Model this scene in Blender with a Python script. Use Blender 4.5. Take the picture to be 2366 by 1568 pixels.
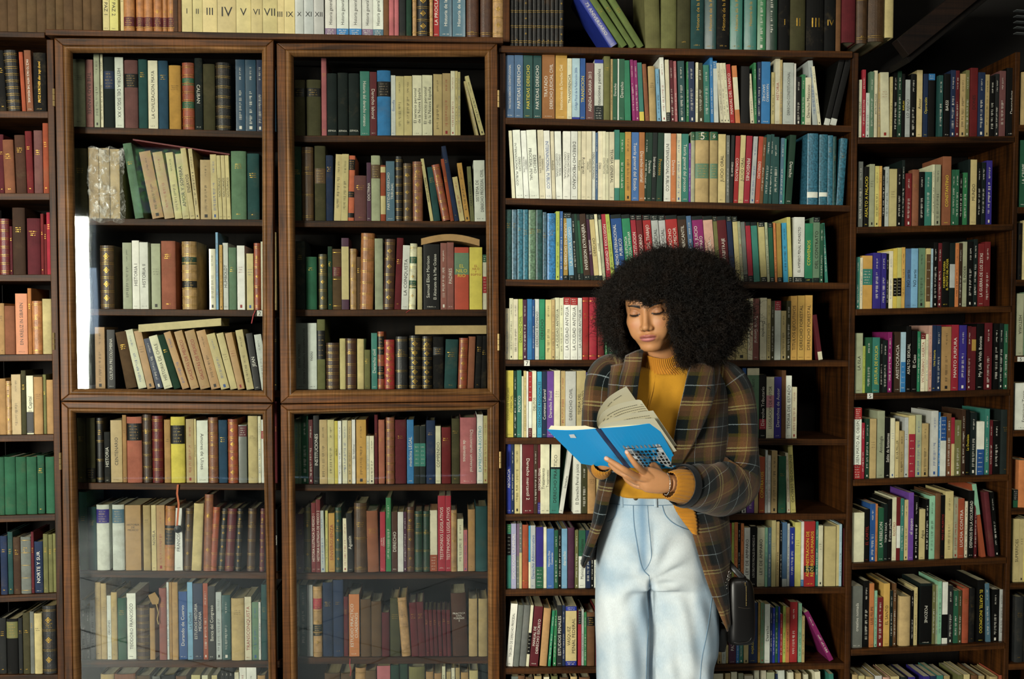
import bpy, math, random
import numpy as np
from mathutils import Vector, Matrix, Euler

for _o in list(bpy.data.objects):
    bpy.data.objects.remove(_o)
SC = bpy.context.scene
COL = SC.collection
PI = math.pi
rnd = random.Random(7)

# ---------------------------------------------------------------- camera
F = 2300.0
CX, CY = 1183.0, 853.0
YAW, PITCH = math.radians(3.8), math.radians(2.2)
CAM = np.array([0.0, -3.2, 1.48])
cam = bpy.data.cameras.new('camera')
cam.sensor_width = 36.0
cam.lens = F * 36.0 / 2366.0
cam.shift_y = (CY - 784.0) / 2366.0
cam.clip_start = 0.05
camo = bpy.data.objects.new('camera', cam)
COL.objects.link(camo)
camo.location = CAM
camo.rotation_euler = Euler((PI / 2 - PITCH, 0, -YAW), 'XYZ')
SC.camera = camo
_f = np.array([math.sin(YAW) * math.cos(PITCH), math.cos(YAW) * math.cos(PITCH), -math.sin(PITCH)])
_r = np.array([math.cos(YAW), -math.sin(YAW), 0.0])
_u = np.cross(_r, _f)


def P(px, py, Y):
    """the point of the vertical plane y = Y seen at photo pixel (px, py)"""
    d = _f + _r * ((px - CX) / F) - _u * ((py - CY) / F)
    t = (Y - CAM[1]) / d[1]
    return CAM + d * t


def W(px, py, Y):
    p = P(px, py, Y)
    return p[0], p[2]


# ---------------------------------------------------------------- light and exposure
SC.view_settings.view_transform = 'Standard'
SC.view_settings.look = 'None'
SC.view_settings.exposure = -0.1
SC.view_settings.gamma = 1.0
SC.view_settings.use_curve_mapping = False
SC.cycles.use_denoising = True
SC.cycles.max_bounces = 6
SC.cycles.diffuse_bounces = 3
SC.cycles.glossy_bounces = 3
SC.cycles.transmission_bounces = 4
SC.cycles.transparent_max_bounces = 12
SC.cycles.caustics_reflective = False
SC.cycles.caustics_refractive = False
SC.cycles.sample_clamp_indirect = 4.0

wd = bpy.data.worlds.new('sky')
SC.world = wd
wd.use_nodes = True
_bg = wd.node_tree.nodes['Background']
_bg.inputs[0].default_value = (0.62, 0.78, 1.0, 1)
_bg.inputs[1].default_value = 7.0


def area(name, loc, target, sx, sy, power, col, spread=180):
    l = bpy.data.lights.new(name, 'AREA')
    l.shape = 'RECTANGLE'
    l.size, l.size_y = sx, sy
    l.energy = power
    l.color = col
    l.spread = math.radians(spread)
    o = bpy.data.objects.new(name, l)
    COL.objects.link(o)
    o.location = loc
    o.rotation_euler = (Vector(target) - Vector(loc)).to_track_quat('-Z', 'Y').to_euler()
    o['label'] = 'daylight entering through the shop window'
    return o


area('window_daylight', (-4.12, -3.2, 1.9), (0.0, -0.3, 1.1), 2.2, 2.2, 88, (1.0, 0.965, 0.85))
area('shop_window_daylight', (-4.14, -5.6, 1.72), (-0.75, 0.0, 1.15), 2.1, 1.6, 160, (1.0, 0.97, 0.84), 70)
area('room_lamp', (1.35, -3.9, 3.5), (0.1, 0.0, 1.0), 1.4, 0.7, 15, (1.0, 0.95, 0.82), 90)  # added unseen frontal fill, lifts the books beside the woman
area('ceiling_lamp', (-1.35, -2.0, 3.35), (-0.1, -0.2, 1.0), 0.9, 0.5, 12, (1.0, 0.92, 0.74))  # added unseen overhead fill, placed so brightness drops towards the far case
# ---------------------------------------------------------------- helpers
def srgb(h):
    if isinstance(h, str):
        h = h.lstrip('#')
        c = [int(h[i:i + 2], 16) / 255 for i in (0, 2, 4)]
    else:
        c = list(h)
    return tuple(x / 12.92 if x <= .04045 else ((x + .055) / 1.055) ** 2.4 for x in c)


def nodes_of(name):
    m = bpy.data.materials.new(name)
    m.use_nodes = True
    nt = m.node_tree
    return m, nt, nt.nodes['Principled BSDF']


def N(nt, t, **kw):
    n = nt.nodes.new(t)
    for k, v in kw.items():
        if k.startswith('i_'):
            k = k[2:]
            n.inputs[int(k) if k.isdigit() else k.replace('_', ' ')].default_value = v
        else:
            setattr(n, k, v)
    return n


def plain(name, col, rough=.6, metal=0.0, spec=.5, coat=0.0):
    m, nt, b = nodes_of(name)
    b.inputs['Base Color'].default_value = (*srgb(col), 1)
    b.inputs['Roughness'].default_value = rough
    b.inputs['Metallic'].default_value = metal
    b.inputs['Specular IOR Level'].default_value = spec
    b.inputs['Coat Weight'].default_value = coat
    return m


def attr_mat(name, rough, scale, amount, bump, bscale, stretch=(1, 1, 1), metal=0, spec=.4, dark=(0.35, .25, .15), wear=.0, coat=0):
    """one colour per face (attribute Col) with grain and wear laid over it in world space"""
    m, nt, b = nodes_of(name)
    L = nt.links.new
    a = N(nt, 'ShaderNodeAttribute', attribute_name='Col')
    g = N(nt, 'ShaderNodeNewGeometry')
    mp = N(nt, 'ShaderNodeMapping')
    mp.inputs['Scale'].default_value = stretch
    L(g.outputs['Position'], mp.inputs['Vector'])
    n1 = N(nt, 'ShaderNodeTexNoise', i_Scale=scale, i_Detail=6.0, i_Roughness=.65)
    L(mp.outputs[0], n1.inputs['Vector'])
    r1 = N(nt, 'ShaderNodeMapRange')
    r1.inputs['From Min'].default_value = .3
    r1.inputs['From Max'].default_value = .7
    r1.inputs['To Min'].default_value = 1 - amount
    r1.inputs['To Max'].default_value = 1 + amount * .6
    L(n1.outputs['Fac'], r1.inputs['Value'])
    v = N(nt, 'ShaderNodeVectorMath', operation='SCALE')
    L(a.outputs['Color'], v.inputs[0])
    L(r1.outputs[0], v.inputs['Scale'])
    src = v.outputs[0]
    if wear:
        n2 = N(nt, 'ShaderNodeTexNoise', i_Scale=scale * .45, i_Detail=8.0, i_Roughness=.75)
        L(g.outputs['Position'], n2.inputs['Vector'])
        r2 = N(nt, 'ShaderNodeMapRange')
        r2.inputs['From Min'].default_value = .54
        r2.inputs['From Max'].default_value = .7
        r2.inputs['To Max'].default_value = wear
        L(n2.outputs['Fac'], r2.inputs['Value'])
        mx = N(nt, 'ShaderNodeMix', data_type='RGBA')
        L(r2.outputs[0], mx.inputs['Factor'])
        L(src, mx.inputs['A'])
        mx.inputs['B'].default_value = (*dark, 1)
        src = mx.outputs['Result']
    L(src, b.inputs['Base Color'])
    b.inputs['Roughness'].default_value = rough
    b.inputs['Metallic'].default_value = metal
    b.inputs['Specular IOR Level'].default_value = spec
    b.inputs['Coat Weight'].default_value = coat
    b.inputs['Coat Roughness'].default_value = .12
    if bump:
        n3 = N(nt, 'ShaderNodeTexNoise', i_Scale=bscale, i_Detail=3.0)
        L(g.outputs['Position'], n3.inputs['Vector'])
        bp = N(nt, 'ShaderNodeBump', i_Strength=bump, i_Distance=.001)
        L(n3.outputs['Fac'], bp.inputs['Height'])
        L(bp.outputs[0], b.inputs['Normal'])
    return m


def wood_mat(name, c1, c2, axis, rough=.5, bump=.35):
    m, nt, b = nodes_of(name)
    L = nt.links.new
    g = N(nt, 'ShaderNodeNewGeometry')
    mp = N(nt, 'ShaderNodeMapping')
    mp.inputs['Scale'].default_value = {'x': (2.2, 30, 45), 'z': (45, 30, 2.2)}[axis]
    L(g.outputs['Position'], mp.inputs['Vector'])
    n1 = N(nt, 'ShaderNodeTexNoise', i_Scale=1.6, i_Detail=8.0, i_Roughness=.6, i_Distortion=.6)
    L(mp.outputs[0], n1.inputs['Vector'])
    n2 = N(nt, 'ShaderNodeTexNoise', i_Scale=3.5, i_Detail=4.0)
    L(g.outputs['Position'], n2.inputs['Vector'])
    # saw marks across the board
    mp2 = N(nt, 'ShaderNodeMapping')
    mp2.inputs['Scale'].default_value = {'x': (260, 6, 6), 'z': (6, 6, 260)}[axis]
    L(g.outputs['Position'], mp2.inputs['Vector'])
    n3 = N(nt, 'ShaderNodeTexNoise', i_Scale=.7, i_Detail=2.0)
    L(mp2.outputs[0], n3.inputs['Vector'])
    cr = N(nt, 'ShaderNodeValToRGB')
    e = cr.color_ramp.elements
    e[0].position, e[0].color = .33, (*srgb(c1), 1)
    e[1].position, e[1].color = .68, (*srgb(c2), 1)
    L(n1.outputs['Fac'], cr.inputs['Fac'])
    r = N(nt, 'ShaderNodeMapRange')
    r.inputs['From Min'].default_value, r.inputs['From Max'].default_value = .3, .7
    r.inputs['To Min'].default_value, r.inputs['To Max'].default_value = .62, 1.2
    L(n2.outputs['Fac'], r.inputs['Value'])
    r3 = N(nt, 'ShaderNodeMapRange')
    r3.inputs['From Min'].default_value, r3.inputs['From Max'].default_value = .35, .65
    r3.inputs['To Min'].default_value, r3.inputs['To Max'].default_value = .8, 1.1
    L(n3.outputs['Fac'], r3.inputs['Value'])
    mu = N(nt, 'ShaderNodeMath', operation='MULTIPLY')
    L(r.outputs[0], mu.inputs[0])
    L(r3.outputs[0], mu.inputs[1])
    v = N(nt, 'ShaderNodeVectorMath', operation='SCALE')
    L(cr.outputs[0], v.inputs[0])
    L(mu.outputs[0], v.inputs['Scale'])
    L(v.outputs[0], b.inputs['Base Color'])
    b.inputs['Roughness'].default_value = rough
    b.inputs['Specular IOR Level'].default_value = .2
    bp = N(nt, 'ShaderNodeBump', i_Strength=bump, i_Distance=.002)
    L(n1.outputs['Fac'], bp.inputs['Height'])
    L(bp.outputs[0], b.inputs['Normal'])
    return m


MAT = {}
MAT['p'] = attr_mat('coated_paper_cover', .45, 26, .17, .05, 300, spec=.28)
MAT['h'] = attr_mat('book_cloth', .8, 22, .26, .35, 900, spec=.25, dark=(.16, .12, .06), wear=.25)
MAT['l'] = attr_mat('old_leather', .42, 45, .42, .4, 260, spec=.45, dark=(.17, .09, .035), wear=.26)
MAT['m'] = attr_mat('marbled_paper', .35, 160, .75, .05, 300, spec=.45)
MAT['s'] = attr_mat('shrink_wrapped_cover', .28, 30, .12, .4, 60, spec=.5, coat=.25)
MAT['pages'] = attr_mat('page_edges', .9, 9, .22, .2, 400, stretch=(14, 1, 1), spec=.15)
MAT['ink'] = attr_mat('printing_ink', .55, 120, .16, 0, 1)
MAT['gilt'] = attr_mat('gold_tooling', .38, 150, .35, 0, 1, metal=.75)
MKEYS = list(MAT)
WOODX = wood_mat('walnut_wood_along', '#1e1005', '#563212', 'x')
WOODZ = wood_mat('walnut_wood_upright', '#1e1005', '#543011', 'z')
DOORX = wood_mat('door_wood_along', '#2c1908', '#6e421b', 'x', rough=.42)
DOORZ = wood_mat('door_wood_upright', '#2c1908', '#6e421b', 'z', rough=.42)
BEADX = wood_mat('bead_wood_along', '#42290f', '#805a34', 'x', rough=.38)
BEADZ = wood_mat('bead_wood_upright', '#42290f', '#805a34', 'z', rough=.38)
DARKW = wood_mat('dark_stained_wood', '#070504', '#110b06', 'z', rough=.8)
BRASS = plain('aged_brass', '#8f7a50', .5, .8)


class Acc:
    """collects faces with a colour and a material each, then links them as ONE mesh"""

    def __init__(s):
        s.v, s.f, s.m, s.c = [], [], [], []

    def add(s, verts, faces, mat, col, M=None):
        n = len(s.v)
        if M is not None:
            a = np.asarray(verts, float)
            verts = (a @ M[:3, :3].T + M[:3, 3]).tolist()
        s.v.extend(verts)
        for f in faces:
            s.f.append(tuple(i + n for i in f))
        s.m.extend([mat] * len(faces))
        s.c.extend([col] * len(faces))

    def box(s, x0, x1, y0, y1, z0, z1, mat, col, M=None):
        v = [(x0, y0, z0), (x1, y0, z0), (x1, y1, z0), (x0, y1, z0), (x0, y0, z1), (x1, y0, z1), (x1, y1, z1), (x0, y1, z1)]
        s.add(v, [(0, 1, 5, 4), (1, 2, 6, 5), (2, 3, 7, 6), (3, 0, 4, 7), (4, 5, 6, 7), (3, 2, 1, 0)], mat, col, M)

    def build(s, name, parent=None, smooth=False):
        me = bpy.data.meshes.new(name)
        me.from_pydata(s.v, [], s.f)
        used = sorted(set(s.m), key=MKEYS.index)
        for k in used:
            me.materials.append(MAT[k])
        ix = {k: i for i, k in enumerate(used)}
        me.polygons.foreach_set('material_index', [ix[k] for k in s.m])
        if smooth:
            me.polygons.foreach_set('use_smooth', [True] * len(s.f))
        ca = me.color_attributes.new('Col', 'FLOAT_COLOR', 'CORNER')
        cnt = np.array([len(f) for f in s.f])
        cc = np.ones((len(s.f), 4), np.float32)
        cc[:, :3] = np.array(s.c, np.float32)
        ca.data.foreach_set('color', np.repeat(cc, cnt, axis=0).ravel())
        me.update()
        o = bpy.data.objects.new(name, me)
        COL.objects.link(o)
        if parent:
            o.parent = parent
        return o


def mesh_obj(name, verts, faces, mats, parent=None, smooth=False, bevel=0, mi=None, uv=None):
    me = bpy.data.meshes.new(name)
    me.from_pydata([tuple(map(float, v)) for v in verts], [], faces)
    for m in (mats if isinstance(mats, (list, tuple)) else [mats]):
        me.materials.append(m)
    if mi is not None:
        me.polygons.foreach_set('material_index', mi)
    if smooth:
        me.polygons.foreach_set('use_smooth', [True] * len(me.polygons))
    if uv is not None:
        ul = me.uv_layers.new(name='UVMap')
        idx = np.empty(len(me.loops), int)
        me.loops.foreach_get('vertex_index', idx)
        ul.data.foreach_set('uv', np.asarray(uv, np.float32)[idx].ravel())
    me.update()
    o = bpy.data.objects.new(name, me)
    COL.objects.link(o)
    if parent:
        o.parent = parent
    if bevel:
        b = o.modifiers.new('bevel', 'BEVEL')
        b.width = bevel
        b.segments = 2
        b.limit_method = 'ANGLE'
    return o


def empty(name, loc=(0, 0, 0)):
    o = bpy.data.objects.new(name, None)
    COL.objects.link(o)
    o.location = loc
    o.empty_display_size = .05
    return o


def tag(o, label=None, cat=None, group=None, kind=None):
    for k, v in (('label', label), ('category', cat), ('group', group), ('kind', kind)):
        if v:
            o[k] = v
    return o


def prism(name, quad, y0, y1, mat, parent=None, bevel=.002, quad_back=None):
    """quad: four (x, z) corners counter-clockwise seen from the camera; y0 front, y1 back"""
    qb = quad_back or quad
    n = len(quad)
    v = [(x, y0, z) for x, z in quad] + [(x, y1, z) for x, z in qb]
    f = [tuple(range(n)), tuple(range(2 * n - 1, n - 1, -1))] + [(i, i + n, (i + 1) % n + n, (i + 1) % n) for i in range(n)]
    return mesh_obj(name, v, f, mat, parent, bevel=bevel)


def rect(x0, x1, z0, z1):
    return [(x0, z0), (x1, z0), (x1, z1), (x0, z1)]


# ---------------------------------------------------------------- letters as flat outlines, cut once each
GLY = {}


def glyph(c):
    if c in GLY:
        return GLY[c]
    cu = bpy.data.curves.new('t', 'FONT')
    cu.resolution_u = 2
    cu.size = 1.0
    ob = bpy.data.objects.new('t', cu)

    def get(body):
        cu.body = body
        me = bpy.data.meshes.new_from_object(ob)
        if not me.vertices:
            bpy.data.meshes.remove(me)
            return None, []
        a = np.empty(len(me.vertices) * 3)
        me.vertices.foreach_get('co', a)
        f = [tuple(p.vertices) for p in me.polygons]
        bpy.data.meshes.remove(me)
        return a.reshape(-1, 3), f
    v, f = get(c)
    w2 = np.ptp(get('HH')[0][:, 0])
    w3 = np.ptp(get('H' + c + 'H')[0][:, 0])
    GLY[c] = (v, f, max(.12, w3 - w2))
    bpy.data.objects.remove(ob)
    bpy.data.curves.remove(cu)
    return GLY[c]


def layout(text):
    """(n x 2 points, faces, width) of one line, cap height 0.7"""
    x, V, Fc = 0.0, [], []
    n = 0
    for c in text:
        v, f, a = glyph(c)
        if v is not None:
            V.append(v[:, :2] + (x, 0))
            Fc += [tuple(i + n for i in q) for q in f]
            n += len(v)
        x += a
    return (np.vstack(V) if V else np.zeros((0, 2))), Fc, x
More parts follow.
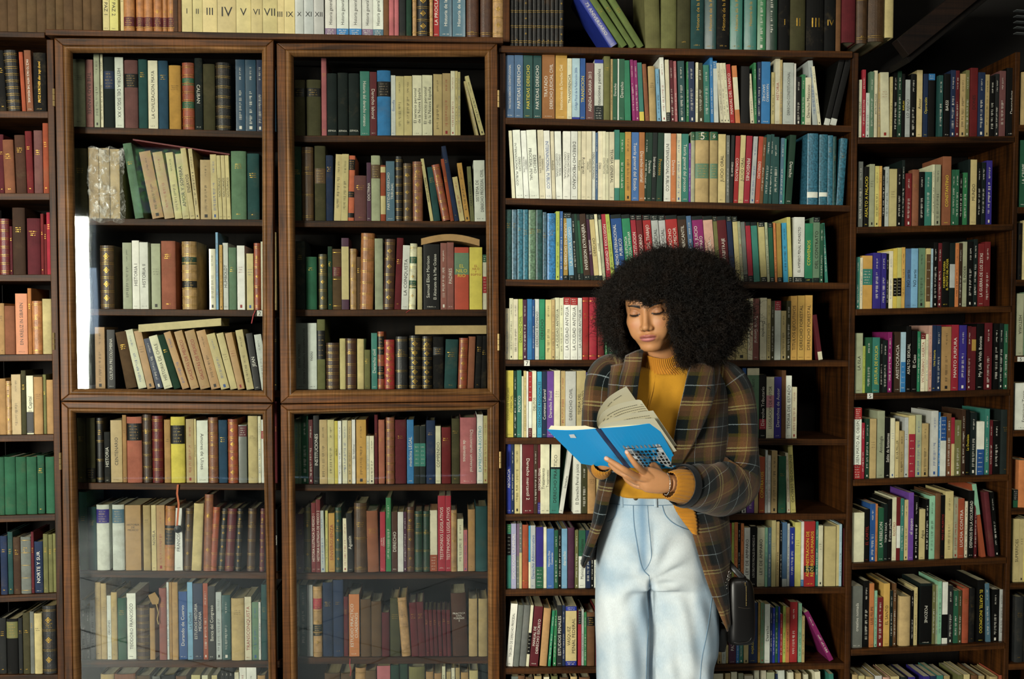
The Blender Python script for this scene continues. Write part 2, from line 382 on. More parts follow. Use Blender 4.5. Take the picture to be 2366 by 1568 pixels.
# ---------------------------------------------------------------- book rows, read off the photograph
# every row: name | case | shelf words | x-origin y-origin zoom | base line (photo px) x0 y0 x1 y1
# every book: x0 x1 top colour binding options | direction+ink lettering
ROWS = r'''
@ TL|case_top|row on top of the glazed case|0 0 3.267|104 67 640 77
0 60 -300 umber h yb=245 _
60 135 -300 umber h yb=245 _
135 205 -300 umber h yb=247 _
205 278 -300 umber h yb=247 _
278 350 -300 umber h yb=250 _
350 420 -300 umber h _
420 482 -300 umber h _
482 555 -300 umber h _
555 625 -300 umber h _
625 690 -300 umber h _
690 770 -300 umber h _
778 826 -300 straw p | vk GUERRA Y PAZ 1
829 893 -300 lemon p | vk GUERRA Y PAZ 2
912 935 -300 straw p | vk GUERRA 3
936 1018 -300 caramel l n=3 B=wine:.80:.93
1030 1088 -300 caramel l n=3 B=wine:.80:.93
1089 1155 -300 caramel l n=3 B=wine:.80:.93
1160 1225 -300 caramel l n=3 B=wine:.80:.93
1228 1264 -300 caramel l n=3 B=wine:.80:.93
1266 1325 -300 caramel l n=3 B=wine:.80:.93
1327 1370 -300 brown h _
1374 1452 -300 straw p | -kI
1453 1530 -300 straw p | -kII
1531 1640 -300 straw p | -kIII
1641 1783 -300 straw p | -kIV
1784 1895 -300 straw p | -kV
1896 1982 -300 straw p | -kVI
1983 2095 -300 straw p | -kVII
@ TM|case_top|row on top of the glazed case|620 0 3.734|640 78 1163 86
24 138 -300 straw p | -kVIII
139 230 -300 straw p | -kIX
232 305 -300 silver s | -kX
308 391 -300 silver s | -kXI
393 480 -300 silver s | -kXII
490 586 -300 pearl p B=mauve:.9:1 | ^kHistoria general de la literatura
590 692 -300 pearl p B=azure:.9:1 | ^kHistoria general de la literatura
698 804 -300 pearl p B=azure:.9:1 | ^kHistoria general de la literatura
806 902 -300 pearl p B=mauve:.9:1 | ^kHistoria general de la literatura
903 992 -300 pearl p B=steel:.9:1 | ^kHistoria general de la literatura
995 1040 -300 brown h _
1042 1084 -300 rose h _
1085 1126 -300 rose h _
1130 1185 -300 charcoal h _
1190 1236 -300 forest h _
1244 1280 -300 tan l n=5
1283 1390 -300 black l n=6
1392 1421 -300 tan l n=5
1423 1474 -300 red p | ^wLA PROCLAMACION
1476 1583 -300 steel s | ^wHistoria de la Revolución
1588 1700 -300 steel s | ^wHistoria de la Revolución
1708 1816 -300 cocoa l n=2
1828 1930 -300 cocoa l n=2
1935 2030 -300 tan l n=5
@ TR|case_top|row on top of the open case|1140 0 3.266|1165 105 1960 118
125 158 -300 black l n=6
159 192 -300 black l n=6
193 226 -300 black l n=6
227 261 -300 black l n=6
262 294 -300 black l n=6
295 328 -300 black l n=6
329 361 -300 black l n=6
362 395 -300 black l n=6
396 429 -300 black l n=6
430 461 -300 black l n=6
462 494 -300 black l n=6
495 530 -300 black l n=6
870 945 -60 royal s dx=-270 | vw75 ANIVERSARIO
960 1018 -60 moss h dx=-285
1030 1078 -60 moss h dx=-275
1088 1142 -60 moss h dx=-265
1148 1262 -300 olive h dx=-20
1265 1380 -300 olive h
1384 1485 -300 darkolive h
1488 1588 -300 spruce h | ^gHistoria de la Revolución
1590 1680 -300 spruce s | ^gHistoria de la Revolución
1685 1780 -300 black h | ^gHistoria de la Revolución
1784 1878 -300 teal s | ^gHistoria de la Revolución
@ TS|case_top|row on top of the open case|1560 0 2.935|1165 105 1960 118
466 550 -300 teal s | ^gHistoria de la Revolución
555 612 -300 green s
615 690 -300 forest s
700 775 -300 black h | -gI
777 880 -300 darkolive h | -gII
886 1005 -300 black h | -gIII
1010 1085 -300 black h | -gIV
1087 1120 -300 brown h _
1128 1220 -300 maroon h yb=285
1226 1300 -300 worn l yb=292
1304 1415 -300 worn l yb=278
1420 1478 -300 straw h yb=250 _
@ A1|left_case|top shelf|0 0 3.267|0 256 113 257
0 52 380 black h dx=-28
55 162 382 black l dx=-36 n=9
168 198 393 rust h dx=-28 _
203 254 380 sienna h dx=-24 | vwFACE TO FACE WITH THE MEXICANS
257 352 400 black h | ^gFRITZ KORTNER aller tage abend
@ A2|left_case|second shelf down|0 0 3.267|0 446 113 446
0 34 1015 wine h dx=-8
38 118 1055 sienna h dx=-20
125 203 1020 cocoa h dx=-18
207 257 990 oxblood h dx=-20
262 326 985 mauvebrown h dx=-12
330 372 930 rust h
@ A3|left_case|third shelf down|0 460 3.267|0 634 119 634
0 76 148 oxblood l n=7
79 98 205 wine h
101 196 65 darkbrown h dx=-8
210 310 145 wine h dx=-5
313 335 110 oxblood h
338 357 190 oxblood h
358 392 100 crimson h
@ A4|left_case|fourth shelf down|0 460 3.267|0 819 119 818
0 38 785 tan h
40 117 805 sienna h dx=-6 _
122 212 712 orange p dx=-8 | ^kEIN KREUZ IN SIBIRIEN
216 244 672 caramel h
246 322 768 caramel l n=3
326 394 752 straw h _
@ A5|left_case|fifth shelf down|0 900 3.697|0 1005 122 1003
0 56 -95 tan h dx=-8 _
58 102 -75 tan l dx=-6
104 184 -130 kraft p dx=-14
188 228 -165 darkolive h dx=-6
232 290 -120 cream p dx=-8 B=black:.62:.98 | ^kEl Capital
296 370 -110 tan h
373 400 -130 olive h
404 465 -85 tan h _
@ A6|left_case|sixth shelf down|0 900 3.697|0 1191 126 1187
0 42 575 pine h _
45 138 572 pine h dx=-12 _
140 230 572 pine h dx=-8 _
234 320 572 pine h dx=-8 _
324 385 560 pine h
396 472 572 pine h dx=-8 _
@ A7|left_case|seventh shelf down|0 1228 3.697|0 1376 131 1370
10 68 35 navy h dx=-5
74 116 0 spruce h
120 180 45 darkbrown h dx=-10
184 270 42 slate h dx=-14 n=5
273 296 0 wine h
300 372 82 navy h | ^wNORTE Y SUR
376 416 18 olive h dx=-8
418 456 22 olive h dx=-8
459 495 15 olive h dx=-6
@ A8|left_case|eighth shelf down|0 1228 3.697|0 1559 131 1558
0 60 735 charcoal h
65 160 742 black h B=olive:.05:.35
164 198 735 charcoal h
203 262 690 darkolive h
264 298 680 slate h
300 366 695 straw h
370 488 628 charcoal l n=4
@ C1|glazed_a|top shelf|0 0 3.267|168 292 603 303
553 648 448 sage h
652 706 450 rosebrown p | vkTHE BAD YANKEE
714 756 402 sage p dx=-18
760 782 405 cream p
788 868 430 ink h B=navy:.2:.45
872 936 432 white p dx=-10 | vkHISTORIA DEL SIGLO XX
945 1045 456 mauvebrown h dx=-5 B=black:.2:.4
1050 1116 450 spruce h
1122 1194 457 cream p | ^kLA CIVILIZACION MAYA
1200 1272 460 denim h
1280 1368 495 mustard h
1380 1470 476 rust l n=8 B=pine:.23:.34 B=pine:.58:.68
1474 1532 440 ink h | vwCALIBAN
1536 1626 485 darkolive h _
1632 1745 475 black l n=7
1782 1852 450 denim s
1855 1935 452 denim s
1938 1990 452 navy s
2052 2086 530 denim s
@ C2|glazed_a|second shelf down|0 0 3.267|176 504 603 507
562 665 1120 darkolive h
672 750 1115 kraft p _
752 832 1118 kraft p _
836 908 1125 kraft p _
1020 1085 1082 fern h dx=-95
1150 1238 1142 tan p dx=-105
1242 1318 1146 kraft p dx=-95
1322 1378 1150 straw p dx=-75
1380 1432 1160 straw p dx=-60 | ^kAMOR Y SOMBRA
1435 1475 1117 straw p dx=-75 | ^kENSAYOS
1478 1508 1122 straw p dx=-60
1515 1598 1206 kraft p dx=-10
1602 1648 1165 straw p dx=-18
1652 1680 1172 straw p dx=-20 | ^kNOCTURNOS
1684 1712 1172 straw p dx=-20 | ^kNOCTURNOS
1715 1744 1172 straw p dx=-20 | ^kNOCTURNOS
1748 1862 1142 fern h dx=-5
1870 1960 1160 spruce h
@ C3|glazed_a|third shelf down|0 460 3.267|226 713 604 716
762 866 350 worn l n=5 dx=-8
930 998 328 sage p dx=-14
1002 1055 312 white p dx=-18 | ^kHISTORIA I
1058 1122 325 white p dx=-14 | ^kHISTORIA II
1146 1215 335 sage p dx=-8
1222 1330 316 terracotta h dx=-6
1378 1490 320 tan l n=8 B=forest:.23:.34 B=black:.58:.7 dx=-4
1582 1630 375 cream s
1633 1650 250 skyblue p
1660 1682 345 mustard p
1686 1725 330 pearl p | ^kHUMBOLDT
1730 1786 365 fern h
1793 1850 350 white p
1864 1915 410 straw p
1920 1970 332 rust l n=4
1973 2002 320 cream p
2070 2092 250 kraft h
@ C4|glazed_a|fourth shelf down|0 460 3.267|180 898 603 902
722 796 965 tan p
812 872 985 black p dx=-12 | ^wCULTURA PRECOLOMBINA
952 1035 1000 umber h dx=-85
1045 1108 985 cream p dx=-108
1112 1170 992 tan p dx=-105
1178 1232 1050 navy p dx=-98
1238 1305 1030 cream p dx=-120 | ^kHISTORIA DE CHILE
1312 1368 1025 forest h dx=-130
1375 1430 1002 tan p dx=-145
1440 1505 995 tan p dx=-132 | ^rGACETAS DE MEXICO
1512 1590 990 tan p dx=-125 | ^rGACETAS DE MEXICO
1594 1665 990 tan p dx=-118
1668 1735 1015 straw p dx=-115
1738 1792 1010 straw p dx=-108
1795 1848 1008 tan p dx=-100
1862 1918 986 straw p dx=-88
1922 1972 1012 black p dx=-68 | ^wJEAN
1976 2030 1020 pearl p dx=-60
2070 2094 900 black h
@ C5|glazed_a|fifth shelf down|0 900 3.697|180 1115 608 1117
668 735 240 darkolive h
738 818 240 darkolive h B=black:.78:.95
830 890 240 black l n=4
895 945 360 charcoal h | ^wHISTORIA
950 1048 260 kraft p | ^kCENTENARIO
1052 1086 215 tan h
1090 1218 230 terracotta h B=black:.1:.36 | 
1224 1300 210 darkbrown l n=6
1306 1396 222 oxblood l n=7
1408 1460 255 tan h
1464 1584 230 yellow h B=black:.13:.41
1594 1660 250 kraft p
1663 1680 250 straw p | ^kCULTURA MAYA
1682 1780 262 white p | vkAmores de Ulises
1786 1866 235 sienna l n=6
1872 1945 258 denim h
1952 2036 250 rust l n=5
2042 2112 300 slate s B=wine:.02:.2
2122 2205 222 straw h
2208 2232 225 cream p
2236 2262 255 white p B=red:.18:.3
2352 2372 100 maroon h
@ C6|glazed_a|sixth shelf down|0 900 3.697|187 1318 611 1322
684 752 872 pine h
758 828 1000 spruce h
832 940 980 pearl h B=indigo:.07:.28
966 1068 980 pearl h B=steel:.07:.28
1076 1208 985 tan p | -kHISTORIA/DE/MEXICO
1228 1290 985 kraft h
1298 1338 985 straw p | ^kNOVELA
1342 1412 985 tan p
1405 1488 990 caramel l n=4 B=black:.3:.6 dx=10
1492 1562 1010 white p | ^kFRANCISCO
1570 1632 1010 worn l n=3 dx=18
1636 1720 970 straw h dx=22 _
1738 1812 892 sienna l n=3 dx=12
1788 1850 1000 rust l n=5 dx=32
1862 1915 1012 black l n=5 dx=35
1918 1996 1012 wine l n=5 dx=30
2008 2058 1012 black l n=5 dx=22
2108 2178 1012 darkbrown l n=5 dx=14
2216 2258 1012 wine l n=5 dx=10
2352 2374 1020 black h | ^wVOLUMEN
@ C7|glazed_a|seventh shelf down|0 1228 3.697|189 1526 617 1527
700 736 580 slate p
738 772 630 slate p
776 816 580 silver p
820 868 430 kraft h
870 916 440 kraft h
920 954 545 pearl p | ^kORIGENES
956 1006 515 kraft h
1012 1084 565 pine h
1088 1166 525 white p | ^kTEODORO FRANCISCO
1174 1280 622 darkbrown l n=8
1284 1328 650 tan h _
1365 1428 480 rosebrown h
1430 1448 430 pearl p
1450 1474 430 tan h
1476 1526 430 tan h
1528 1602 510 marine p | ^wDurando de Cuervo
1606 1650 430 skyblue p | ^kLa Ciudad
1654 1736 440 navy p | ^wESTUDIOS HISTORIA/MEXICANA
1740 1780 440 rust p
1782 1842 466 charcoal p | ^wBanca del Congreso
1848 1896 515 silver p
1900 1972 540 spruce s
1980 2090 565 kraft h
2094 2150 555 cream p | ^rTRANSCONQUISTA
2156 2210 600 fern p
2212 2230 600 pearl p
2236 2282 450 spruce h
2352 2376 500 ink h
@ C8|glazed_a|eighth shelf down|0 1228 3.697|189 1738 617 1738
870 984 1213 kraft h
988 1168 1210 sienna h
1176 1290 1225 umber h
1310 1376 1232 slate h
1385 1500 1220 charcoal h
1510 1600 1230 brown h
1614 1690 1222 straw p dx=20
1732 1782 1225 cream p
1815 1862 1225 straw p
1892 1925 1160 black p | -w1
1927 1960 1160 black p | -w3
1962 1995 1160 black p | -w2
2010 2046 1200 cream p
2050 2108 1150 white p
2112 2196 1145 white p
2206 2272 1225 tan h
@ D1|glazed_b|top shelf|620 0 3.734|678 313 1121 312
228 318 690 darkolive h B=black:.15:.3
332 455 690 darkolive h B=black:.15:.3
461 505 500 rose h
509 594 635 ink h | -wESPASA
600 688 630 ink h | -wESPASA
694 786 635 ink h | -wESPASA
793 874 615 teal p | vwHistoria del derecho romano
878 936 620 maroon p | vwDerecho laboral
940 1056 610 azure h B=black:.17:.4
1060 1098 650 pearl p | ^bfilosofía
1100 1170 657 straw p
1172 1240 655 straw p
1242 1325 650 cream p | ^kEl servicio personal/de la Nueva España
1328 1416 648 cream p | ^kEl servicio personal/de la Nueva España
1424 1500 640 kraft p
1503 1571 632 kraft p
1574 1610 612 cream p
1612 1634 612 straw p
1636 1657 620 straw p
1795 1815 700 straw p dx=-110
1832 1868 655 straw p dx=-140
@ D2|glazed_b|second shelf down|620 300 3.734|682 509 1122 511
218 288 145 forest h
292 392 150 worn l n=4 dx=5
402 496 140 darkolive h B=umber:.3:.5
500 560 220 navy h dx=6
566 625 210 straw p dx=16
627 685 208 straw p dx=10
680 738 222 coral h dx=12 B=black:.06:.22 B=black:.55:.64 B=black:.88:.95
742 848 395 mauvebrown h
850 886 282 plum p | ^wDOCTRINA
889 966 222 sage h B=umber:.14:.35
970 1013 305 rust h B=straw:.03:.13 B=straw:.55:.88
1016 1090 270 steel p | ^wPARTIDAS DERECHO/TRIBUNAL
1096 1160 230 black l n=8
1164 1238 290 worn l n=4
1246 1332 275 sienna l n=5
1398 1425 248 straw p dx=-85 | ^kPRAXIS DE LA TIERRA
1427 1484 320 spruce h dx=-60
1500 1570 300 rust l n=4 dx=-95
1572 1602 250 rust h dx=-85
1606 1646 140 navy h dx=-115
1650 1694 405 straw p dx=-65
1698 1740 285 mustard p dx=-72
1744 1778 315 olive p dx=-32 | ^kCARTA ABIERTA
1780 1876 262 white p dx=-12 | ^kSISTEMA DE/DERECHO PROCESAL CIVIL
@ D3|glazed_b|third shelf down|620 300 3.734|683 715 1125 715
240 320 960 ink h
326 420 1095 pine h
436 508 1072 darkolive l n=4
516 554 1005 forest h
556 632 1027 umber h n=3 B=maroon:.3:.45
634 696 932 plum p B=straw:.12:.86
706 762 1025 tan l
766 800 1095 umber h
786 902 892 caramel l n=7 dx=16
920 990 937 sage h dx=8 _
992 1082 942 cocoa l n=5 dx=14
1086 1142 932 maroon h dx=24
1146 1206 995 pearl p dx=16 | ^kLA CONQUISTA
1210 1270 980 cream l dx=14 n=4 B=pine:.2:.3 B=pine:.56:.68
1286 1328 1010 straw h dx=4 _
1338 1478 985 black p | ^wSamuel Eliot Morison/El Almirante de la Mar Océano
1486 1540 975 rosebrown p
1542 1600 970 rosebrown p | ^wPADRES
1606 1730 1012 vermilion p B=fern:.09:.44 | -yEL/NILO/RIO
1735 1846 1012 yellow p | -rEL/NILO/Y/EGIPTO
1850 1886 1075 cream p B=pine:0:.14 B=red:.4:.7
@ D4|glazed_b|fourth shelf down|620 700 3.734|684 900 1126 899
240 340 172 slate p | vkDICCIONARIO DE TERMINOS JURIDICOS/ESPAÑOL INGLES
342 420 172 pearl p | vknoou
424 492 140 olive h B=black:.16:.57
500 612 342 darkbrown l n=7
618 668 305 straw h _
672 760 305 cocoa l n=5
768 826 308 straw h _
830 880 402 olive h
890 940 258 teal p | ^wDerecho civil
945 1000 245 rust l n=5 B=black:.08:.4 B=black:.6:.82
1002 1090 315 red l n=5
1098 1203 288 charcoal l n=4
1215 1318 280 black l n=6 dx=8
1324 1415 286 black l n=6 dx=8
1420 1512 290 black h B=charcoal:.2:.35
1516 1625 312 spruce h dx=14
1634 1712 300 rust l n=4 dx=14
1716 1772 288 sienna h dx=16 _
1778 1830 280 black h dx=22
1832 1880 280 black h dx=10
@ D5|glazed_b|fifth shelf down|620 700 3.734|684 1119 1127 1118
230 262 1000 fern p
264 286 1000 fern p
288 346 972 pine p
350 386 1005 maroon p
392 440 970 black p | ^wINSTITUCIONES
443 510 1005 kraft p
513 570 1005 straw p
573 601 1015 yellow p | ^kverdad
603 632 1015 white p
640 684 1010 cream p
688 720 1012 kraft p
723 752 1005 white p | ^kSan Ildefonso
760 845 1005 mustard p
848 873 1145 cream p
875 912 1145 cream p
918 946 962 wine h
950 1005 1005 terracotta h
1016 1090 985 sienna l n=8
1093 1192 1005 wine h
1197 1255 1005 azure p | ^wmedicina LEGAL
1258 1308 1060 ink p B=teal:.3:.7
1310 1356 1060 ink p B=teal:.3:.7
1363 1440 1010 navy h
1443 1488 1060 cream p | ^kCOMPENDIO
1496 1575 1070 oxblood h
1582 1650 995 darkolive h
1654 1795 985 rose h | vwDiccionario universal/de términos
1800 1852 960 white p | ^tEXPRESION-ROSTRO
1856 1890 970 straw p
@ D6|glazed_b|sixth shelf down|620 1100 3.35|684 1324 1127 1321
218 275 290 plum h
280 330 240 darkolive l
335 368 205 oxblood p dx=-14 | ^wHISTORIA ILUSTRADA DE MEXICO 1
371 404 180 oxblood p dx=-16 | ^wHISTORIA ILUSTRADA DE MEXICO 2
408 440 265 silver p dx=-14
443 463 265 lemon p dx=-10
468 515 285 mustard p dx=-8 | ^rSINVERGUENZA
520 568 240 forest l n=4 dx=-14
578 612 325 cream p dx=-10
616 660 285 black p dx=-16 | ^wAgustín
666 765 205 worn l n=3 dx=-12
770 858 265 sienna h dx=-14
866 906 275 crimson p dx=-10 | ^wLA VIDA/CRIMINAL
912 950 165 green p dx=-6
956 1000 275 cocoa p | ^wDERECHO
1003 1046 275 pearl p _
1048 1070 275 plum p
1073 1130 235 cocoa l n=4
1134 1195 268 forest l n=4
1200 1250 268 forest l n=4
1252 1308 262 cream p B=rust:.73:1
1313 1370 150 crimson p | ^wTESTIMONIOS LEGISLATIVOS
1372 1414 150 crimson p | ^wTESTIMONIOS LEGISLATIVOS
1414 1460 260 tan l n=2
1464 1510 330 cream p
1512 1540 415 rose p
1546 1600 255 tan h
1604 1695 230 spruce h _
@ D7|glazed_b|seventh shelf down|620 1100 3.35|687 1519 1127 1518
222 240 835 sage p
246 300 840 spruce p dx=-14
302 345 840 silver p dx=-14 _
350 418 850 tan l n=4 dx=-12 B=crimson:.17:.32 B=ink:.54:.7
424 500 820 navy h dx=-8
504 583 800 navy h
586 620 930 maroon h
626 706 912 orange p n=1 | ^wESTUDIO PRACTICO/CUADERNOS
716 795 950 umber h _
797 876 965 umber h _
880 938 1052 wine h _
944 1022 940 darkolive h
1034 1104 935 tan l dx=-36
1110 1165 975 wine h dx=-22
1167 1220 970 wine h dx=-22
1224 1250 1032 wine h dx=-16
1254 1282 1032 wine h dx=-16
1286 1314 1032 wine h dx=-14
1320 1348 1032 wine h dx=-14
1354 1382 1032 wine h dx=-12
1386 1416 1032 wine h dx=-10
1428 1546 900 cocoa h dx=-18 | -wPRACTICA/CIVIL/FORENSE/II
1552 1618 945 kraft h _
1626 1696 945 kraft h _
@ D8|glazed_b|eighth shelf down|620 1100 3.35|687 1735 1127 1735
440 560 1520 umber h
565 655 1520 umber h
662 745 1478 tan l dx=12
755 838 1500 umber h
844 946 1466 rose p B=white:.25:1
950 1016 1460 forest h
1022 1080 1450 forest h | ^gMENTO
1090 1214 1470 olive h
1222 1280 1510 tan h
1286 1342 1522 tan h
1346 1372 1470 cream p
1380 1414 1512 kraft p
1418 1444 1482 cream p
1450 1484 1480 kraft h
1492 1550 1515 tan h
1556 1624 1500 straw h
1652 1696 1455 ink h
@ E1|open_case|top shelf|1140 0 3.266|1167 271 1965 290
92 156 416 slateblue p | ^wPARTIDAS DERECHO CONSTITUCIONAL
159 223 416 slateblue p | ^wPARTIDAS DERECHO
227 296 418 spruce p | ^yPARTIDAS DERECHO
300 362 420 spruce p | ^wPARTIDAS DERECHO
368 463 410 bronze p | ^wTRATADO/DERECHO JUDICIAL CIVIL
466 555 417 mustard p | ^cInstituciones de Derecho Civil
557 591 440 cream p | ^kTRANSFERENCIA
593 651 440 paleblue p B=royal:.96:1 | ^bCódigo Fiscal de la Federación 2006
653 693 440 marine p | ^yTRANSICION
698 758 475 mauvebrown p | ^wAGENDA AGRARIA 2013
762 828 450 pearl p B=royal:0:.06 B=ink:.76:1 | ^kInstituciones penales
832 880 425 olive h dx=-6
883 899 445 kraft p
901 933 445 pine p | ^wDerecho
935 946 444 white p
948 988 445 pine p | ^wDerecho
992 1038 455 emerald p dx=-12 _
1050 1073 450 magenta p dx=-20
1076 1100 455 magenta p dx=-18
1104 1138 472 teal p dx=-20 B=yellow:.84:1
1147 1178 483 sienna h dx=-26
1180 1230 500 kraft h dx=-14
1238 1264 518 skyblue p dx=-16
1274 1305 432 white p dx=-22
1308 1336 450 cream p B=ink:.85:1 dx=-14
1340 1368 455 wine p dx=-16
1371 1390 460 rose p dx=-12
1400 1450 460 spruce p dx=-12
1456 1475 465 green p dx=-6
1479 1522 465 navy p dx=-8
1526 1543 470 cream p dx=-6
1546 1588 475 darkolive p dx=-10
1591 1634 490 teal p dx=-8
1640 1662 435 azure p dx=-8
1665 1700 460 pearl p B=azure:0:.12 dx=-14
1716 1738 475 cream p dx=-34
1740 1762 475 cream p dx=-34
1764 1785 475 cream p dx=-34
1788 1822 485 red p dx=-36 | ^wMANUAL DEL TRAFICO
1828 1863 495 orange p dx=-28 B=cream:.2:.76
1866 1930 500 black p _
@ E2|open_case|top shelf|1560 0 2.935|1167 271 1965 290
512 536 500 cream p dx=-20
539 554 425 green p dx=-6
556 580 420 navy p
582 642 418 azure p | vwNAVARRO/SANCHEZ
651 673 490 straw p
676 708 395 cream p | ^rHISTORIA
710 724 405 kraft p
730 802 425 silver p | ^kDERECHO CONSTITUCIONAL
804 816 430 white p
818 852 520 black p
854 880 505 green p
882 920 525 cream p | ^kDerecho Mexicano
934 966 410 silver p dx=-34
970 990 450 cream p dx=-45
1006 1044 400 black p dx=108 B=pearl:.9:1
1048 1090 400 black p dx=112 B=pearl:.9:1
@ E3|open_case|second shelf down|1140 0 3.266|1168 457 1960 474
142 166 985 cream p dx=-28 _
172 228 980 white p dx=-28 | vkDERECHO/INTERNACIONAL PUBLICO
231 270 985 white p dx=-25 | vkDERECHO/PROCESAL CIVIL
273 346 980 white p dx=-25 | vkDERECHO/PROCESAL PENAL
349 393 980 cream p dx=-18 | vkDERECHO/PROCESAL CIVIL
396 441 985 white p dx=-18 | vbINTERNACIONAL PUBLICO
444 470 990 cream p dx=-15 | vkAndrade
472 521 990 white p dx=-12 | vkDERECHO FISCAL/CONSTITUCIONAL
525 581 990 white p dx=-8 | vkDERECHO FISCAL/CONSTITUCIONAL
585 634 990 white p | vkDERECHO MEXICANO
637 660 990 cream p | vkRodríguez
662 698 990 cream p | vkRodríguez
700 740 990 cream p | vkDERECHO DE/FAMILIA
742 768 990 white p | vkDERECHO ROMANO
770 787 1000 slateblue p
789 820 990 cream p | vkDíaz
822 846 990 cream p | vkCONTRATOS
848 870 995 cream p | vkMERCANTILES
873 911 995 cream p | vkTEORIA GENERAL
913 950 980 teal p B=cream:.42:.82
952 990 1000 green p
993 1037 995 mustard p
1042 1096 998 bluejay p dx=6 | vwTeoría general del Estado
1098 1140 998 caramel p dx=4 | vwDerecho notarial
1130 1155 1000 forest p dx=20
1157 1189 1000 forest p dx=14 | vw Derecho
1191 1226 1000 ink p dx=14 | vwIntroducción
1228 1272 1002 forest p dx=16 | vgProcesos
1288 1336 1005 white p dx=8 | vkINTERNACIONAL PUBLICO
1339 1377 1008 orange p dx=6 | vwDerecho
1379 1416 1008 cream p dx=8
1420 1470 1010 teal p dx=6 | vwTeoría general del proceso
1473 1488 1080 purple p dx=8
1490 1518 995 sage h dx=6 B=pine:0:.12 | -w3
1520 1624 995 kraft h B=pine:0:.12 B=fern:.45:.66 | -w5
1632 1690 995 kraft h B=pine:0:.12 B=fern:.45:.66 dx=6 | -w6
1694 1750 1012 straw p dx=14 | ^kJUICIO ORAL
1756 1780 1020 slate p dx=14
1782 1806 1020 charcoal p dx=16 | ^wEL AMPARO
1810 1844 1025 red p dx=20 | vwCONTRATOS
1848 1884 1020 straw p dx=22 | ^kJUICIO ORAL
1888 1930 1025 crimson p dx=26 | vwPENSIONES
@ E4|open_case|second shelf down|1560 0 2.935|1168 457 1960 474
508 536 925 silver p dx=26
540 570 925 vermilion p dx=30 | vwDERECHO
573 594 930 brown p dx=26
598 628 912 spruce p dx=26
630 652 910 spruce p dx=22
658 702 928 spruce p dx=12
706 728 935 steel p dx=16
730 740 940 teal p dx=16
746 788 915 forest p dx=34 | vwDerecho
893 966 905 seablue m B=white:.82:.9
974 1030 912 seablue m B=white:.82:.88
1032 1066 918 seablue m
1068 1088 925 spruce m
1092 1138 938 seablue m dx=32
@ E5|open_case|third shelf down|1140 460 3.816|1167 645 1962 653
105 160 92 spruce m
163 206 92 steel m
209 260 90 seablue m
263 306 92 seablue m
310 372 95 fern m
375 432 95 spruce m
435 468 115 steel m
474 548 125 azure m
551 582 107 lime p
585 611 107 bluejay p
618 656 120 ochre p dx=-10 B=ink:0:.08 B=ink:.93:1 | ^wEL DERECHO EN MEXICO
670 712 120 skyblue p dx=-28 B=ink:0:.08 B=ink:.93:1 | ^wLA JUSTICIA COMO
715 742 130 ink p dx=-30
746 772 130 forest p dx=-40 B=ink:.9:1
775 796 130 pine p dx=-40 B=ink:0:.1 B=ink:.9:1
800 858 130 darkbrown p dx=-50 B=ink:.93:1 | ^wINVERSION EXTRANJERA
862 888 132 plum p dx=-48 B=ink:0:.08 B=ink:.93:1 | ^wEL DERECHO
892 934 132 straw p dx=-50 B=ink:0:.08 B=ink:.93:1 | ^kDERECHO
937 962 132 cream p dx=-50 B=ink:.93:1 | ^kprocesal
965 990 132 sage p dx=-45 B=ink:0:.08
1000 1038 132 crimson p dx=-50 | ^wDIGNIDAD Y EXCLUSION
1041 1075 132 lime p dx=-55
1080 1172 135 marine p dx=-50 B=ink:0:.06 | ^wDERECHO INTERNACIONAL/PUBLICO
1176 1248 135 emerald p dx=-50 B=ink:0:.06 | ^wLA SUPLENCIA/PROCESAL FAMILIAR
1252 1296 137 crimson p dx=-48 B=ink:0:.08 | ^wCONSTITUCION
1300 1350 138 oxblood p dx=-46 B=ink:0:.08 | ^wDE ADORNO
1356 1424 138 red p dx=-44 B=ink:0:.08 | ^wINDIVIDUAL DEL TRABAJO
1430 1490 140 silver p dx=-44 B=ink:0:.08 | ^kPODER JUDICIAL
1494 1552 140 silver p dx=-44 B=ink:0:.08 | ^kPODER JUDICIAL
1556 1658 142 red p dx=-44 B=ink:0:.06 | ^wSOBRE DERECHO/AL CONSUMIDOR
1664 1738 145 darkbrown p dx=-44 B=ink:0:.06 | ^wDERECHO MERCANTIL
1742 1784 147 slateblue p dx=-44
1790 1884 148 magenta p dx=-44 B=ink:0:.06 | ^wMISION EN EL JUICIO/DE AMPARO
1888 1970 148 salmon p dx=-44 B=ink:0:.06 | ^wJUDICIAL
1973 2006 148 olive p dx=-40 B=ink:0:.08
2010 2088 150 maroon p dx=-42 B=ink:0:.06 | ^wARBITRAJE
2092 2136 150 navy p dx=-40 B=ink:0:.08
2140 2182 152 straw p dx=-36 B=ink:0:.08
2186 2208 195 sage p dx=-34
2211 2246 200 slate p dx=-32 B=ink:.88:1
2250 2292 202 crimson p dx=-30 B=ink:0:.06 B=ink:.9:1
2296 2350 202 teal p dx=-30 B=ink:0:.06
@ E6|open_case|third shelf down|1640 460 3.259|1167 645 1962 653
386 430 172 straw p dx=-22 B=ink:0:.08 B=ink:.92:1
433 452 175 sage p dx=-20
456 488 178 pine p dx=-18 B=ink:0:.08 B=ink:.92:1
492 508 178 orange p dx=-14
511 546 180 ochre p dx=-12 B=ink:.92:1
556 590 178 cyan p dx=-14
596 622 135 lemon p dx=-16 B=ink:.92:1
630 710 135 pearl p B=ink:.92:1 | ^kEL AMPARO PENAL INDIRECTO
712 772 182 emerald p dx=6 B=ink:.93:1 | ^yCONVENIOS
776 824 135 fern p dx=6 B=ink:0:.08 B=ink:.93:1 | ^kDEL CONTRATO
827 852 185 pine p dx=4
870 890 180 teal p dx=-26
@ E7|open_case|fourth shelf down|1140 460 3.816|1168 831 1960 832
106 138 962 cream p
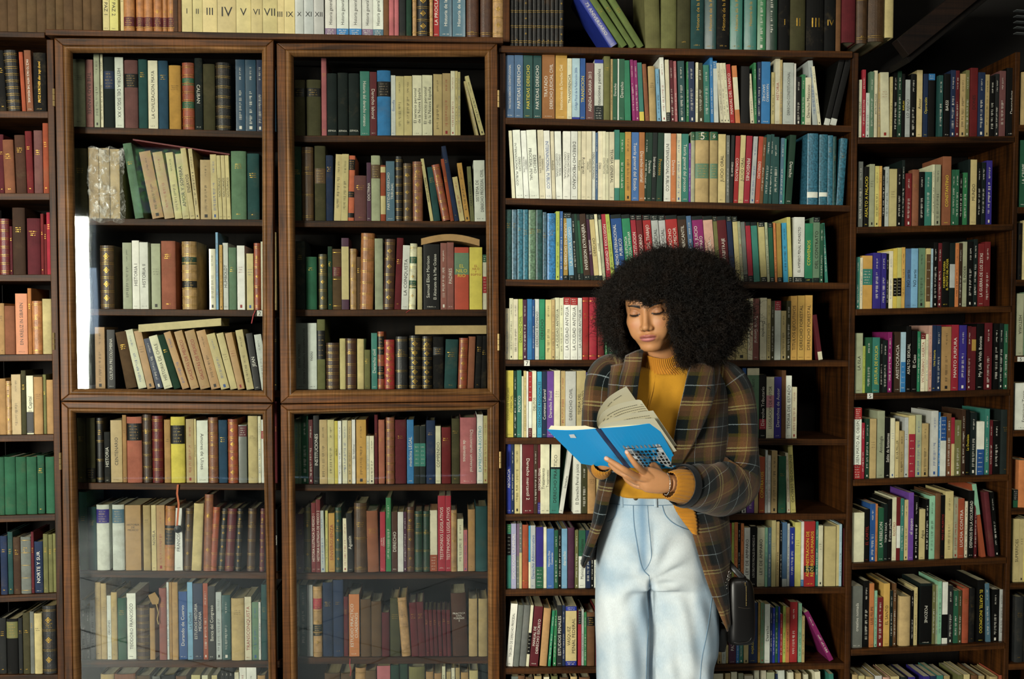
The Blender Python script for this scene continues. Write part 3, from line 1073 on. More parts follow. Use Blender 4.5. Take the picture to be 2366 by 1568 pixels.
141 174 872 cream p
176 216 880 cream p
219 258 880 lime p | ^kDERECHO CIVIL
261 294 885 plum p
299 340 880 azure p | ^bDERECHO
343 363 885 marine p
366 402 880 pearl p | ^kDERECHO ROMANO
406 453 882 emerald p | ^kDERECHO
459 510 885 straw p
513 541 885 kraft p
544 581 868 cream p | ^kLA CIUDAD ANTIGUA
584 616 870 cream p
619 676 865 white p B=red:0:.12 | ^kLA CIUDAD ANTIGUA
680 741 868 white p B=red:0:.12 | ^kLA CIUDAD ANTIGUA
744 780 870 white p | ^kLA CIUDAD ANTIGUA
786 840 865 red h n=2
844 912 865 crimson h n=2 dx=-4
920 976 870 oxblood h n=2
985 1002 870 green p
1006 1070 875 forest p
1075 1130 875 spruce p
@ E8|open_case|fourth shelf down|1640 460 3.259|1168 831 1960 832
0 20 1000 teal p
22 48 1000 maroon p
50 98 1000 charcoal p
100 128 1050 fern p
135 190 735 straw p
194 282 735 straw p
285 322 745 cream p | ^rDiccionario de Derecho
324 368 748 rosebrown p | vwTeoría General
376 426 742 cream p | vkDerecho
429 456 750 straw p
459 483 765 darkolive p
486 532 765 pearl p B=crimson:0:.16
534 572 840 straw p
575 608 765 darkolive p
606 655 728 amber p | ^kTITULOS EJECUTIVOS
658 711 725 amber p | ^kDERECHO FORESTAL
714 769 723 amber p | ^kDERECHO FORESTAL
818 850 870 wine p dx=-45 B=cream:.82:1
@ E9|open_case|fifth shelf down|1140 800 3.919|1170 1011 1956 1014
114 181 217 yellow p | ^kCODIGO DE DERECHO/COMERCIAL
184 211 220 forest p
214 254 217 teal p | ^wPOLITICO
257 272 270 cream p
275 298 222 straw p
300 315 225 white p
318 348 230 white p B=red:0:.45 B=maroon:.86:1
351 388 222 cream p | ^kDELITOS
397 437 228 cyan p | ^kDERECHOS REGIONALES
439 483 228 navy p | ^wContratos Laboral
485 545 225 purple p | ^wDerecho Fiscal
549 604 218 cream p
607 649 222 kraft p
652 746 225 pearl p | ^kDERECHO CIVIL
751 836 220 straw p | ^kTEORIA DEL/INSTRUMENTO
838 884 235 indigo p
887 940 230 cream p
@ F1|open_case|fifth shelf down|1640 820 3.259|1170 1011 1956 1014
212 238 105 maroon p
241 270 95 marine p
278 368 98 fern p B=cream:0:.1 | ^kDERECHO INTERNACIONAL PUBLICO
371 421 145 black p B=crimson:.7:.86 | ^wDerecho Tributario
423 481 165 cream p B=pink:.3:.5 | ^kLEGISLACION DE AUTOR
483 536 165 indigo p | ^wDerechos de Autor
538 569 115 brown p _
571 613 155 white p | ^kTEORIA DEL ESTADO
615 653 240 cream p
@ F2|open_case|sixth shelf down|1140 800 3.919|1170 1188 1952 1186
118 159 878 royal p | ^wABOGACIA
161 187 880 navy p
190 240 880 straw p
243 258 885 white p _
262 364 888 maroon p | vwDerecho mercantil 2
366 399 885 darkbrown p
400 432 888 wine p B=indigo:.84:1 | ^wDERECHO PENAL
426 472 880 cream p dx=10 | ^kTratamiento
470 508 880 cream p dx=10 | ^kTratamiento
510 592 885 teal p dx=16 B=cream:0:.33 B=ink:.33:.36 | ^kDERECHO PRACTICO
592 630 945 white p dx=88 | ^kDerecho
722 792 985 white p dx=12 | ^kEl Derecho Penal a juicio
796 848 1060 darkolive p dx=8
852 925 1080 tan h
930 990 1000 kraft p
@ F3|open_case|sixth shelf down|1640 820 3.259|1170 1188 1952 1186
150 200 1000 navy p
205 235 1020 ink p
240 272 1040 pearl p
277 332 985 purple p
335 362 770 azure p B=kraft:.3:1
368 412 765 rust p | ^yCONTRATOS
415 432 715 silver p
434 456 755 pearl p
462 505 720 kraft p
514 572 760 pine h
584 606 735 cream p dx=-16
612 648 672 lemon p dx=-26 | vkBENEFICIO DEL DERECHO
@ F4|open_case|seventh shelf down|1140 1180 4.042|1170 1362 1950 1356
125 163 125 teal p B=green:0:.13 B=black:.15:.48
166 212 118 lilac p | ^wPSICOLOGIA CRIMINAL
214 240 118 mauve p B=slate:.5:1
242 266 115 straw p B=slate:0:.45
270 326 128 rust h n=1
329 345 138 cyan p B=cream:.58:1
347 392 135 silver p | ^bDerecho Administrativo
395 465 150 indigo p B=pine:.65:1
468 495 150 cream p _
499 565 165 bluejay p | ^wNúmero Dos/Comercio
568 603 180 pine p
606 633 168 black p
637 688 165 skyblue p | ^wderecho
691 755 155 plum h _
762 791 180 olive p
794 858 180 pine p B=white:.45:1 | ^kMunicipio y Buen Gobierno
862 906 180 navy p
909 936 180 black p
940 962 180 white p
964 994 180 emerald p
1000 1060 180 cream p
@ F5|open_case|seventh shelf down|1640 1180 3.259|1170 1362 1950 1356
105 160 92 crimson p
162 180 88 lime p
182 208 85 orange p
210 228 95 black p
231 253 95 orange p
256 300 125 white p B=crimson:.9:1 | ^kLEY DE AMPARO
303 350 115 black p | ^wLOS DELITOS FISCALES EN MEXICO 4
354 410 125 cream p | ^kLEY DE AMPARO
413 433 125 mint p
436 460 125 steel p
463 495 70 straw p
498 520 80 kraft p
526 540 95 black p
543 578 85 slateblue p B=silver:.88:1
580 598 95 silver p
601 635 125 royal p
638 682 85 lemon p
684 705 80 white p B=azure:.9:1
708 790 78 red p B=ink:.68:.78 | ^yADMINISTRACION DE/RECURSOS HUMANOS
793 813 80 teal p
815 848 110 cream p
863 946 115 straw p _
950 970 105 straw p _
973 990 100 paleblue p
1003 1026 130 wine p
@ F6|open_case|eighth shelf down|1140 1180 4.042|1169 1543 1947 1531
118 180 865 white p dx=48 | ^kTERCERO DE DERECHO PROCESAL
184 236 877 slate h dx=50 _
240 300 877 slate h dx=45 _
304 330 880 cream p dx=46 B=black:.45:.8
335 415 890 wine p dx=50 | ^wMANUAL DE/DERECHO ESCRITO
430 498 905 tan h dx=42 _
510 533 930 emerald p dx=42
556 584 925 green p dx=14
594 640 880 charcoal p dx=8 | ^wESTUDIOS PENALES
643 668 880 navy p
673 776 890 straw p dx=4 B=royal:0:.075 B=royal:.925:1 | ^kVASQUEZ/PENAL FEDERAL
790 820 935 crimson p B=charcoal:0:.24
823 843 915 silver p
846 868 945 green p
873 945 945 brown h B=black:.08:.25
@ F7|open_case|eighth shelf down|1640 1180 3.259|1169 1543 1947 1531
58 88 1040 kraft p
90 120 1040 pearl p
122 138 1040 straw p
142 196 900 plum p | ^wPAZ
198 220 900 azure p
222 250 900 teal p
255 290 900 straw p
292 356 690 navy p | vyDerecho Administrativo
361 378 690 ochre p
380 408 690 fern p
411 450 700 white p | ^kDerecho
453 468 725 navy p
471 489 728 royal p
491 510 715 pine p
513 526 720 royal p
528 545 775 red p
548 569 715 lime p
571 597 725 orange p
600 656 685 red p
665 689 695 mint p
692 712 790 kraft p
896 935 760 magenta p dx=-192
@ F8|open_case|ninth shelf down|1140 1180 4.042|1169 1722 1947 1714
150 212 1545 slate p dx=20
218 280 1535 brown h dx=14
300 370 1550 umber h
380 450 1540 kraft h
470 520 1550 cream p
540 600 1540 olive h
620 700 1552 umber h
720 780 1545 kraft h
800 900 1550 brown h
@ F9|open_case|ninth shelf down|1640 1180 3.259|1169 1722 1947 1714
24 96 1225 cream p
112 150 1222 kraft p
156 200 1210 cream p
210 248 1222 sage p
255 322 1240 cream p
330 366 1200 cream p
384 418 1200 cream p
424 482 1215 sage p
490 520 1225 navy p
524 572 1200 pearl p dx=-10
600 640 1215 cream p dx=-10
668 704 1222 kraft p dx=-18
730 760 1230 cream p dx=-20
820 860 1210 cream p dx=-30
920 955 1225 teal p dx=-25
@ G1|far_case|top shelf|1560 0 2.935|1983 317 2340 314
1242 1262 540 cream p | ^kHUMBOLDT
1265 1288 472 crimson p
1291 1315 630 pearl p
1318 1344 485 fern p
1347 1368 478 cream p | ^kANTROPOLOGIA
1372 1390 498 kraft p
1394 1452 490 cream p dx=-4
1455 1471 520 straw p
1478 1503 480 black p
1506 1532 480 forest p
1535 1555 500 black p | ^yRAPLAN
1558 1590 540 silver p | ^kLO AJENO
1595 1628 500 black p
1634 1672 475 straw p | ^kAmor
1680 1710 500 navy p | ^yOperación
1713 1756 500 black p B=azure:.0:.1
1783 1812 510 spruce p
1818 1860 500 black p | ^wBASSI
1864 1896 475 navy p
1898 1922 478 maroon p
1928 1964 500 kraft p
1966 1990 475 olive p
1996 2046 460 oxblood p | ^kDONES
2050 2096 490 navy p
2098 2126 505 kraft p
2130 2163 515 black p
2166 2190 500 charcoal p
2193 2236 480 mauvebrown p
2242 2312 460 black p | ^wDevoradoras
@ G2|far_case|second shelf down|1560 0 2.935|1982 524 2336 517
1238 1270 1095 slate p
1278 1310 1130 black p | ^yASALTO A PALACIO
1315 1349 1112 sage p
1352 1379 1125 lemon p
1381 1398 1125 amber p
1401 1418 1150 black p
1421 1446 1130 silver p
1450 1500 1145 straw p
1504 1530 1140 black p
1534 1553 1085 ink p
1562 1600 1175 oxblood p
1603 1650 1150 sienna h
1653 1686 1165 black p
1690 1735 1165 teal p
1740 1756 1115 cream p
1758 1796 1115 sage p
1809 1866 1060 sienna p | ^yCONSTANTINO
1873 1896 1150 pine p
1898 1921 1150 pine p
1924 1945 1175 black p
1949 1978 1170 green p
1982 1993 1080 ink p
1996 2040 1082 straw p | ^kMUNDO
2046 2070 1100 black p
2073 2100 1100 ink p
2106 2144 1088 indigo p
@ G3|far_case|third shelf down|1640 460 3.259|1979 714 2333 706
1099 1127 435 teal p
1130 1148 440 cream p
1142 1220 425 amber p dx=2 B=teal:.25:.55
1226 1284 403 indigo p
1288 1325 405 indigo p
1328 1342 410 black p
1345 1375 390 cream p
1378 1406 370 yellow p B=black:.5:.8
1409 1440 365 lemon p B=black:.5:.8
1442 1466 362 amber p
1468 1511 372 slateblue p | ^kNO serás
1514 1563 370 skyblue p | ^kNO serás
1566 1616 368 fern p
1626 1658 370 straw p B=umber:.1:.9
1661 1676 372 paleblue p
1680 1710 325 black p
1713 1742 330 maroon p
1745 1798 322 black p | ^yNORBERTO RIVERA/EL PASTOR DEL PODER
1802 1841 330 ink p B=silver:.33:.7
1844 1870 330 orange p
1873 1894 330 darkbrown p
1898 1931 320 sage p | ^kEL PODER
1938 1976 320 black p
1980 2010 300 ink p
2016 2060 335 oxblood p | ^wLA GUERRA DE LOS ZETAS
2066 2106 320 oxblood p
@ G4|far_case|fourth shelf down|1640 460 3.259|1976 909 2333 899
1090 1148 1008 sage p dx=4 | ^kLA ISLA
1150 1168 1105 lime p
1171 1217 1040 pine p
1221 1276 1040 teal p | ^yJEFATURA DE POLICIA
1280 1299 1050 black p
1302 1333 1060 ink p
1336 1368 1000 magenta p
1376 1384 1020 black p
1386 1432 998 darkbrown p | ^wARISTOCRACIA
1436 1471 1000 paleblue p B=azure:.5:1
1475 1511 955 black p | ^wASALTO SEXUAL
1515 1556 990 black p | ^wEl Caso
1560 1580 995 emerald p
1585 1618 1010 cream p B=oxblood:0:.1 | ^rVICTORIANO HUERTA
1622 1641 1015 cream p
1645 1668 950 salmon p
1671 1700 948 navy p | ^yUna historia
1703 1735 950 navy p
1742 1812 960 tan p
1816 1868 945 crimson p | ^wMANTO PURPURA
1873 1928 948 indigo p
1935 1963 955 wine p
1966 1998 960 maroon p B=ochre:.2:.38
2004 2056 935 black p | ^wMy Life With Bonnie
2064 2120 930 maroon p
2134 2172 935 black p
2174 2204 935 ink p
2210 2241 940 pine p
2246 2274 970 paleblue p B=crimson:.55:.8
@ G5|far_case|fifth shelf down|1640 820 3.259|1974 1108 2328 1096
1080 1138 397 white p dx=-2 B=red:0:.16 B=red:.8:1 | ^kQUIEN MATO AL OBISPO
1141 1162 510 crimson p
1168 1197 480 forest p
1203 1250 480 kraft p
1256 1312 420 sage p | ^kAntología
1319 1353 470 black p | ^wSalón de fantasmas
1358 1389 475 cream p
1392 1421 500 straw p | ^kELVA MILLER
1425 1460 570 kraft p
1463 1490 470 silver p
1494 1542 455 straw p B=crimson:.3:1
1546 1590 450 sage p
1594 1642 515 kraft p
1662 1714 420 pearl p
1716 1731 430 azure p
1734 1775 465 pearl p B=marine:0:.4
1779 1813 440 brown p
1815 1838 470 crimson p B=straw:.45:1
1841 1888 490 olive p
1892 1920 410 darkbrown p
1922 1952 412 black p | ^yLa Decisión
1956 2005 430 ink p
2008 2062 500 white p B=marine:.52:1
2066 2100 405 teal p
2103 2126 490 maroon p
2130 2180 495 black p
2185 2256 410 ink h
@ G6|far_case|sixth shelf down|1640 820 3.259|1979 1301 2327 1287
1064 1160 1185 cream p _
1163 1198 1160 black p | ^rEL CARTEL
1202 1243 1120 marine p
1246 1260 1120 orange p
1264 1306 1150 pine p | ^wLA REBELION
1309 1335 1120 ink p | ^wTOMA Y DACA
1338 1365 1085 black p | ^wEl crimen perfecto
1368 1400 1070 cream p | ^rROSTRO
1403 1430 1070 oxblood p B=white:.45:.8
1433 1457 1080 teal p
1460 1489 1090 straw p
1492 1530 1035 purple p | ^wel saqueo
1535 1568 1060 black p
1575 1617 1160 straw p | ^kAgua
1620 1645 1085 black p
1649 1690 1060 mint p
1693 1733 1040 brown h _
1736 1764 1055 black p | ^rMAS DE MUERTOS
1768 1828 1025 straw p
1831 1864 1070 sage p
1868 1911 1080 rust p | ^wLUCHA CONTRA
1914 1938 1100 cream p
1941 1984 1020 black p | ^wDISPAROS EN LA OSCURIDAD
1987 2008 1120 maroon p
2044 2078 970 rust p dx=-72 B=mint:0:.42
2110 2148 1030 wine h dx=-48 _
2150 2178 1030 black p dx=-40
@ G7|far_case|seventh shelf down|1640 1180 3.259|1980 1500 2330 1484
1062 1146 565 slate p | ^wcreative nomads
1152 1195 525 black p
1199 1232 545 orange p | ^kLUIS FELIPE
1236 1256 600 mint p
1259 1300 650 oxblood p
1304 1350 545 amber p | ^kEL SANTO
1354 1374 600 ink p
1378 1399 545 brown p
1422 1506 640 kraft h _
1512 1530 600 black p
1534 1559 575 straw p
1578 1668 545 ink p B=black:.04:.96 | vwPOZONE
1671 1694 560 olive p
1698 1712 560 sage p
1715 1741 530 mint p
1745 1786 535 black p B=white:0:.52 B=white:.9:1
1790 1826 560 charcoal p
1832 1866 600 pine p
1869 1892 600 darkolive p
1896 1945 580 rust h
1948 1990 580 black h
2008 2066 520 black p | vyEL CARTEL INCOMODO
2080 2114 545 steel p dx=-10
2120 2172 590 black p
2176 2208 590 silver p
2212 2235 610 rust p
@ G8|far_case|eighth shelf down|1640 1180 3.259|1980 1700 2330 1690
1066 1110 1230 kraft h
1115 1160 1240 straw p
1170 1230 1245 kraft h
1240 1290 1240 pearl p
1300 1350 1250 salmon h
1360 1420 1245 straw p
1430 1480 1250 ink h
1490 1540 1250 indigo p
1600 1650 1245 indigo p
1655 1700 1242 navy p
1705 1750 1238 teal p
1755 1800 1240 kraft p
1860 1900 1235 olive p
1905 1950 1230 straw p
1960 2010 1235 brown h
2020 2060 1240 kraft p
2100 2160 1245 kraft h
2170 2210 1235 rust h
@ H1|end_case|second shelf down|1560 0 2.935|2345 288 2420 288
2338 2420 490 kraft h
@ H2|end_case|third shelf down|1560 0 2.935|2345 478 2420 478
2332 2380 950 pine p | ^wLA CREME
2384 2420 950 cream p
@ H3|end_case|fourth shelf down|1640 460 3.259|2345 646 2420 646
2318 2345 180 black h
2350 2420 160 straw h
@ H4|end_case|fifth shelf down|1640 460 3.259|2345 822 2420 820
2306 2358 710 sage p | vkHISTORIA
2361 2420 700 fern h
@ H5|end_case|sixth shelf down|1640 820 3.259|2345 994 2420 992
2292 2420 210 white p | ^kFrancisco Zarco
@ H6|end_case|seventh shelf down|1640 820 3.259|2345 1174 2420 1172
2284 2318 1040 pine p B=charcoal:0:.6
2320 2420 790 orange h _
@ H7|end_case|eighth shelf down|1640 1180 3.259|2345 1347 2420 1344
2284 2326 60 straw p | ^kSUPERFICIES
2328 2360 62 straw p
2362 2420 62 lemon p
@ H8|end_case|ninth shelf down|1640 1180 3.259|2345 1533 2420 1530
2290 2356 645 charcoal h
2358 2420 650 black h
'''
# ---------------------------------------------------------------- books
PAL = dict(umber='5b4328', straw='c4b478', lemon='c4bb60', caramel='a9692f', wine='5a1a24', brown='6a4526', silver='aeb4b4', pearl='c9cdc8', mauve='7a6384',
           azure='2176b8', steel='4a6f86', rose='b4626a', charcoal='232526', forest='173a2b', tan='b0874f', black='0b0b0a', red='a82325', cocoa='4a2c1d',
           royal='23359c', moss='5c7034', olive='6c6c3c', darkolive='3f3d22', spruce='1d4a4a', teal='2a7c70', green='257a48', maroon='5e1820', worn='4e371f',
           rust='9c4524', sienna='875034', oxblood='6d1a1e', mauvebrown='6d4444', darkbrown='3f2a1d', crimson='a31f35', orange='cf7a3c', kraft='b79d66',
           cream='d8d3b4', pine='1d5b40', navy='1d2e50', slate='6a706c', sage='9fa586', rosebrown='8a5049', ink='14201f', denim='244a66', white='dfe2da',
           mustard='c08f2f', fern='5f8266', skyblue='6fa6cf', terracotta='a8604a', yellow='d3bf35', indigo='342a86', marine='1c4f94', coral='c0603f',
           plum='4a2540', vermilion='b8442a', slateblue='476a94', bronze='95612c', paleblue='a3c4d8', emerald='12805a', magenta='8f1d6b', bluejay='3a6cae',
           purple='6a3f9a', seablue='2a6f8a', lime='a9b840', ochre='a8842e', salmon='cfa08c', cyan='1f93bd', amber='d4a544', pink='cf8a96', mint='7fb79a', lilac='9b9ec0')
WORDS = dict(umber='drab brown', straw='straw-yellow', lemon='lemon-yellow', wine='wine-red', sienna='reddish brown', silver='silver-grey', pearl='pearl-white',
             azure='bright blue', steel='steel-blue', rose='dusty rose', forest='dark green', royal='royal blue', moss='moss-green', darkolive='dark olive', spruce='dark teal',
             worn='scuffed dark', rust='rust-orange', oxblood='oxblood-red', mauvebrown='brownish mauve', darkbrown='dark brown', kraft='kraft-brown', pine='pine-green', navy='navy blue',
             slate='slate-grey', sage='sage-green', rosebrown='rosy brown', ink='blue-black', denim='denim-blue', mustard='mustard-yellow', fern='fern-green', skyblue='sky-blue',
             marine='marine-blue', slateblue='slate-blue', paleblue='pale blue', bluejay='cornflower-blue', seablue='sea-blue', lime='lime-green', mint='mint-green', cocoa='cocoa-brown',
             terracotta='terracotta', bronze='bronze-brown', salmon='salmon-pink', lilac='pale lilac')
BIND = dict(p='paperback', h='cloth-bound book', l='gilt leather book', m='marbled hardback', s='glossy wrapped book')
NAME = dict(p='paperback_book', h='clothbound_book', l='leather_bound_book', m='marbled_book', s='wrapped_book')
ORD = ['', 'first', 'second', 'third', 'fourth', 'fifth', 'sixth', 'seventh', 'eighth', 'ninth', 'tenth', 'eleventh', 'twelfth', 'thirteenth']
INK = dict(k='1b1a17', w='d9d6c8', g='b08d3a', y='d8c23c', b='2a4f8c', r='8c2220', t='1c8c9c', c='efe6c0')
FRONT = dict(case_top=-.005, left_case=.0, glazed_a=.03, glazed_b=.03, open_case=.0, far_case=.0, end_case=.0)
PLACE = dict(left_case='narrow open case', glazed_a='glass doors farther from her', glazed_b='glass doors nearer her', open_case='case behind her',
             far_case='dark case', end_case='end case', case_top='')
FROM = dict(left_case='towards the post', glazed_a='from the hinges', glazed_b='from the middle gap', open_case='from the glass doors', far_case="from the woman's side", end_case='from the post', case_top='along')
COLR = {}
for _k, _v in PAL.items():
    _c = srgb(_v)
    _l = .21 * _c[0] + .72 * _c[1] + .07 * _c[2]
    COLR[_k] = tuple((x * .86 + _l * .14) * f_ for x, f_ in zip(_c, (1.0, 1.0, .93)))
INKC = {k: srgb(v) for k, v in INK.items()}


def lum(c):
    return .21 * c[0] + .72 * c[1] + .07 * c[2]


def arc_pts(w, b, n=9):
    out = []
    for i in range(n):
        t = -1 + 2 * i / (n - 1)
        a = t * 1.25
        out.append((w / 2 * math.sin(a) / math.sin(1.25), -b * (math.cos(a) - math.cos(1.25)) / (1 - math.cos(1.25))))
    return out


def arc_y(x, w, b):
    s = max(-1, min(1, x / (w / 2))) * math.sin(1.25)
    a = math.asin(s)
    return -b * (math.cos(a) - math.cos(1.25)) / (1 - math.cos(1.25))


def strip(acc, w, b, off, z0, z1, mat, col, M, frac=1.0, thick=True):
    """a band or label that follows the curve of the spine"""
    pts = arc_pts(w, b)
    if frac < 1:
        pts = [(x * frac, arc_y(x * frac, w, b)) for x, y in pts]
    n = len(pts)
    v = [(x * (1 + (off / w if frac == 1 else 0)), y - off, z) for z in (z0, z1) for x, y in pts]
    f = [(i, i + 1, i + 1 + n, i + n) for i in range(n - 1)]
    if thick:
        v += [(x, y + .0006, z) for z in (z0, z1) for x, y in pts]
        f += [(i + n, i + n + 1, i + 3 * n + 1, i + 3 * n) for i in range(n - 1)]
        f += [(i + 1, i, i + 2 * n, i + 2 * n + 1) for i in range(n - 1)]
    acc.add(v, f, mat, col, M)


def ticks(acc, w, b, h, z0, z1, x0, x1, n, col, mat, M, vertical):
    if mat == 'ink':
        col = tuple(q * .72 + u_ * .28 for q, u_ in zip(col, CUR[0]))
    """print too small to read: a row of short strokes"""
    V, Fc = [], []
    L = (z1 - z0) if vertical else (x1 - x0)
    t = 0.0
    n = int(n * 1.25)
    step = L / n
    word = rnd.randint(3, 7)
    for i in range(n):
        word -= 1
        if word < 0:
            word = rnd.randint(3, 9)
            t += step
            continue
        a, c = t + step * .1, t + step * rnd.uniform(.3, .8)
        if vertical:
            q0, q1, r0, r1 = x0, x1 - (x1 - x0) * rnd.choice((0, 0, .25, .4)), z0 + a, z0 + c
        else:
            q0, q1, r0, r1 = x0 + a, x0 + c, z0, z1 - (z1 - z0) * rnd.choice((0, 0, .25, .4))
        k = len(V)
        V += [(q0, arc_y(q0, w, b) - .0004, r0), (q1, arc_y(q1, w, b) - .0004, r0), (q1, arc_y(q1, w, b) - .0004, r1), (q0, arc_y(q0, w, b) - .0004, r1)]
        Fc.append((k, k + 1, k + 2, k + 3))
        t += step
    acc.add(V, Fc, mat, col, M)


def words_on(acc, w, b, h, spec, M, at):
    d, ik, txt = spec[0], spec[1], spec[2:].strip()
    col = INKC[ik]
    mat = 'gilt' if ik == 'g' else 'ink'
    lines = txt.split('/')
    V, Fc = [], []
    if d in '^v':
        n = len(lines)
        cell = w * .86 / n
        lay = [layout(t) for t in lines]
        size = min(cell * .98, h * .84 / max(l[2] for l in lay), .0145)
        size = max(size, .004)
        for i, (pts, fc, wid) in enumerate(lay):
            sx = min(1.35, h * .84 / (wid * size)) if wid * size > h * .84 else min(1.12, h * .7 / (wid * size)) if wid * size > h * .5 else 1.0
            cy = (i - (n - 1) / 2) * cell
            u = (pts[:, 0] - wid / 2) * size * sx
            q = (pts[:, 1] - .35) * size
            if d == '^':
                X, Z = -q + cy, u
            else:
                X, Z = q - cy, -u
            k = len(V)
            zc = h * .5
            for x, z in zip(X, Z):
                V.append((x, arc_y(x, w, b) - .0005, zc + z))
            Fc += [tuple(j + k for j in f) for f in fc]
    else:
        lay = [layout(t) for t in lines]
        size = min(w * .82 / max(l[2] for l in lay), w * .75)
        pitch = size * .95
        z = h * (1 - at)
        for i, (pts, fc, wid) in enumerate(lay):
            k = len(V)
            for x, q in pts:
                X = (x - wid / 2) * size
                V.append((X, arc_y(X, w, b) - .0005, z - i * pitch + (q - .35) * size))
            Fc += [tuple(j + k for j in f) for f in fc]
    if V:
        acc.add(V, Fc, mat, col, M)


BOOKS = []
CUR = [(0, 0, 0)]


def read_rows():
    row = None
    for line in ROWS.strip().splitlines():
        if line[0] == '@':
            nm, case, words, tr, base = [t.strip() for t in line[1:].split('|')]
            ox, oy, s = map(float, tr.split())
            bx0, by0, bx1, by1 = map(float, base.split())
            row = dict(nm=nm, case=case, words=words, ox=ox, oy=oy, s=s, base=(bx0, by0, bx1, by1))
            continue
        left, _, txt = line.partition('|')
        t = left.split()
        x0, x1, yt = map(float, t[:3])
        k = dict(row=row, x0=row['ox'] + x0 / row['s'], x1=row['ox'] + x1 / row['s'], yt=row['oy'] + yt / row['s'], col=t[3], bind=t[4],
                 dx=0.0, yb=None, B=[], n=0, blank=False, txt=txt.strip())
        for o in t[5:]:
            if o == '_':
                k['blank'] = True
            elif o[:3] == 'dx=':
                k['dx'] = float(o[3:]) / row['s']
            elif o[:3] == 'yb=':
                k['yb'] = row['oy'] + float(o[3:]) / row['s']
            elif o[:2] == 'n=':
                k['n'] = int(o[2:])
            elif o[:2] == 'B=':
                c, a, b = o[2:].split(':')
                k['B'].append((c, float(a), float(b)))
        BOOKS.append(k)


read_rows()
# books standing behind the woman, so the rows go on when she is seen from the side
for _nm, _a, _b, _t in (('E7', 1434, 1640, 695), ('E9', 1386, 1696, 862), ('F2', 1390, 1676, 1030), ('F4', 1402, 1670, 1222), ('F6', 1376, 1655, 1412)):
    _row = next(k['row'] for k in BOOKS if k['row']['nm'] == _nm)
    _x = _a
    while _x < _b - 8:
        _w = rnd.uniform(9, 19)
        BOOKS.append(dict(row=_row, x0=_x, x1=min(_b, _x + _w - .6), yt=_t + rnd.uniform(-8, 8), col=rnd.choice(['cream', 'pearl', 'straw', 'pine', 'navy', 'oxblood', 'teal', 'kraft', 'azure', 'black']),
                          bind='p', dx=0.0, yb=None, B=[], n=0, blank=False, txt=''))
        _x += _w


def book_frame(k):
    r = k['row']
    Y0 = FRONT[r['case']]
    Y = Y0 + .010 + k.get('back', 0) + rnd.uniform(0, .006)
    bx0, by0, bx1, by1 = r['base']
    xm = (k['x0'] + k['x1']) / 2
    yb = by0 + (by1 - by0) * (xm - bx0) / (bx1 - bx0)
    z0 = W(xm, k['yb'] if k['yb'] is not None else yb, Y0)[1] + .0006
    yb = k['yb'] if k['yb'] is not None else yb
    xa, _ = W(k['x0'], yb, Y)
    xb, _ = W(k['x1'], yb, Y)
    xt, zt = W(xm + k['dx'], k['yt'], Y)
    xc = (xa + xb) / 2
    th = math.atan2(xt - xc, zt - z0) if k['dx'] else 0.0
    if abs(th) < math.radians(1.2):
        th = 0.0
    w = (xb - xa) * math.cos(th) * .985
    h = max(.06, math.hypot(xt - xc if th else 0, zt - z0) - w / 2 * abs(math.sin(th)))
    return xc, Y, z0 + w / 2 * abs(math.sin(th)), w, h, th


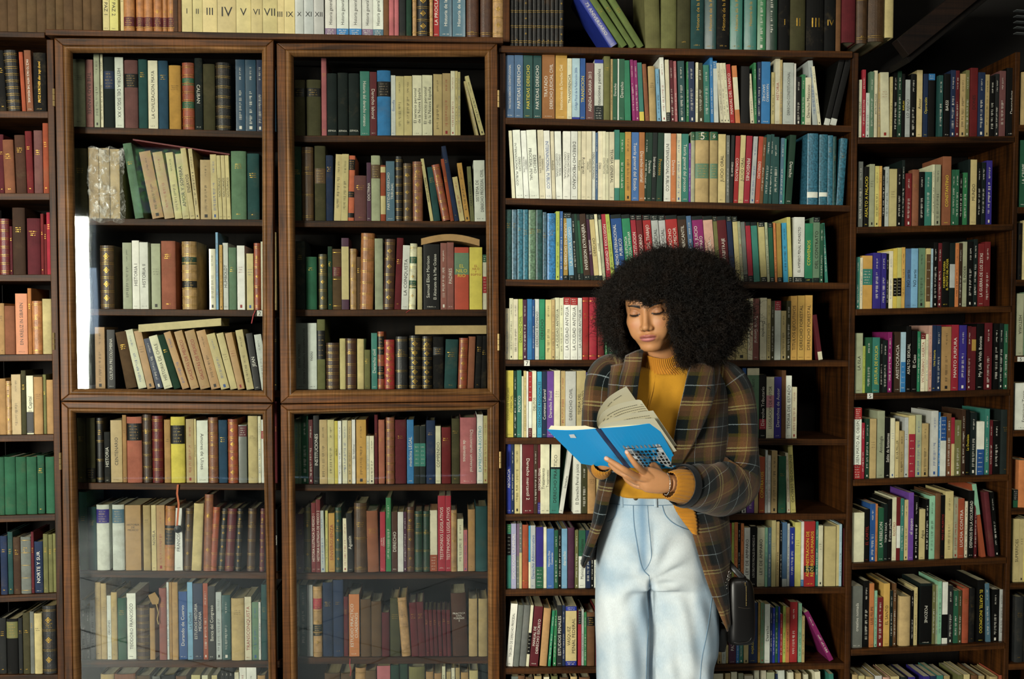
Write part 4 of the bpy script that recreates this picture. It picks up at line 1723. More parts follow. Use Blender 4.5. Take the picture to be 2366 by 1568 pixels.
def make_book(k, xc, Y, z, w, h, th, single):
    """single: own objects (cover, page_block, lettering ...); else everything goes into the accumulator"""
    c0 = COLR[k['col']]
    j = rnd.uniform(.88, 1.1)
    c = tuple(min(1, x * j * rnd.uniform(.97, 1.03)) for x in c0)
    CUR[0] = c
    bd = k['bind']
    depth = min(.185, max(.10, h * rnd.uniform(.62, .7)))
    hard = bd in 'hlm'
    t = min(w * .18, .0026 if hard else .0008)
    b = {'p': .02, 's': .03, 'h': .13, 'l': .2, 'm': .1}[bd] * w
    b = min(b, .009)
    cs, sn = math.cos(th), math.sin(th)
    if single is None:
        M = np.array([[cs, 0, sn, xc], [0, 1, 0, Y], [-sn, 0, cs, z], [0, 0, 0, 1.0]])
    else:
        M = None
    A = single or {}

    def acc(key):
        if single is None:
            return MASS
        return A.setdefault(key, Acc())
    # cover: boards and spine in one bent shell
    outer = [(-w / 2, depth)] + arc_pts(w, b) + [(w / 2, depth)]
    inner = [(x * (w / 2 - t) / (w / 2), max(y, -b * .9) + t if 0 < i < len(outer) - 1 else y) for i, (x, y) in enumerate(outer)]
    n = len(outer)
    v = [(x, y, zz) for zz in (0, h) for x, y in outer] + [(x, y, zz) for zz in (0, h) for x, y in inner]
    f = []
    for i in range(n - 1):
        f.append((i, i + 1, n + i + 1, n + i))
        f.append((2 * n + i + 1, 2 * n + i, 3 * n + i, 3 * n + i + 1))
        f.append((n + i, n + i + 1, 3 * n + i + 1, 3 * n + i))
        f.append((i + 1, i, 2 * n + i, 2 * n + i + 1))
    f.append((0, n, 3 * n, 2 * n))
    f.append((2 * n - 1, n - 1, 3 * n - 1, 4 * n - 1))
    acc('cover').add(v, f, bd, c, M)
    # pages
    m = .0025 if hard else .0003
    pc = srgb(rnd.choice(['c9bd92', 'd6cda6', 'bfae7c', 'd9d3b8']))
    e = t * 1.02
    acc('page_block').box(-w / 2 + e, w / 2 - e, t + .0008, depth - (m + .0008), m, h - m * 1.2 - .0004, 'pages', pc, M)
    dark = lum(c) < .18
    spots = []
    for cn, a, bb in k['B']:
        strip(acc('spine_label' + str(len(spots))), w, b, .0003, h * (1 - bb), h * (1 - a), 'l' if bd == 'l' else 'p', COLR[cn], M, thick=False)
        spots.append((cn, a, bb))
    if bd == 'l' and not k['n']:
        k['n'] = 3
    if k['n']:
        raised = bd == 'l'
        gold = INKC['g'] if bd != 'h' or lum(c) < .3 else INKC['k']
        for i in range(k['n']):
            zz = h * (.06 + .88 * i / max(1, k['n'] - 1)) if k['n'] > 1 else h * .12
            if raised:
                key = 'spine_band' + str(i)
                strip(acc(key), w, b, .0013, zz - .0016, zz + .0016, 'l', tuple(x * .8 for x in c), M)
                strip(acc(key), w, b, .0015, zz + .0004, zz + .0013, 'gilt', gold, M, thick=False)
                strip(acc(key), w, b, .0004, zz - .0042, zz - .0034, 'gilt', gold, M, thick=False)
            else:
                strip(acc('gilt_line'), w, b, .0005, zz - .0006, zz + .0006, 'gilt', gold, M, thick=False)
        if bd == 'l' and w > .014 and k['n'] <= 6 and rnd.random() < .6:
            # small tooled lozenges between the bands
            for i in range(k['n'] - 1):
                zz = h * (.06 + .88 * (i + .5) / max(1, k['n'] - 1))
                if any(h * (1 - s[2]) < zz < h * (1 - s[1]) for s in spots):
                    continue
                for rr, ri in ((w * .24, w * .17), (w * .10, w * .04)):
                    V, Fc = [], []
                    for q in range(8):
                        a = q * PI / 4
                        for r_ in (rr * (1 if q % 2 == 0 else .62), ri * (1 if q % 2 == 0 else .62)):
                            x = r_ * math.cos(a)
                            V.append((x, arc_y(x, w, b) - .0005, zz + r_ * math.sin(a)))
                    for q in range(8):
                        a0, a1 = 2 * q, 2 * ((q + 1) % 8)
                        Fc.append((a0, a1, a1 + 1, a0 + 1))
                    acc('gilt_ornament').add(V, Fc, 'gilt', INKC['g'], M)
    at = .3
    if k['row']['nm'][0] == 'T':
        at = .70
    if k['txt'][2:] in ('ESPASA',):
        at = .92
    if k['txt'][2:] in ('1', '3', '2', '5', '6') and k['row']['nm'] in ('C8', 'E3'):
        at = .06 if k['row']['nm'] == 'E3' else .08
    if k['txt'][2:].startswith('PRACTICA'):
        at = .32
    # lettering
    if k['txt'] and len(k['txt']) > 2:
        words_on(acc('title_lettering'), w, b, h, k['txt'], M, at)
        if k['txt'][0] in '^v' and w > .011:
            tc = INKC[k['txt'][1]]
            ticks(acc('publisher_mark'), w, b, h, h * .035, h * .05, -w * .28, w * .28, 5, tc, 'ink', M, False)
    if not k['blank']:
        for cn, a, bb in spots:
            if bb - a > .07 and lum(COLR[cn]) < .2 and w > .008 and not (k['txt'] and bb - a > .3):
                nl = max(1, min(5, int((bb - a) * h / .007)))
                for q in range(nl):
                    zz = h * (1 - bb) + (bb - a) * h * (q + .8) / (nl + .7)
                    ww = w * rnd.uniform(.24, .36)
                    ticks(acc('label_lettering' + str(spots.index((cn, a, bb)))), w, b, h, zz - .0014, zz + .0014, -ww, ww, 7, INKC['g'] if bd in 'hl' else INKC['w'], 'ink', M, False)
        if not k['txt'] and not spots and w > .006:
            if bd in 'hm' or (bd == 'l' and k['n'] < 7):
                tc, mt = (INKC['g'], 'gilt') if lum(c) < .25 else (INKC['k'], 'ink')
                z0 = h * rnd.uniform(.68, .82)
                for q in range(rnd.choice((2, 3, 3))):
                    ww = w * rnd.uniform(.2, .34)
                    ticks(acc('title_lettering'), w, b, h, z0 - q * .006 - .0013, z0 - q * .006 + .0013, -ww, ww, max(4, int(ww * 2 / .0022)), tc, mt, M, False)
                if rnd.random() < .5:
                    ticks(acc('publisher_mark'), w, b, h, h * .07, h * .085, -w * .15, w * .15, 4, tc, mt, M, False)
            elif bd in 'ps':
                ik = INKC['w'] if dark else INKC[rnd.choice('kkkkrb')]
                if not dark and rnd.random() < .25 and w > .012:
                    z0 = h * rnd.uniform(.6, .75)
                    for q in range(3):
                        ww = w * rnd.uniform(.24, .36)
                        ticks(acc('title_lettering'), w, b, h, z0 - q * .008 - .0014, z0 - q * .008 + .0014, -ww, ww, 7, ik, 'ink', M, False)
                else:
                    hw = min(w * .22, .004)
                    a = rnd.uniform(.1, .2)
                    ticks(acc('title_lettering'), w, b, h, h * a, h * (a + rnd.uniform(.35, .5)), -hw, hw, rnd.randint(16, 26), ik, 'ink', M, True)
                    ticks(acc('author_lettering'), w, b, h, h * .72, h * .9, -hw * .7, hw * .7, 11, ik, 'ink', M, True)
                if rnd.random() < .6 and w > .009:
                    strip(acc('publisher_mark'), w, b, .0004, h * .03, h * .03 + min(.01, w * .5), 'ink', ik, M, frac=.28, thick=False)
    if bd == 's':
        pass
    if single is None:
        return None
    # assemble: the cover is the book itself, the rest are its parts
    root = A.pop('cover').build(NAME[bd])
    root.location = (xc, Y, z)
    root.rotation_euler = (0, th, 0)
    for key, ac in A.items():
        if ac.f:
            nm = 'spine_band' if key.startswith('spine_band') else 'spine_label' if key.startswith('spine_label') else 'label_lettering' if key.startswith('label_lettering') else key
            o = ac.build(nm, root)
    return root


MASS = Acc()
_cnt = {}
_fr = []
for i, k in enumerate(BOOKS):
    fr = book_frame(k)
    _fr.append(fr)
    key = (k['row']['case'], k['row']['words'], k['col'], k['bind'])
    _cnt[key] = _cnt.get(key, 0) + 1
    k['nth'] = _cnt[key]
    x0, x1 = max(0, min(k['x0'], k['x0'] + k['dx'])), min(2366, k['x1'])
    yb = k['row']['base'][1]
    yv0, yv1 = max(0, k['yt']), min(1568, yb)
    a = max(0, (k['x1'] - k['x0']) * (yv1 - yv0)) if 0 < (k['x0'] + k['x1']) / 2 < 2366 else 0
    xm, ym = (k['x0'] + k['x1']) / 2, (yv0 + yv1) / 2
    if (1400 < xm < 1700 and ym > 590) or (1270 < xm < 1400 and 960 < ym < 1100):
        a *= .12
    k['area'] = a
_order = sorted(range(len(BOOKS)), key=lambda i: -BOOKS[i]['area'])
CHOSEN = set(_order[:300])
SEEN_LABEL = {}
for i, k in enumerate(BOOKS):
    fr = _fr[i]
    if i not in CHOSEN:
        make_book(k, *fr, None)
        continue
    o = make_book(k, *fr, {})
    r = k['row']
    tot = _cnt[(r['case'], r['words'], k['col'], k['bind'])]
    cw = WORDS.get(k['col'], k['col'])
    lean = 'leaning ' if abs(fr[5]) > .12 else ''
    adj = '' if lean else ('thick ' if fr[3] > .038 else 'slim ' if fr[3] < .014 else '')
    if tot > 1:
        lab = f"{ORD[min(13, k['nth'])]} {cw} {BIND[k['bind']]} {FROM[r['case']]}"
    else:
        lab = f"{lean or adj}{cw} {BIND[k['bind']]}"
    lab += ', ' + r['words']
    if PLACE[r['case']]:
        lab += ', ' + PLACE[r['case']]
    lab = lab.replace(' shelf down', ' shelf').replace('cloth-bound book', 'cloth book').replace('gilt leather book', 'leather book').replace('glossy wrapped book', 'wrapped book')
    tag(o, lab, 'book', 'books on the ' + r['words'] + (', ' + PLACE[r['case']] if PLACE[r['case']] else ''))
mass = MASS.build('book_rows')
tag(mass, 'the narrower and darker spines packed between the larger books on every shelf', 'books', None, 'stuff')
# ---------------------------------------------------------------- the room
floor_m, nt, b = nodes_of('stone_floor')
g = N(nt, 'ShaderNodeTexCoord')
n1 = N(nt, 'ShaderNodeTexNoise', i_Scale=6.0, i_Detail=6.0)
nt.links.new(g.outputs['Object'], n1.inputs['Vector'])
cr = N(nt, 'ShaderNodeValToRGB')
cr.color_ramp.elements[0].color = (*srgb('#9aa5b0'), 1)
cr.color_ramp.elements[1].color = (*srgb('#c6cfd8'), 1)
nt.links.new(n1.outputs['Fac'], cr.inputs['Fac'])
nt.links.new(cr.outputs[0], b.inputs['Base Color'])
b.inputs['Roughness'].default_value = .35
WALLM = plain('dark_plaster', '#3a352c', .9)
CEILM = plain('dark_ceiling', '#1c1813', .9)
JOINT = plain('floor_joint', '#1c1e20', .9)


def slab(name, x0, x1, y0, y1, z0, z1, mat, parent=None, bevel=0):
    o = prism(name, rect(x0, x1, z0, z1), y0, y1, mat, parent, bevel=bevel)
    return o


fl = slab('floor', -4.2, 4.4, -7.0, .6, -.1, -.012, JOINT)
tag(fl, kind='structure')
# square flags laid diagonally
ts = .62
tile_me = None
ang = math.radians(38)
ca, sa = math.cos(ang), math.sin(ang)
tiles = []
for i in range(-16, 17):
    for j in range(-16, 17):
        x, y = (i * ca - j * sa) * ts, (i * sa + j * ca) * ts - 3.2
        if -4.0 < x < 4.2 and -6.8 < y < .3:
            tiles.append((x, y))
for x, y in tiles:
    if tile_me is None:
        o = slab('tile', -ts / 2 + .006, ts / 2 - .006, -ts / 2 + .006, ts / 2 - .006, -.012, 0, floor_m, fl)
        tile_me = o.data
    else:
        o = bpy.data.objects.new('tile', tile_me)
        COL.objects.link(o)
        o.parent = fl
    o.location = (x, y, 0)
    o.rotation_euler = (0, 0, ang)
tag(slab('wall_back', -4.2, 4.4, .42, .6, 0, 3.6, plain('soot_dark_plaster', '#100d0a', .95)), kind='structure')  # back wall has an even near-black base colour
tag(slab('ceiling', -4.2, 4.4, -7.0, .6, 3.6, 3.7, CEILM), kind='structure')
tag(slab('wall_right', 4.3, 4.4, -7.0, .6, 0, 3.6, WALLM), kind='structure')
tag(slab('wall_left', -4.3, -4.2, -7.0, .6, 0, 3.6, WALLM), kind='structure')
# shop front behind the camera with its openings to the street
front = [(-4.2, -3.72, 0, 3.6), (-3.72, -3.45, 0, 1.45), (-3.72, -3.45, 2.62, 3.6), (-3.45, -3.1, 0, 3.6), (-3.1, -2.6, 0, 2.65), (-3.1, -2.6, 3.3, 3.6), (-2.6, 4.4, 0, 3.6)]
for i, (x0, x1, z0, z1) in enumerate(front):
    tag(slab('wall_front', x0, x1, -7.1, -7.0, z0, z1, WALLM), kind='structure')

# ---------------------------------------------------------------- the bookcases
def zt(py, px=1183, Y=0.0):
    return W(px, py, Y)[1]


def xat(px, Y=0.0, py=700):
    return W(px, py, Y)[0]


ROWD = {}
for k in BOOKS:
    ROWD.setdefault(k['row']['nm'], k['row'])


def shelf(parent, row, xl, xr, Y0, depth=.27, th=.021, name='shelf'):
    bx0, by0, bx1, by1 = ROWD[row]['base']
    x0, z0 = W(bx0, by0, Y0)
    x1, z1 = W(bx1, by1, Y0)
    s = (z1 - z0) / (x1 - x0)
    za, zb = z0 + s * (xl - x0), z0 + s * (xr - x0)
    return prism(name, [(xl, za - th), (xr, zb - th), (xr, zb), (xl, za)], Y0, Y0 + depth, WOODX, parent, bevel=.0015)


BACK = .29
XL = [xat(119), xat(135)]      # post of the narrow case
XD1 = [xat(138, -.03), xat(631, -.03)]
XD2 = [xat(646, -.03), xat(1151, -.03)]
XP = [xat(1154), xat(1168)]    # post beside the open case
XR = [xat(1962), xat(1976)]
XF = [xat(2335), xat(2346)]
TOPZ = zt(92, 640)
OTOP = zt(112, 1500)

# narrow case
t = tag(empty('bookcase', (xat(60), .15, 0)), 'narrow open wooden bookcase with a rough-sawn post beside the glazed doors', 'bookcase', 'old wooden bookcases along the wall')


def sub(o, t):
    o.parent = t
    o.matrix_parent_inverse = Matrix.Translation(-Vector(t.location))
    return o


xl0 = xat(-90)
sub(prism('side_panel', rect(XL[0], XL[1], 0, zt(92, 125)), -.004, BACK, WOODZ), t)
sub(prism('side_panel', rect(xl0 - .02, xl0, 0, zt(92, 125)), -.004, BACK, WOODZ), t)
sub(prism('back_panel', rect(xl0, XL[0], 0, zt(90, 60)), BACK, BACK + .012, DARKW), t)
sub(prism('top_board', [(xl0 - .02, zt(88, 10)), (xat(118), zt(90, 118)), (xat(118), zt(77, 118)), (xl0 - .02, zt(75, 10))], -.012, BACK, WOODX), t)
for i in range(1, 9):
    sub(shelf(None, 'A%d' % i, xl0, XL[0], .0), t)

# glazed case
G = tag(empty('glazed_bookcase', ((XD1[0] + XD2[1]) / 2, .15, 0)), 'tall glazed wooden bookcase with four framed glass doors full of old books', 'bookcase')
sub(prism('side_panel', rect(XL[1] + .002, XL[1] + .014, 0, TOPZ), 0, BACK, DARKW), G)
sub(prism('side_panel', rect(XP[0] - .016, XP[0] - .002, 0, TOPZ), .001, BACK, WOODZ), G)
sub(prism('back_panel', rect(XL[1], XP[0], 0, TOPZ), BACK, BACK + .012, DARKW), G)
p0, p1, p2 = W(104, 67, -.045), W(640, 77, -.045), W(1163, 86, -.045)
sub(prism('cornice_board', [(p0[0], p0[1] - .018), (p2[0], p2[1] - .018), p2, p0], -.045, .2, WOODX), G)
for i in range(1, 9):
    if i == 4:
        for nm, a, b_ in (('C4', XL[1] + .014, (XD1[1] + XD2[0]) / 2), ('D4', (XD1[1] + XD2[0]) / 2, XP[0] - .016)):
            sub(shelf(None, nm, a, b_, .03, .25), G)
        continue
    sub(shelf(None, 'C%d' % i, XL[1] + .014, (XD1[1] + XD2[0]) / 2, .03, .25), G)
    sub(shelf(None, 'D%d' % i, (XD1[1] + XD2[0]) / 2, XP[0] - .016, .03, .25), G)

GLASS, nt, b = nodes_of('old_window_glass')
nt.nodes.remove(b)
out = nt.nodes['Material Output']
gl = N(nt, 'ShaderNodeBsdfGlossy', i_Roughness=0.02)
gl.inputs['Color'].default_value = (.95, 1, .98, 1)
tr = N(nt, 'ShaderNodeBsdfTransparent')
tr.inputs['Color'].default_value = (.985, 1, .985, 1)
fr_ = N(nt, 'ShaderNodeFresnel', i_IOR=1.5)
mx = N(nt, 'ShaderNodeMixShader')
gn = N(nt, 'ShaderNodeTexNoise', i_Scale=2.2, i_Detail=1.0)
gg = N(nt, 'ShaderNodeNewGeometry')
nt.links.new(gg.outputs['Position'], gn.inputs['Vector'])
gb = N(nt, 'ShaderNodeBump', i_Strength=.25, i_Distance=.004)
nt.links.new(gn.outputs['Fac'], gb.inputs['Height'])
nt.links.new(gb.outputs[0], gl.inputs['Normal'])
mm = N(nt, 'ShaderNodeMath', operation='MULTIPLY_ADD')
mm.inputs[1].default_value = 2.1
mm.inputs[2].default_value = .03
nt.links.new(fr_.outputs[0], mm.inputs[0])
nt.links.new(mm.outputs[0], mx.inputs[0])
nt.links.new(tr.outputs[0], mx.inputs[1])
nt.links.new(gl.outputs[0], mx.inputs[2])
nt.links.new(mx.outputs[0], out.inputs['Surface'])


def door(outer, inner, hinges, hx):
    """outer and inner: four photo corners each, top-left, top-right, bottom-right, bottom-left"""
    Y = -.036
    O = [W(x, y, Y) for x, y in outer]
    I = [W(x, y, Y + .012) for x, y in inner]
    D = empty('door', (O[0][0], -.02, O[3][1]))
    D.parent = G
    D.matrix_parent_inverse = Matrix.Translation(-Vector(G.location))

    def k(o):
        o.parent = D
        o.matrix_parent_inverse = Matrix.Translation(-Vector(D.location))
        return o
    # the flat of each member ends where the bead starts
    M_ = [((o[0] * .45 + i[0] * .55), (o[1] * .45 + i[1] * .55)) for o, i in zip(O, I)]
    for nm, a, b_, mt, bt in (('top_rail', 0, 1, DOORX, BEADX), ('stile', 1, 2, DOORZ, BEADZ), ('bottom_rail', 2, 3, DOORX, BEADX), ('stile', 3, 0, DOORZ, BEADZ)):
        q = [O[a], O[b_], M_[b_], M_[a]]
        k(prism(nm, q[::-1], Y, -.001, mt, bevel=.0025))
        q = [M_[a], M_[b_], I[b_], I[a]]
        n4 = [(M_[a], Y + .001), (M_[b_], Y + .001), (M_[b_], Y + .02), (M_[a], Y + .02)]
        # sloping bead: rounded by three steps
        ys = [Y + .002, Y - .001, Y + .002, Y + .010, Y + .020]
        ts_ = [0, .18, .5, .82, 1]
        V = []
        for tt, yy in zip(ts_, ys):
            for s_ in (a, b_):
                V.append((M_[s_][0] + (I[s_][0] - M_[s_][0]) * tt, yy, M_[s_][1] + (I[s_][1] - M_[s_][1]) * tt))
        Fc = [(2 * i, 2 * i + 1, 2 * i + 3, 2 * i + 2) for i in range(4)]
        k(mesh_obj('glazing_bead', V, Fc, bt, smooth=True))
    yg = Y + .017
    J = [W(x, y, yg) for x, y in inner]
    e = .006
    J = [(J[0][0] - e, J[0][1] + e), (J[1][0] + e, J[1][1] + e), (J[2][0] + e, J[2][1] - e), (J[3][0] - e, J[3][1] - e)]
    k(mesh_obj('glass_pane', [(x, yg, z) for x, z in J], [(3, 2, 1, 0)], GLASS))
    for hy in hinges:
        x, z = W(hx, hy, Y)
        vs, fs = [], []
        for q in range(3):
            z0, z1 = z - .027 + q * .018 + .0006, z - .027 + (q + 1) * .018 - .0006
            n = len(vs)
            for zz in (z0, z1):
                for s_ in range(8):
                    a_ = s_ * PI / 4
                    vs.append((x + .0042 * math.cos(a_), Y + .002 + .0042 * math.sin(a_), zz))
            fs += [(n + s_, n + (s_ + 1) % 8, n + 8 + (s_ + 1) % 8, n + 8 + s_) for s_ in range(8)] + [tuple(range(n + 7, n - 1, -1)), tuple(range(n + 8, n + 16))]
        k(mesh_obj('hinge', vs, fs, BRASS))


door([(125, 87), (632, 91), (631, 930), (140, 926)], [(166, 121), (604, 121), (606, 902), (179, 897)], [225, 788], 124)
door([(639, 99), (1149, 100), (1154, 926), (648, 932)], [(678, 130), (1120, 130), (1126, 897), (684, 901)], [228, 790], 1152)
door([(141, 928), (629, 933), (640, 1720), (151, 1718)], [(174, 954), (606, 958), (622, 1700), (191, 1696)], [1065], 139)
door([(648, 934), (1153, 928), (1155, 1712), (655, 1718)], [(679, 957), (1126, 946), (1128, 1690), (690, 1692)], [1062], 1156)

# open case behind the woman
t = tag(empty('bookcase', ((XP[1] + XR[0]) / 2, .15, 0)), 'open wooden bookcase with rough shelves behind the reading woman', 'bookcase', 'old wooden bookcases along the wall')
sub(prism('side_panel', rect(XP[0], XP[1], 0, zt(104, 1160)), -.002, BACK, WOODZ), t)
sub(prism('side_panel', rect(XR[0], XR[1], 0, zt(122, 1970)), -.002, BACK, WOODZ), t)
sub(prism('back_panel', rect(XP[1], XR[0], 0, zt(112, 1500)), BACK, BACK + .012, DARKW), t)
a, b_ = W(1152, 105, -.012), W(1962, 118, -.012)
sub(prism('top_board', [(a[0], a[1] - .021), (b_[0] + .012, b_[1] - .021), (b_[0] + .012, b_[1]), a], -.012, BACK, WOODX), t)
for i, nm in enumerate(['E1', 'E3', 'E5', 'E7', 'E9', 'F2', 'F4', 'F6', 'F8']):
    sub(shelf(None, nm, XP[1], XR[0], .0), t)

# dark case past it
t = tag(empty('bookcase', ((XR[1] + XF[0]) / 2, .15, 0)), 'dark open bookcase with slightly sloping shelves past the open case', 'bookcase', 'old wooden bookcases along the wall')
sub(prism('side_panel', rect(XF[0], XF[1], 0, zt(120, 2340)), -.002, BACK, WOODZ), t)
sub(prism('back_panel', rect(XR[1], XF[0], 0, zt(110, 2150)), BACK, BACK + .012, DARKW), t)
for i in range(1, 9):
    sub(shelf(None, 'G%d' % i, XR[1], XF[0], -.006), t)

# case at the dark end
xe = xat(2440)
t = tag(empty('bookcase', ((XF[1] + xe) / 2, .15, 0)), 'shadowed bookcase at the dark end of the wall, a strip of it showing', 'bookcase', 'old wooden bookcases along the wall')
sub(prism('side_panel', rect(xe, xe + .02, 0, zt(120, 2340)), -.002, BACK, WOODZ), t)
sub(prism('back_panel', rect(XF[1], xe, 0, zt(120, 2350)), BACK, BACK + .012, DARKW), t)
for i in range(1, 9):
    sub(shelf(None, 'H%d' % i, XF[1], xe, -.0), t)

# upper bookcase above the doors: sides that show between the top rows
t = tag(empty('upper_bookcase', (xat(640), .15, zt(60))), 'upper run of wooden bookcase standing over the glazed doors', 'bookcase')
for a in ((1163, 1178),):
    sub(prism('divider', rect(xat(a[0]), xat(a[1]), zt(98, 1170), 3.0), -.004, BACK, WOODZ), t)
sub(prism('divider', rect(xat(406), xat(419), zt(73, 410), 3.0), .004, BACK, WOODZ), t)
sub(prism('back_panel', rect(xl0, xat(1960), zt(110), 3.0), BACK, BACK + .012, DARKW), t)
# small shelf number tags stuck on shelf edges
def edge_tag(px0, px1, py0, py1, txt, Y, lab):
    a, b_ = W(px0, py1, Y), W(px1, py0, Y)
    o = mesh_obj('shelf_tag', [(a[0], Y, a[1]), (b_[0], Y, a[1]), (b_[0], Y, b_[1]), (a[0], Y, b_[1])] + [(a[0], Y + .0008, a[1]), (b_[0], Y + .0008, a[1]), (b_[0], Y + .0008, b_[1]), (a[0], Y + .0008, b_[1])],
                 [(0, 1, 2, 3), (7, 6, 5, 4), (0, 4, 5, 1), (1, 5, 6, 2), (2, 6, 7, 3), (3, 7, 4, 0)], plain('tag_paper', '#d8d8cc', .8))
    tag(o, lab, 'label')
    pts, fc, wid = layout(txt)
    s = (b_[1] - a[1]) * 1.05
    V = [((a[0] + b_[0]) / 2 + (x - wid / 2) * s, Y - .0006, (a[1] + b_[1]) / 2 + (z - .35) * s) for x, z in pts]
    mesh_obj('numeral', V, fc, plain('tag_ink', '#20242a', .7), o)


edge_tag(1211, 1224, 832, 845, '7', -.003, 'small white paper tag numbered seven on a shelf edge')
edge_tag(2004, 2017, 908, 921, '5', -.009, 'small white paper tag numbered five on the dark case')
edge_tag(594, 606, 717, 730, '2', .026, 'small white paper tag numbered two behind the door glass')
edge_tag(2351, 2366, 824, 835, '5', -.003, 'white paper tag numbered five on the end case shelf')

# sloping beam of a stair and its underside, upper right
BEAM = wood_mat('stair_wood', '#0d0705', '#20130b', 'x', rough=.7)
t = tag(empty('stair', (1.3, -.15, 2.3)), 'dark wooden stair with sloping string above the dark case', 'stair')
a, b_ = P(2066, 96, -.12), P(2200, -12, -.12)
dx, dz = b_[0] - a[0], b_[2] - a[2]
L = math.hypot(dx, dz)
nx, nz = dz / L, -dx / L
wd_ = .062
sub(prism('string', [(a[0], a[2]), (a[0] + nx * wd_, a[2] + nz * wd_), (b_[0] + nx * wd_ + dx, b_[2] + nz * wd_ + dz), (b_[0] + dx, b_[2] + dz)], -.14, -.1, BEAM), t)
sub(prism('soffit_board', [(a[0] + nx * wd_, a[2] + nz * wd_), (a[0] + nx * (wd_ + .02), a[2] + nz * (wd_ + .02)), (b_[0] + dx + nx * (wd_ + .02), b_[2] + dz + nz * (wd_ + .02)), (b_[0] + dx + nx * wd_, b_[2] + dz + nz * wd_)], -.12, BACK, DARKW), t)
for i in range(5):
    x0, z0 = W(2345, 24 + i * 13, -.02)
    x1, z1 = W(2400, 28 + i * 13, -.02)
    sub(prism('tread', [(x0, z0 - .0016), (x1, z1 - .0016), (x1, z1), (x0, z0)], -.03, -.01, plain('worn_metal_edge', '#5c6060', .6), bevel=0), t)
# ---------------------------------------------------------------- odd things on the shelves
def ribbon(name, pts, wid, mat, lab, cat, Y, thick=.0006):
    V = []
    for i, (px, py) in enumerate(pts):
        x, z = W(px, py, Y)
        V += [(x - wid / 2, Y, z), (x + wid / 2, Y, z), (x + wid / 2, Y + thick, z), (x - wid / 2, Y + thick, z)]
    Fc = []
    for i in range(len(pts) - 1):
        for s in range(4):
            a = 4 * i
            Fc.append((a + s, a + (s + 1) % 4, a + 4 + (s + 1) % 4, a + 4 + s))
    Fc += [(3, 2, 1, 0), tuple(4 * (len(pts) - 1) + q for q in range(4))]
    o = mesh_obj(name, V, Fc, mat)
    if lab:
        tag(o, lab, cat)
    return o


def flat_book(p0, p1, thick, col, lab, Y, depth=.13, txt=None, arch=0.0):
    """a book lying on the others: spine towards the camera, from pixel p0 to p1 (bottom edge)"""
    a, b_ = W(*p0, Y), W(*p1, Y)
    n = 11
    A, Pg = Acc(), Acc()
    c = COLR[col]

    def shell(acc, t0, t1, y0, y1, mat, cc, e=0):
        V, Fc = [], []
        for i in range(n):
            s = e + (1 - 2 * e) * i / (n - 1)
            x = a[0] + (b_[0] - a[0]) * s
            z = a[1] + (b_[1] - a[1]) * s + arch * math.sin(PI * s)
            V += [(x, y0, z + t0), (x, y0, z + t1), (x, y1, z + t1), (x, y1, z + t0)]
        for i in range(n - 1):
            for q in range(4):
                k = 4 * i
                Fc.append((k + (q + 1) % 4, k + q, k + 4 + q, k + 4 + (q + 1) % 4))
        Fc += [(0, 1, 2, 3), tuple(4 * (n - 1) + q for q in (3, 2, 1, 0))]
        acc.add(V, Fc, mat, cc)
    t = .0012
    shell(A, 0, t, Y, Y + depth, 'p', c)
    shell(A, thick - t, thick, Y, Y + depth, 'p', c)
    shell(A, t, thick - t, Y, Y + t, 'p', c)
    shell(Pg, t * 1.1, thick - t * 1.1, Y + t * 1.2, Y + depth - .002, 'pages', srgb('c9bd92'), e=.006)
    o = A.build('paperback_book')
    Pg.build('page_block', o)
    tag(o, lab, 'book')
    return o


RED = plain('red_ribbon', '#a01e22', .6)
ORG = plain('orange_silk', '#b85a2a', .6)
flat_book((307, 324), (530, 358), .0045, 'oxblood', 'thin wine-red book lying slanted across tops of leaning books', .05)
flat_book((320, 767), (511, 752), .024, 'straw', 'pale yellow book lying flat on the leaning books behind glass', .04)
flat_book((973, 566), (1108, 568), .021, 'tan', 'bent tan paperback lying arched over upright books behind glass', .04, arch=.016)
flat_book((959, 772), (1124, 771), .028, 'kraft', 'long kraft-brown book lying flat on leather volumes behind glass', .05)
ribbon('bookmark_ribbon', [(590, 717), (585, 728), (581, 747)], .003, RED, 'thin red bookmark ribbon hanging over a shelf behind glass', 'ribbon', .026)
ribbon('bookmark_ribbon', [(809, 1521), (808, 1535), (811, 1550), (809, 1561)], .003, RED, 'red bookmark ribbon hanging below an orange book', 'ribbon', .026)
ribbon('bookmark_ribbon', [(938, 722), (945, 717), (951, 714)], .003, RED, 'short red ribbon end lying on a shelf edge', 'ribbon', .026)
o = ribbon('bookmark_tassel', [(411, 1119), (409, 1140), (413, 1165), (411, 1190), (409, 1214)], .006, ORG, 'orange bookmark tassel with a dark round charm hanging below a yellow book', 'tassel', .024)
x, z = W(411, 1222, .024)
V = [(x, .016, z)] + [(x + .0115 * math.cos(i * PI / 10), .02, z + .0115 * math.sin(i * PI / 10)) for i in range(20)] + [(x + .0125 * math.cos(i * PI / 10), .026, z + .0125 * math.sin(i * PI / 10)) for i in range(20)]
Fc = [(0, 1 + i, 1 + (i + 1) % 20) for i in range(20)] + [(1 + i, 21 + i, 21 + (i + 1) % 20, 1 + (i + 1) % 20) for i in range(20)] + [tuple(range(40, 20, -1))]
mesh_obj('charm', V, Fc, plain('charm_stone', '#20262a', .35), o, smooth=False)
